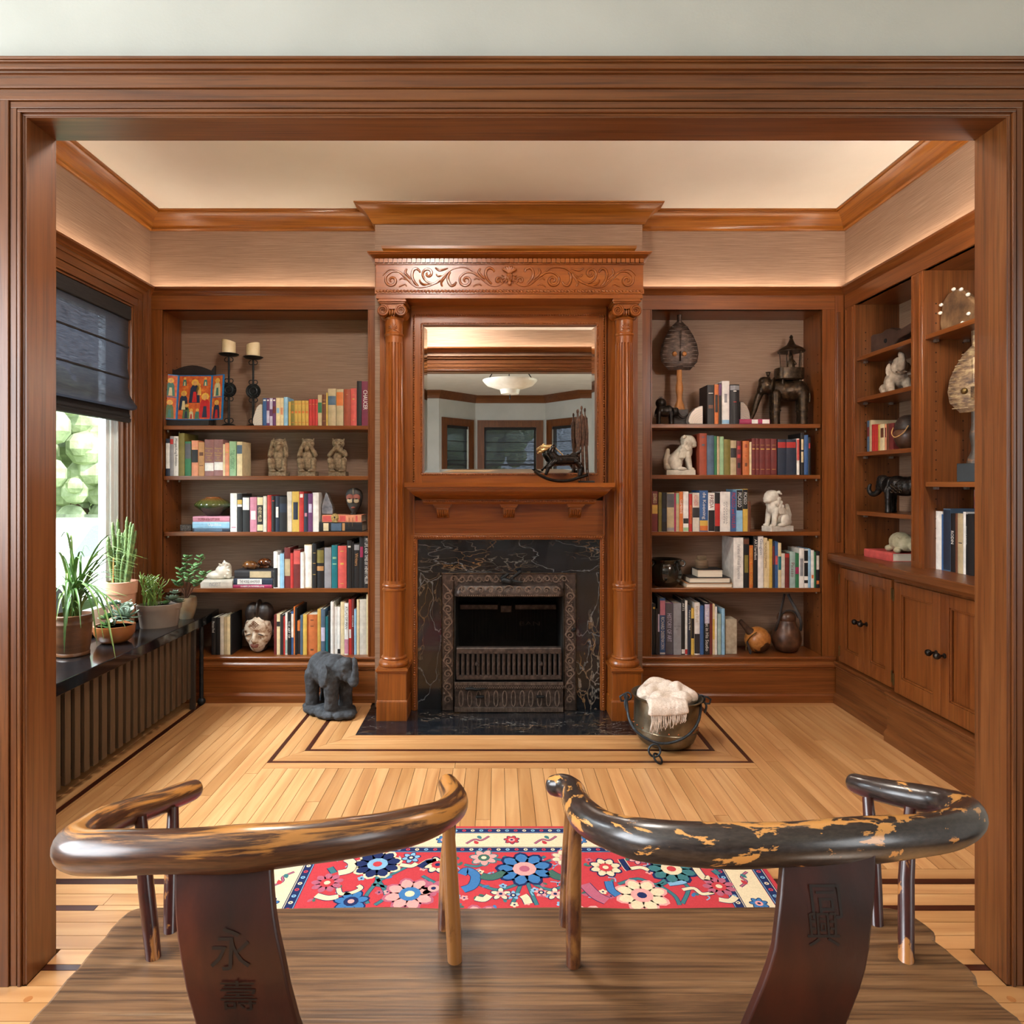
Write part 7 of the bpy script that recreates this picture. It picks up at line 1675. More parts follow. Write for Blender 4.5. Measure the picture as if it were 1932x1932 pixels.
def maskz(mb, c, w, h, d, prof):
    """shield of a face: prof list of (v 0..1 from chin, half-width 0..1)"""
    rings = []
    for v, hw in prof:
        ring = []
        for k in range(17):
            u = -1+2*k/16; ring.append((c[0]+u*hw*w/2, c[1]-d*math.sqrt(max(0, 1-u*u))*(.35+.65*math.sin(math.pi*min(.97, .12+v*.8))), c[2]+v*h))
        ring += [(c[0]+hw*w/2*.9, c[1]+.006, c[2]+v*h), (c[0]-hw*w/2*.9, c[1]+.006, c[2]+v*h)]
        rings.append(ring)
    return mb.loft(rings)
Y = 3.86; x = PX(280+1706/4.391, Y); zc = PZ(790+792/4.391, Y)
mk = thing('carved_mask', 'small dark oval mask with red eye band on a wire stand', 'mask', (x, Y, LS[2]+.0951), 'carved masks')
PF = [(0, .10), (.08, .30), (.2, .55), (.35, .78), (.5, .92), (.65, 1.0), (.8, .98), (.92, .78), (1, .35)]
w_, h_ = .100, .152
MK = mott('mask_charcoal', [(.3, C(40, 40, 40)), (.7, C(66, 64, 60))], 40, rough=.6, bump=.2)
maskz(MB(), (x, Y, zc), w_, h_, .035, PF).build('face', MK, mk, smooth=60)
MR, MW = flat('mask_red_ochre', C(146, 84, 70), .7), flat('mask_pale_clay', C(196, 180, 150), .7)
def patch(c, rx, rz, col, nm, depth=.004): MB().ell(c, (rx, depth, rz), 14, 8).build(nm, col, mk, smooth=60)
for s_ in (-1, 1):
    patch((x+s_*.019, Y-.0300, zc+.098), .022, .020, MR, 'painted_brow', .008); patch((x+s_*.018, Y-.0335, zc+.080), .017, .014, MW, 'painted_cheek', .006)
    patch((x+s_*.020, Y-.0385, zc+.091), .009, .003, flat('mask_eye_slit', C(20, 14, 8), .6), 'eye_slit', .004)
patch((x, Y-.038, zc+.080), .005, .016, MK, 'nose', .008); patch((x, Y-.030, zc+.040), .013, .006, MR, 'lips', .008); patch((x, Y-.030, zc+.132), .0018, .022, MW, 'forehead_line', .006)
for s_ in (-1, 1): MB().tube([(x-.005+s_*.008, Y-.02, zc+.02), (x-.005+s_*.010, Y-.06, LS[2]+.096), (x-.005+s_*.010, Y-.072, LS[2]+.075), (x-.005+s_*.010, Y-.0735, LS[2]+.03)], .0012, 5).build('wire_stand', BRASS, mk)
MB().box(x-.016, x+.012, Y-.02, Y+.02, LS[2]+.0951, zc+.01).build('foot_block', MK, mk, bevel=.002)
# shells
SHW = mott('conch_white', [(.3, C(206, 196, 178)), (.7, C(236, 230, 216))], 24, rough=.4, bump=.3)
x, Y, zb = PX(280+606/4.391, 3.86), 3.86, LS[3]+.0435
sh = thing('conch_shell', 'white spiked conch shell on the flat white book', 'shell', (x, Y, zb), 'shells on the fourth shelf')
mb = MB()
mb.ell((x-.02, Y, zb+.022), (.062, .045, .026)); mb.ell((x+.012, Y, zb+.042), (.046, .045, .042)); mb.ell((x+.026, Y, zb+.062), (.030, .034, .034)); mb.cap((x+.02, Y, zb+.08), (x+.016, Y, zb+.104), .018, .005); mb.cap((x-.055, Y-.01, zb+.014), (x-.076, Y-.015, zb+.016), .016, .008)
for k in range(7):
    a = -1.2+k*.55; mb.cap((x+.02+.03*math.cos(a), Y-.025, zb+.055+.03*math.sin(a)), (x+.02+.042*math.cos(a), Y-.036, zb+.055+.043*math.sin(a)), .009, .003, 8)
mb.cap((x+.045, Y-.01, zb+.02), (x+.05, Y-.02, zb+.06), .018, .012)
fuse(mb, 'shell_body', SHW, sh, voxel=.0032, smooth=3)
COW = mott('cowrie_tortoise', [(.3, C(52, 30, 18)), (.5, C(110, 68, 34)), (.75, C(150, 104, 60))], 45, rough=.12, bump=0, coat=.6)
COW2 = mott('cowrie_spotted', [(.35, C(34, 20, 14)), (.5, C(88, 44, 22)), (.7, C(140, 84, 44))], 90, rough=.12, bump=0, coat=.6)
zb = LS[3]+.1003
for cx, w, h, lab, m_, Yc, dz in [(845, .044, .040, 'brown striped cowrie shell lying on the charcoal book, left one', COW, 3.85, 0), (962, .040, .040, 'dark spotted cowrie shell resting against the other on the stack', COW2, 3.90, .010)]:
    x = PX(280+cx/4.391, Yc); s_ = thing('cowrie_shell', lab, 'shell', (x, Yc, zb), 'shells on the fourth shelf')
    mb = MB(); mb.ell((x, Yc, zb+h*.62+dz), (w, .034, h*.62)); mb.cap((x-w*.7, Yc, zb+h*.5+dz), (x-w*1.02, Yc, zb+h*.42+dz), h*.36, .005); mb.cap((x+w*.7, Yc, zb+h*.5+dz*.2), (x+w*.95, Yc, zb+h*.35), h*.36, .006)
    for k in range(8): mb.cap((x-w*.6+k*w*.17, Yc-.012, zb+.006), (x-w*.6+k*w*.17, Yc+.012, zb+.006), .0055, .0055, 6)
    fuse(mb, 'shell_body', m_, s_, voxel=.0028, smooth=3)
# large white-faced mask on the bottom shelf
Y = 3.86; x = PX(280+915/4.391, Y); z0 = ZB
pm_ = thing('carved_mask', 'white-faced carved mask with dark ridged hair on the bottom left shelf', 'mask', (x, Y, z0), 'carved masks')
WHK = mott('kaolin_white_wood', [(.36, C(120, 76, 48)), (.46, C(190, 170, 146)), (.7, C(214, 200, 180))], 38, rough=.8, bump=.4, detail=7)
HAIR = mott('mask_hair_black', [(.3, C(26, 20, 18)), (.7, C(52, 40, 34))], 30, rough=.45, bump=.3)
mb = MB(); mb.ell((x, Y-.01, z0+.125), (.082, .045, .100)); mb.ell((x, Y-.02, z0+.06), (.048, .04, .058)); mb.ell((x, Y-.045, z0+.150), (.062, .02, .045))
mb.cap((x-.004, Y-.052, z0+.130), (x-.004, Y-.068, z0+.080), .008, .014)
for s_ in (-1, 1):
    mb.ell((x-.004+s_*.036, Y-.047, z0+.112), (.026, .014, .012), rot=(0, s_*.35, 0)); mb.ell((x-.004+s_*.012, Y-.06, z0+.076), (.009, .009, .006)); mb.ell((x+s_*.040, Y-.036, z0+.09), (.022, .016, .022))
    mb.tube(smoothpath([(x-.004+s_*.005, Y-.058, z0+.128), (x-.004+s_*.028, Y-.058, z0+.146), (x-.004+s_*.054, Y-.048, z0+.138), (x-.004+s_*.066, Y-.034, z0+.122)], 4), .0042, 6)
fuse(mb, 'face', WHK, pm_, voxel=.0033, smooth=2)
LIP = flat('mask_lips', C(120, 66, 52), .5)
mb = MB()
for s_ in (-1, 1): mb.ell((x-.004+s_*.011, Y-.060, z0+.051), (.016, .010, .006), rot=(0, s_*-.25, 0)); mb.ell((x-.004+s_*.007, Y-.059, z0+.042), (.014, .010, .006))
fuse(mb, 'lips', LIP, pm_, voxel=.002, smooth=2)
for s_ in (-1, 1): MB().ell((x-.004+s_*.036, Y-.060, z0+.111), (.018, .004, .0035), rot=(0, s_*.3, 0)).build('eye_slit', HAIR, pm_, smooth=60)
mb = MB()
for k in range(4):
    for q in range(4): mb.box(x-.004+(k-q)*.0075-.003, x-.004+(k-q)*.0075+.003, Y-.0685, Y-.064, z0+.150+(k+q)*.0065-.002, z0+.150+(k+q)*.0065+.002)
mb.build('forehead_scars', flat('scar_brown', C(110, 66, 40), .7), pm_)
mb = MB(); mb.ell((x, Y+.025, z0+.145), (.094, .055, .108)); mb.ell((x-.034, Y+.005, z0+.225), (.045, .05, .062)); mb.ell((x+.038, Y+.005, z0+.225), (.048, .05, .062)); mb.ell((x+.002, Y+.0, z0+.245), (.014, .055, .06))
mb.ell((x-.088, Y+.0, z0+.112), (.012, .02, .024)); mb.ell((x+.088, Y+.0, z0+.112), (.012, .02, .024)); mb.ell((x, Y+.01, z0+.05), (.055, .05, .05))
fuse(mb, 'hair', HAIR, pm_, voxel=.004, smooth=2)

# ---- right bookcase
# tall shield-faced figure on a block
KOT = mott('figure_dark_metal', [(.3, C(48, 38, 34)), (.55, C(84, 70, 62)), (.8, C(120, 102, 92))], 36, (1, 1, 2.5), rough=.42, metal=.45, bump=.6, bscale=110)
RAWW = mott('raw_carved_wood', [(.3, C(150, 96, 50)), (.7, C(188, 130, 74))], 16, rough=.7, bump=.3)
BLOCKB = mott('charred_block', [(.3, C(38, 36, 36)), (.7, C(82, 76, 72))], 24, (1, 1, 3), rough=.6, bump=.5)
def shieldfig(lab, A, sc, block, neckm, hgt, basem):
    """A: local (u right, d depth, z up) -> world, standing at z=0"""
    t = thing('reliquary_figure', lab, 'figure', A @ Vector((0, 0, 0)), 'shield-faced figures')
    def B(): b_ = MB(); b_.T = A @ Matrix.Scale(sc, 4); return b_
    bw, bd, bh = block
    B().box(-bw, bw, -bd, bd, 0, bh).build('block', basem, t, bevel=.002)
    nk = []; H0 = bh; H1 = hgt
    b = B(); b.tube(smoothpath([(0, 0, H0), (0, 0, H0+(H1-H0)*.25), (0, 0, H0+(H1-H0)*.5), (0, 0, H0+(H1-H0)*.72), (0, 0, H1)], 4), [.026, .024, .022, .016, .012, .012, .013, .015, .017, .017, .016, .014, .012, .012, .012, .012, .012], 12)
    b.build('carved_leg', neckm, t, smooth=50)
    W_, Hh = .088, .225
    prof = [(-.55, 0), (-.92, .16), (-1, .34), (-.92, .52), (-.72, .70), (-.42, .88), (-.14, .985), (.14, .985), (.42, .88), (.72, .70), (.92, .52), (1, .34), (.92, .16), (.55, 0)]
    b = B(); rg = []
    for dd, k in [(.012, .97), (.0, 1.0), (-.008, .9), (-.013, .6), (-.015, .2)]:
        rg.append([(u*W_*k, dd, H1+(.45+(v-.45)*k)*Hh) for u, v in prof])
    b.loft(rg).build('shield_face', KOT, t, smooth=40)
    B().tube([(0, 0, H1+Hh*.96), (0, -.002, H1+Hh*1.08), (0, -.002, H1+Hh*1.19), (0, .002, H1+Hh*1.21)], [.010, .011, .012, .008], 8).build('top_knot', KOT, t, smooth=50)
    for s_ in (-1, 1): B().ell((s_*.022-.004, -.017, H1+Hh*.315), (.011, .008, .011)).build('eye_boss', RAWW if basem is BLOCKB else BRASS, t, smooth=60)
    B().prism([(-.004, -.012), (0, -.030), (.004, -.012)], 'z', H1+Hh*.17, H1+Hh*.36).build('nose', KOT, t)
    b = B()
    for r_ in range(11):
        v = .06+r_*.08; hw = max(.1, math.sin(math.pi*min(.95, .28+v*.66)))*.9
        for s_ in (-1, 1): b.box(s_*.016, s_*W_*hw, -.0125 if r_ > 2 else -.012, -.008, H1+Hh*v, H1+Hh*(v+.012))
    b.build('metal_strip_seams', KOT, t)
    B().prism([(-.010, -.012), (0, -.0165), (.010, -.012)], 'z', H1+Hh*.42, H1+Hh*.80).build('ridge', KOT, t)
    return t
Y = 3.875; x = PX(1210+332/4.391, Y)
shieldfig('tall dark shield-faced figure on a raw wood leg and block', Matrix.Translation((PX(1210+315/4.391, Y), Y, RS[0])), 1.28, (.032, .03, .070), RAWW, .252, BLOCKB)
DKB = mott('black_bronze', [(.3, C(18, 16, 15)), (.6, C(40, 35, 32)), (.85, C(72, 64, 58))], 40, rough=.35, metal=.6, bump=.3)
# small bronze elephant with a rider tuft
el = thing('elephant_figurine', 'small black bronze elephant with crown on its back beside the shield figure', 'figurine', (PX(1255, 3.815), 3.815, RS[0]), 'elephant figures')
mb = MB(); T = TM(PX(1254, 3.815), 3.815, RS[0], -6)
eleph(mb, T, [(.55, 0, .66), (.68, 0, .46), (.82, 0, .34), (.96, 0, .34), (1.08, 0, .46), (1.10, 0, .50)], .118, headx=.50, headz=.62, bodyz=.64, body=(.40, .27, .27), legr=.085, ears=1.1)
mb.ell((PX(1247, 3.815), 3.815, RS[0]+.122), (.032, .028, .030))
fuse(mb, 'cast_body', DKB, el, voxel=.0024, smooth=2)
for k in range(5):
    a = R(30+k*30); c0 = Vector((PX(1247, 3.815), 3.815, RS[0]+.146)); MB().cap(c0, c0+Vector((math.cos(a)*.016, 0, math.sin(a)*.018)), .0022, .0012, 6).build('crown_spike', DKB, el)
# bronze elephant carrying a howdah
Y = 3.885; ex = PX(1487, Y); z0 = RS[0]
he_ = thing('howdah_elephant', 'tall bronze elephant carrying a canopied howdah at the shelf end', 'figurine', (ex, Y, z0), 'elephant figures')
mb = MB(); T = TM(ex, Y, z0, 180-12)
s_ = .25
eleph(mb, T, [(.60, 0, .80), (.68, 0, .62), (.74, 0, .40), (.82, 0, .20), (.88, 0, .10), (.90, 0, .09)], s_, headx=.50, headz=.95, bodyz=.80, body=(.42, .22, .24), legr=.095, legx=.27, ears=.85, tusk=.04)
fuse(mb, 'cast_body', BRONZE, he_, voxel=.0040, smooth=2, bump=.0008, bscale=120)
for sx in (-1, 1):
    for sy in (-1, 1):
        c0 = T @ Vector((sx*.29*s_, sy*.13*s_, .085)); MB().lathe([(.0275, -.004), (.0285, 0), (.0275, .004)], c0, 14).build('anklet', BRONZE, he_, smooth=40)
hx = ex+.006; hz = PZ(718, Y)
mb_ = MB(); rings = []
for dz, rx, ry in [(0, .066, .042), (.008, .077, .05), (.05, .080, .052), (.070, .079, .051), (.071, .072, .046), (.04, .07, .044)]: rings.append([(hx+rx*math.copysign(abs(math.cos(a*.3927))**.6, math.cos(a*.3927)), Y+ry*math.copysign(abs(math.sin(a*.3927))**.6, math.sin(a*.3927)), hz+dz) for a in range(16)])
mb_.loft(rings).build('howdah_basket', BRONZE, he_, smooth=40)
for sx in (-.05, .05):
    for sy in (-.03, .03): MB().tube([(hx+sx, Y+sy, z0+.225), (hx+sx, Y+sy, hz+.004)], .006, 6).build('howdah_strut', BRONZE, he_)
zr = PZ(662, Y)
MB().lathe([(.074, -.008), (.076, -.002), (.066, .010), (.046, .022), (.026, .034), (.014, .056), (.008, .074), (.011, .080), (.006, .090), (.001, .094), (.001, .05), (.04, .015), (.070, -.004)], (hx+.012, Y, zr), 28).build('canopy_roof', BRONZE, he_, smooth=40)
for a in range(5):
    an = a*1.2566+.4; MB().tube([(hx+.012+.058*math.cos(an), Y+.045*math.sin(an), hz+.065), (hx+.012+.066*math.cos(an), Y+.05*math.sin(an), zr-.004)], .0028, 6).build('canopy_post', BRONZE, he_, smooth=60)
mb = MB(); c0 = Vector((hx+.01, Y, hz+.085)); mb.ell(c0+Vector((0, 0, .0)), (.024, .02, .046)); mb.ell(c0+Vector((0, 0, .052)), .013); mb.cap(c0+Vector((0, 0, .058)), c0+Vector((0, 0, .078)), .010, .004); mb.cap(c0+Vector((-.014, -.004, .028)), c0+Vector((-.026, -.012, .010)), .006, .005); mb.cap(c0+Vector((.014, -.004, .028)), c0+Vector((.024, -.012, .010)), .006, .005)
fuse(mb, 'seated_rider', BRONZE, he_, voxel=.0024, smooth=2)
mb = MB(); c0 = T @ Vector((.11, 0, .262)); mb.ell(c0+Vector((0, 0, .010)), (.014, .014, .022)); mb.ell(c0+Vector((0, 0, .040)), .011); mb.ell(c0+Vector((0, 0, .052)), (.016, .016, .004)); mb.cap(c0+Vector((-.008, -.008, .018)), c0+Vector((-.024, -.012, .022)), .005, .004)
fuse(mb, 'driver', BRONZE, he_, voxel=.0024, smooth=2)
# lion dogs
LION = mott('pale_limestone', [(.3, C(176, 168, 150)), (.7, C(208, 202, 186))], 40, rough=.85, bump=.5, bscale=200)
LION2 = mott('white_limestone', [(.3, C(196, 190, 176)), (.7, C(226, 222, 210))], 40, rough=.85, bump=.5, bscale=200)
def lion(lab, x, Y, z0, d, turn, m_, s):
    t = thing('lion_dog_statue', lab, 'statue', (x, Y, z0), 'stone lion dogs')
    A = Matrix.Translation((x, Y, z0)) @ Matrix.Rotation(R(turn), 4, 'Z') @ Matrix.Diagonal((d*s, s, s, 1))
    b = MB(); b.T = A; b.box(-.078, .078, -.036, .036, 0, .028); b.build('plinth', m_, t, bevel=.002)
    mb = MB(); mb.T = A; z = .026
    mb.ell((-.030, 0, z+.045), (.045, .038, .046)); mb.cap((-.03, 0, z+.06), (.032, 0, z+.120), .036, .034); mb.ell((.034, 0, z+.105), (.034, .033, .045))
    mb.ell((.044, 0, z+.160), (.042, .036, .036)); mb.ell((.066, 0, z+.150), (.024, .028, .022)); mb.ell((.072, 0, z+.137), (.018, .024, .012)); mb.ell((.078, 0, z+.158), (.008, .012, .007)); mb.ell((.040, 0, z+.182), (.034, .030, .014))
    for sy in (-1, 1):
        mb.cap((.036, sy*.022, z+.09), (.050, sy*.024, z+.012), .018, .013); mb.ell((.058, sy*.024, z+.006), (.018, .013, .010))
        mb.ell((-.026, sy*.030, z+.034), (.034, .015, .034)); mb.ell((.004, sy*.034, z+.008), (.028, .012, .011))
        mb.ell((.066, sy*.016, z+.168), (.008, .008, .007)); mb.cap((.020, sy*.030, z+.186), (.010, sy*.036, z+.176), .009, .005)
        for q, (ax, az) in enumerate([(.022, .150), (.010, .130), (.030, .128), (.0, .108), (.018, .112), (.038, .118)]): mb.ell((ax, sy*.036, z+az), (.011, .007, .011))
        for k in range(4): mb.cap((.0+k*.008, sy*.034, z+.10), (-.012+k*.010, sy*.036, z+.068), .007, .004, 8)
    mb.cap((-.070, 0, z+.03), (-.076, 0, z+.065), .020, .016); mb.cap((-.076, 0, z+.06), (-.066, 0, z+.110), .018, .012); mb.ell((-.066, 0, z+.022), (.024, .026, .024))
    fuse(mb, 'carved_lion', m_, t, voxel=.0028*s, smooth=2)
    return t
lion('pale stone lion dog facing right on the second shelf of right bookcase', PX(1283, 3.84), 3.84, RS[1], 1, -6, LION, 1.04)
lion('white stone lion dog facing left on the third shelf of right bookcase', PX(1467, 3.84), 3.84, RS[2], -1, 22, LION2, 1.06)
# black cauldron pot
Y = 3.87; x = PX(1256, Y); z0 = RS[3]
po = thing('cauldron_pot', 'glossy black round pot with ring handles on the fourth right shelf', 'pot', (x, Y, z0))
BG = mott('black_glaze', [(.3, C(16, 18, 16)), (.6, C(32, 34, 28)), (.8, C(70, 62, 36))], 12, rough=.12, bump=.05, coat=.6)
MB().lathe([(.001, .002), (.058, 0), (.076, .020), (.090, .055), (.092, .085), (.084, .115), (.074, .132), (.078, .142), (.090, .152), (.092, .157), (.082, .156), (.070, .140), (.001, .12)], (x, Y, z0), 40).build('body', BG, po, smooth=50)
for s_ in (-1, 1):
    MB().tube(ringp((x+s_*.090, Y-.02, z0+.133), .016, 16, (1, 0, 0), (0, .3, .95)), .005, 8).build('ring_handle', BG, po, smooth=60)
x = PX(1210+612/5.367, 3.86); zj = RS[3]+.1042
jr = thing('clay_jar', 'small round brown lidded jar standing on the stacked books', 'jar', (x, 3.86, zj))
MB().lathe([(.001, 0), (.034, 0), (.037, .004), (.036, .03), (.037, .038), (.034, .046), (.030, .048), (.001, .048)], (x, 3.86, zj), 32).build('body', mott('brown_clay', [(.3, C(96, 76, 56)), (.7, C(128, 106, 82))], 12, (1, 1, 8), rough=.7, bump=.4), jr, smooth=40)
MB().lathe([(.026, .0482), (.027, .050), (.027, .066), (.024, .069), (.001, .069)], (x, 3.86, zj), 32).build('lid', mott('brown_clay_lid', [(.3, C(104, 88, 66)), (.7, C(132, 114, 90))], 12, rough=.7, bump=.4), jr, smooth=40)
# bottom right shelf
z0 = ZB; Y = 3.83
bx_ = thing('stone_block', 'cream plastered block beside the books on the bottom right shelf', 'block', (PX(1380, Y), Y, z0))
MB().box(PX(1210+851/5.367, 3.80), PX(1210+970/5.367, 3.80), 3.80, 3.90, z0, PZ(990+958/5.367, 3.80)).build('block', mott('plaster_block', [(.3, C(152, 138, 116)), (.7, C(188, 176, 154))], 30, rough=.9, bump=.6), bx_, bevel=.004)
gm, nt, bs_, N, L = nodes('carved_gourd'); f_, _ = noisetex(nt, 9, (1, 1, 1), 2); g_, _ = noisetex(nt, 60, (1, 1, 1), 3)
msk = ramp(nt, f_, [(.54, (0, 0, 0, 1)), (.56, (1, 1, 1, 1))]); L(mixc(nt, msk, ramp(nt, g_, [(.3, C(150, 92, 40)), (.7, C(188, 126, 62))]), C(66, 40, 22)), bs_.inputs['Base Color']); bs_.inputs['Roughness'].default_value = .4; bs_.inputs['Coat Weight'].default_value = .3
Y = 3.84; x = PX(1210+1178/5.367, Y)
gr = thing('gourd_rattle', 'round tan gourd with burnt figures and carved handle', 'gourd', (x, Y, z0))
MB().ell((x, Y, z0+.0745), (.074, .070, .0745), 24, 16).build('gourd_body', gm, gr, smooth=80)
DKW = mott('dark_handle_wood', [(.3, C(44, 30, 22)), (.7, C(86, 60, 42))], 30, rough=.5, bump=.4)
MB().tube([(x-.045, Y-.01, z0+.120), (x-.065, Y-.012, z0+.138), (x-.090, Y-.014, z0+.168), (x-.108, Y-.014, z0+.186)], [.026, .018, .015, .013], 12).build('handle', DKW, gr, smooth=50)
MB().tube(smoothpath([(x-.028, Y-.058, z0+.13), (x-.062, Y-.05, z0+.10), (x-.075, Y-.03, z0+.06), (x-.078, Y-.03, z0+.02)], 5), .003, 6).build('cord', BRASS, gr)
MB().prism([(x-.088, z0+.075), (x-.080, z0+.08), (x-.058, z0+.02), (x-.062, z0+.003), (x-.070, z0+.008)], 'y', Y-.062, Y-.056).build('leather_tab', flat('dark_leather', C(40, 36, 36), .6), gr)
Y = 3.86; x = PX(1210+1468/5.367, Y)
gj = thing('gourd_jar', 'dark brown lidded gourd jar with leather strap on the bottom right shelf', 'jar', (x, Y, z0))
GD = mott('dark_gourd', [(.3, C(44, 28, 20)), (.55, C(84, 54, 36)), (.8, C(122, 84, 58))], 16, rough=.4, bump=.15)
MB().lathe([(.001, .003), (.03, 0), (.06, .014), (.080, .050), (.083, .085), (.074, .125), (.058, .155), (.051, .170), (.050, .182), (.048, .184), (.001, .18)], (x, Y, z0), 36).build('body', GD, gj, smooth=50)
MB().lathe([(.050, .1842), (.052, .188), (.051, .205), (.044, .222), (.028, .232), (.001, .234)], (x, Y, z0), 36).build('lid', GD, gj, smooth=50)
LEA = mott('black_strap_leather', [(.3, C(30, 28, 28)), (.7, C(58, 54, 52))], 40, rough=.6, bump=.3)
for s_ in (-1, 1):
    MB().tube(smoothpath([(x+s_*.072, Y-.02, z0+.125), (x+s_*.066, Y-.045, z0+.175), (x+s_*.052, Y-.04, z0+.225), (x+s_*.022, Y-.01, z0+.30), (x+s_*.010, Y, z0+.335)], 5), .008, 8, flat=.35).build('strap', LEA, gj, smooth=60)
MB().tube(smoothpath([(x-.055, Y-.03, z0+.20), (x-.02, Y-.03, z0+.240), (x+.03, Y-.03, z0+.240), (x+.058, Y-.03, z0+.20)], 5), .004, 6).build('lid_cord', LEA, gj, smooth=60)

# ---- right wall ornaments
def zoom7(x, y, X):
    px, py = 1560+x/5.52, 450+y/5.52; Y = F*X/(px-CX); return (Y, PZ(py, Y))
def zoom8(x, y, X):
    px, py = 1560+x/5.52, 760+y/5.52; Y = F*X/(px-CX); return (Y, PZ(py, Y))
X = 2.05
ol = [zoom7(x, y, X) for x, y in [(410, 1195), (395, 1140), (400, 1060), (425, 990), (475, 945), (530, 935), (570, 925), (610, 890), (660, 872), (700, 885), (735, 895), (790, 868), (890, 800), (960, 760), (960, 860), (890, 905), (790, 955), (745, 985), (700, 1050), (640, 1105), (580, 1140)]]
mz_ = min(z for _, z in ol); ol = [(y, z-mz_+AS[0]) for y, z in ol]
fd = thing('carved_fiddle', 'dark wooden lute-shaped carving leaning on the top right wall shelf', 'carving', (X, 3.45, AS[0]))
FID = mott('fiddle_wood', [(.3, C(52, 36, 30)), (.7, C(84, 62, 52))], 12, rough=.5, bump=.2)
MB().prism(ol, 'x', X, X+.05).build('body', FID, fd, bevel=.006)
hc_ = zoom7(612, 1008, X); MB().lathe([(.001, -.003), (.011, -.003), (.012, 0), (.012, .003)], (X, hc_[0], hc_[1]+AS[0]-mz_), 20, 'x').build('sound_hole', DARK, fd)
# pale stone elephant, trunk raised
PST = mott('warm_grey_stone', [(.3, C(150, 132, 114)), (.7, C(196, 180, 160))], 30, rough=.85, bump=.4)
Y = 3.45; X = 2.075
e2 = thing('elephant_statue', 'pale grey stone elephant with trunk curled up on right wall shelf', 'statue', (X, Y, AS[1]), 'elephant figures')
mb = MB(); mb.T = TM(X, Y, AS[1], -112) @ Matrix.Scale(.165, 4)
mb.ell((-.25, 0, .38), (.42, .34, .40)); mb.ell((.05, 0, .52), (.34, .32, .34)); mb.ell((.38, 0, .78), (.24, .24, .25)); mb.ell((.40, 0, .95), (.16, .18, .14))
mb.tube(smoothpath([(.55, 0, .74), (.72, 0, .74), (.80, 0, .90), (.72, 0, 1.08), (.56, 0, 1.12), (.50, 0, 1.20)], 5), [.13-.075*k/25 for k in range(26)], 12)
for sy in (-1, 1):
    mb.cap((.18, sy*.22, .36), (.34, sy*.24, .10), .14, .12); mb.ell((.42, sy*.24, .08), (.16, .12, .08)); mb.cap((-.25, sy*.30, .2), (.0, sy*.34, .09), .17, .11); mb.ell((.22, sy*.27, .74), (.06, .09, .22), rot=(sy*.3, -.2, sy*-.5)); mb.cap((.52, sy*.12, .62), (.66, sy*.15, .58), .035, .015)
mb.ell((-.55, 0, .12), (.12, .1, .1)); mb.T = None
fuse(mb, 'stone_body', PST, e2, voxel=.003, smooth=2, bump=.0012, bscale=120)
# carved lidded jar
X, Y = 2.06, 3.335; z0 = AS[2]
cj = thing('lidded_jar', 'dark carved lidded jar with tan cord on the right wall shelf', 'jar', (X, Y, z0))
MB().lathe([(.001, 0), (.03, .0), (.052, .025), (.066, .065), (.062, .090), (.055, .100), (.001, .10)], (X, Y, z0), 32).build('body', GD, cj, smooth=50)
MB().lathe([(.058, .1002), (.060, .106), (.056, .135), (.042, .160), (.02, .172), (.001, .174)], (X, Y, z0), 32).build('lid', mott('jar_lid_dark', [(.3, C(36, 26, 22)), (.7, C(66, 50, 42))], 30, (1, 1, 4), rough=.5, bump=.5), cj, smooth=50)
CORD = flat('tan_cord', C(196, 150, 92), .8)
MB().tube(smoothpath([(X-.03, Y+.055, z0+.135), (X-.055, Y+.045, z0+.09), (X-.066, Y, z0+.062), (X-.055, Y-.05, z0+.08), (X-.035, Y-.06, z0+.115)], 6), .0028, 6).build('cord', CORD, cj, smooth=60)
# bronze elephant walking away
X, Y = 2.05, 3.37; z0 = AS[3]
e3 = thing('elephant_figurine', 'dark bronze elephant with decorated back on the lowest right wall shelf', 'figurine', (X, Y, z0), 'elephant figures')
Y = 3.345; mb = MB(); T = TM(X, Y, z0, 124)
eleph(mb, T, [(.58, 0, .62), (.66, 0, .50), (.78, 0, .46), (.86, 0, .56), (.84, 0, .68), (.80, 0, .70)], .205, headx=.50, headz=.74, bodyz=.66, body=(.45, .22, .24), legr=.075, legx=.30, ears=.8)
fuse(mb, 'cast_body', DKB, e3, voxel=.0032, smooth=2, bump=.001, bscale=130)
mb = MB()
for k in range(9): mb.tube(ringp(T @ Vector((.04-.02*(k % 3), .045, .11+.016*(k//3))), .007, 8, T.to_3x3() @ Vector((1, 0, 0)), (0, 0, 1)), .0016, 5)
mb.build('inlaid_blanket', BRONZE, e3, smooth=60)
# pale stone animal on the red book
X, Y = 2.07, 3.395; z0 = CT+.0422
fg = thing('stone_animal', 'crouching pale stone animal on the red book on the worktop', 'statue', (X, Y, z0))
PG = mott('pale_green_stone', [(.3, C(150, 142, 112)), (.6, C(186, 178, 146)), (.8, C(204, 198, 172))], 26, rough=.85, bump=.4)
mb = MB(); mb.T = TM(X, Y, z0, -100) @ Matrix.Scale(.115, 4)
mb.ell((-.2, 0, .45), (.62, .46, .44)); mb.ell((.45, 0, .42), (.36, .38, .34)); mb.tube(smoothpath([(.7, .0, .4), (.86, .05, .26), (.80, .2, .12), (.6, .3, .10)], 5), [.15-.06*k/15 for k in range(16)], 10)
for sy in (-1, 1): mb.ell((.4, sy*.38, .12), (.24, .14, .12)); mb.ell((-.5, sy*.38, .14), (.22, .16, .14)); mb.ell((.28, sy*.38, .48), (.22, .06, .24), rot=(sy*.2, 0, sy*-.3)); mb.ell((.66, sy*.24, .55), (.05, .05, .04))
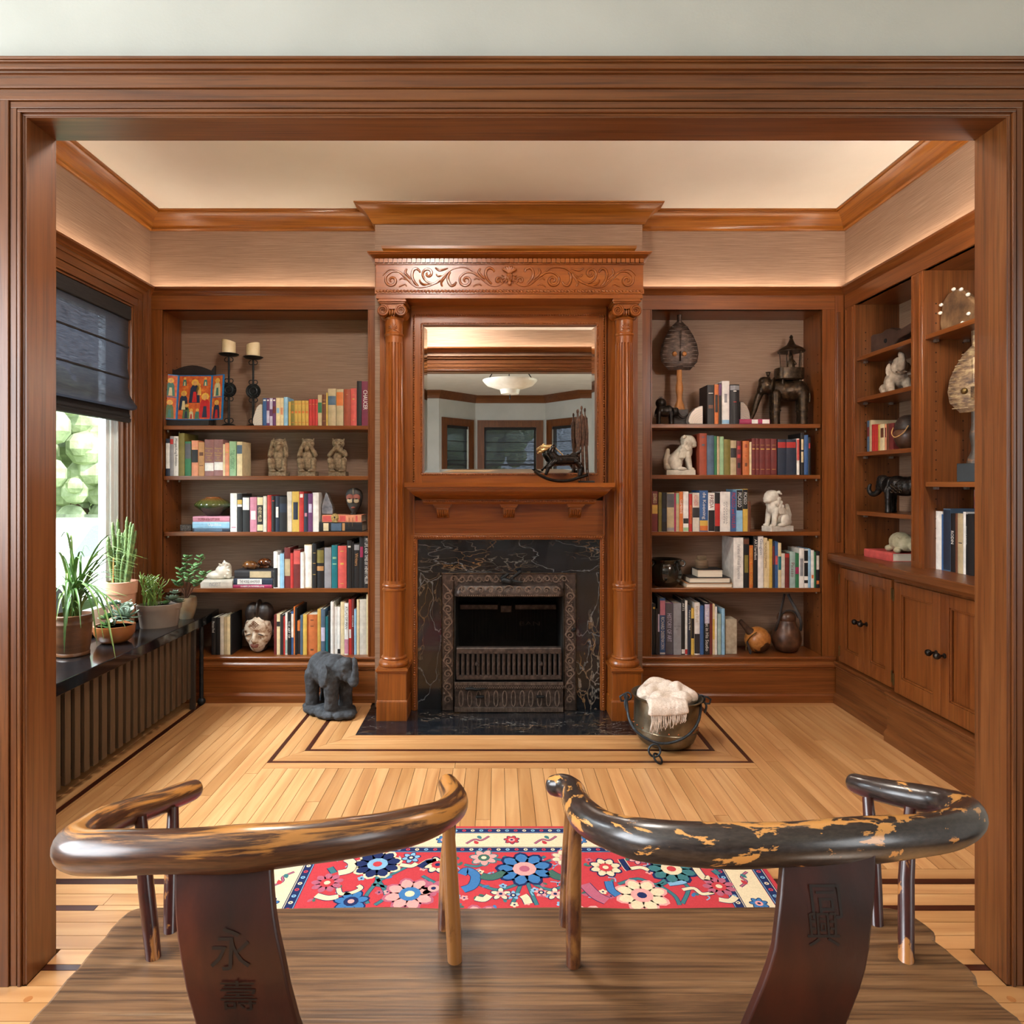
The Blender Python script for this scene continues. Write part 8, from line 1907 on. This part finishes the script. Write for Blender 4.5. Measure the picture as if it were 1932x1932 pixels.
mb.ell((-.82, 0, .2), (.12, .1, .1)); mb.T = None
fuse(mb, 'stone_body', PG, fg, voxel=.003, smooth=2)
# hide shield with cowries
X = 2.04; z0 = BS[0]
ol = [zoom7(x, y, X) for x, y in [(1190, 935), (1172, 850), (1185, 740), (1205, 620), (1260, 535), (1340, 490), (1410, 500), (1475, 560), (1560, 640), (1600, 700), (1560, 760), (1480, 840), (1400, 895), (1300, 920)]]
mz_ = min(z for _, z in ol); ol = [(y, z-mz_+z0) for y, z in ol]
hs = thing('hide_shield', 'brown hide shield edged with white cowries on the top right shelf', 'shield', (X, 2.95, z0))
HID = mott('brown_hide', [(.3, C(70, 48, 32)), (.5, C(110, 80, 52)), (.75, C(150, 116, 80))], 14, (1, 1, 1), rough=.6, bump=.4)
MB().prism(ol, 'x', X, X+.03).build('hide', HID, hs, bevel=.008)
COWM = flat('cowrie_white', C(232, 226, 212), .3)
for x, y in [(1330, 492), (1408, 492), (1480, 545), (1485, 745), (1425, 840), (1190, 740), (1200, 655)]:
    a, b_ = zoom7(x, y, X); MB().ell((X-.004, a, b_-mz_+z0), (.008, .011, .008), 10, 8).build('cowrie', COWM, hs, smooth=60)
# second shield-faced figure on a black block
A = Matrix.Translation((2.075, 2.885, BS[1])) @ Matrix.Rotation(R(-62), 4, 'Z')
KOT2 = mott('figure_pale_metal', [(.3, C(84, 68, 60)), (.5, C(136, 110, 84)), (.75, C(200, 176, 132))], 30, (1, 1, 2.5), rough=.4, metal=.35, bump=.7, bscale=120)
_k = KOT; KOT = KOT2
shieldfig('large shield-faced figure with brass strips on a black block, right wall', A, 1.30, (.040, .036, .062), mott('worn_black_leg', [(.3, C(40, 36, 34)), (.6, C(70, 62, 54)), (.75, C(190, 120, 60))], 22, rough=.5, bump=.3), .235, mott('black_painted_block', [(.3, C(18, 21, 23)), (.7, C(34, 38, 42))], 12, (1, 1, .4), rough=.4, bump=.2))
KOT = _k
# ---- mantel shelf: rocking horse and three slender figures
zm = 1.2362; Y = 3.475
hx = PX(1060, Y)
rh = thing('rocking_horse', 'dark bronze rocking horse with gilded face on the mantel shelf', 'figurine', (hx, Y, zm))
HB = mott('polished_dark_bronze', [(.3, C(20, 18, 18)), (.6, C(46, 42, 40)), (.85, C(96, 84, 74))], 60, rough=.25, metal=.8, bump=.5, bscale=80, bdist=.003)
def hp_(x, y, dy=0): p = P(1000+x/12.46, 760+y/12.46, Y); return Vector((p.x, Y+dy, p.z))
zoff = zm-hp_(700, 1830).z
def hq(x, y, dy=0): v = hp_(x, y, dy); v.z += zoff; return v
for dy in (-.018, .018):
    MB().tube(smoothpath([hq(110, 1555, dy), hq(250, 1660, dy), hq(450, 1750, dy), hq(700, 1790, dy), hq(950, 1770, dy), hq(1150, 1710, dy), hq(1350, 1650, dy)], 5), .0078, 10).build('rocker', HB, rh, smooth=60)
mb = MB()
mb.cap(hq(620, 1300), hq(1080, 1290), .027, .024); mb.cap(hq(600, 1270), hq(470, 1110), .026, .021); mb.cap(hq(470, 1110), hq(540, 1000), .021, .016)
mb.cap(hq(1080, 1290), hq(1020, 1210), .022, .014); mb.cap(hq(1040, 1190), hq(1160, 1110), .008, .009); mb.cap(hq(1160, 1110), hq(1195, 1040), .009, .004); mb.cap(hq(930, 1220), hq(1040, 1120), .012, .005)
for dy in (-.018, .018):
    mb.cap(hq(580, 1330, dy), hq(430, 1480, dy), .013, .010); mb.cap(hq(430, 1480, dy), hq(380, 1620, dy), .010, .008); mb.cap(hq(1100, 1330, dy), hq(1210, 1480, dy), .014, .011); mb.cap(hq(1210, 1480, dy), hq(1180, 1650, dy), .011, .008)
fuse(mb, 'horse_body', HB, rh, voxel=.0028, smooth=2, bump=.0015, bscale=90)
GLD = mott('gilded_bronze', [(.3, C(150, 116, 70)), (.7, C(216, 186, 130))], 60, rough=.35, metal=.7, bump=.3)
mb = MB(); mb.cap(hq(500, 990), hq(370, 985), .014, .011); mb.cap(hq(370, 985), hq(270, 985), .009, .009); mb.cap(hq(400, 1030), hq(285, 1070), .009, .007); mb.ell(hq(320, 940), .008)
fuse(mb, 'horse_head', GLD, rh, voxel=.0024, smooth=1)
for dy in (-.010, .010): MB().cap(hq(500, 990, dy), hq(545, 935, dy), .006, .002, 8).build('ear', HB, rh, smooth=60)
mb = MB()
for k in range(6): mb.tube(ringp(hq(600+k*30, 1020+k*28), .008, 8, (.8, 0, -.6), (0, 1, 0)), .002, 5)
mb.build('mane', GLD, rh, smooth=60)
Y = 3.535
fx0 = PX(1107, Y); tf = thing('figure_group', 'three tall thin bronze figures on a dark base on the mantel shelf', 'figurine', (fx0, Y, zm))
MB().box(PX(1092, Y), PX(1121, Y), Y-.025, Y+.025, zm, zm+.011).build('base', BLACKW, tf, bevel=.002)
BRN = mott('brown_bronze', [(.3, C(58, 40, 32)), (.7, C(104, 76, 60))], 70, rough=.4, metal=.6, bump=.5)
for i, (xh, yh, xf, dy) in enumerate([(1120, 205, 1230, -.012), (1210, 120, 1270, 0), (1295, 165, 1400, .012)]):
    def q(x, y, dx=0, Y=Y, dy=dy): p = P(1000+x/12.46, 760+y/12.46, Y); return Vector((p.x+dx, Y+dy, p.z))
    zt = q(xh, yh).z; zb_ = zm+.011; hx_ = q(xh, yh).x; fx = PX(1000+[1150, 1250, 1360][i]/12.46, Y); mb = MB()
    def L_(u, dx=0): return Vector((hx_+(fx-hx_)*u+dx, Y+dy, zt+(zb_-zt)*u))
    mb.ell(L_(.0), (.0062, .0075, .0125)); mb.cap(L_(.03), L_(.09), .0035, .004); mb.cap(L_(.10), L_(.42), .0085, .0065); mb.ell(L_(.12), (.012, .006, .008))
    for s_ in (-1, 1): mb.cap(L_(.115, s_*.010), L_(.32, s_*.0125), .0034, .003); mb.cap(L_(.32, s_*.0125), L_(.50, s_*.009), .003, .0025); mb.cap(L_(.42, s_*.003), L_(.72, s_*.0045), .0055, .0042); mb.cap(L_(.72, s_*.0045), L_(1.0, s_*.005), .0042, .003)
    fuse(mb, 'bronze_figure', BRN, tf, voxel=.0016, smooth=1)
if _TS[0] is not None: bpy.data.scenes.remove(_TS[0])
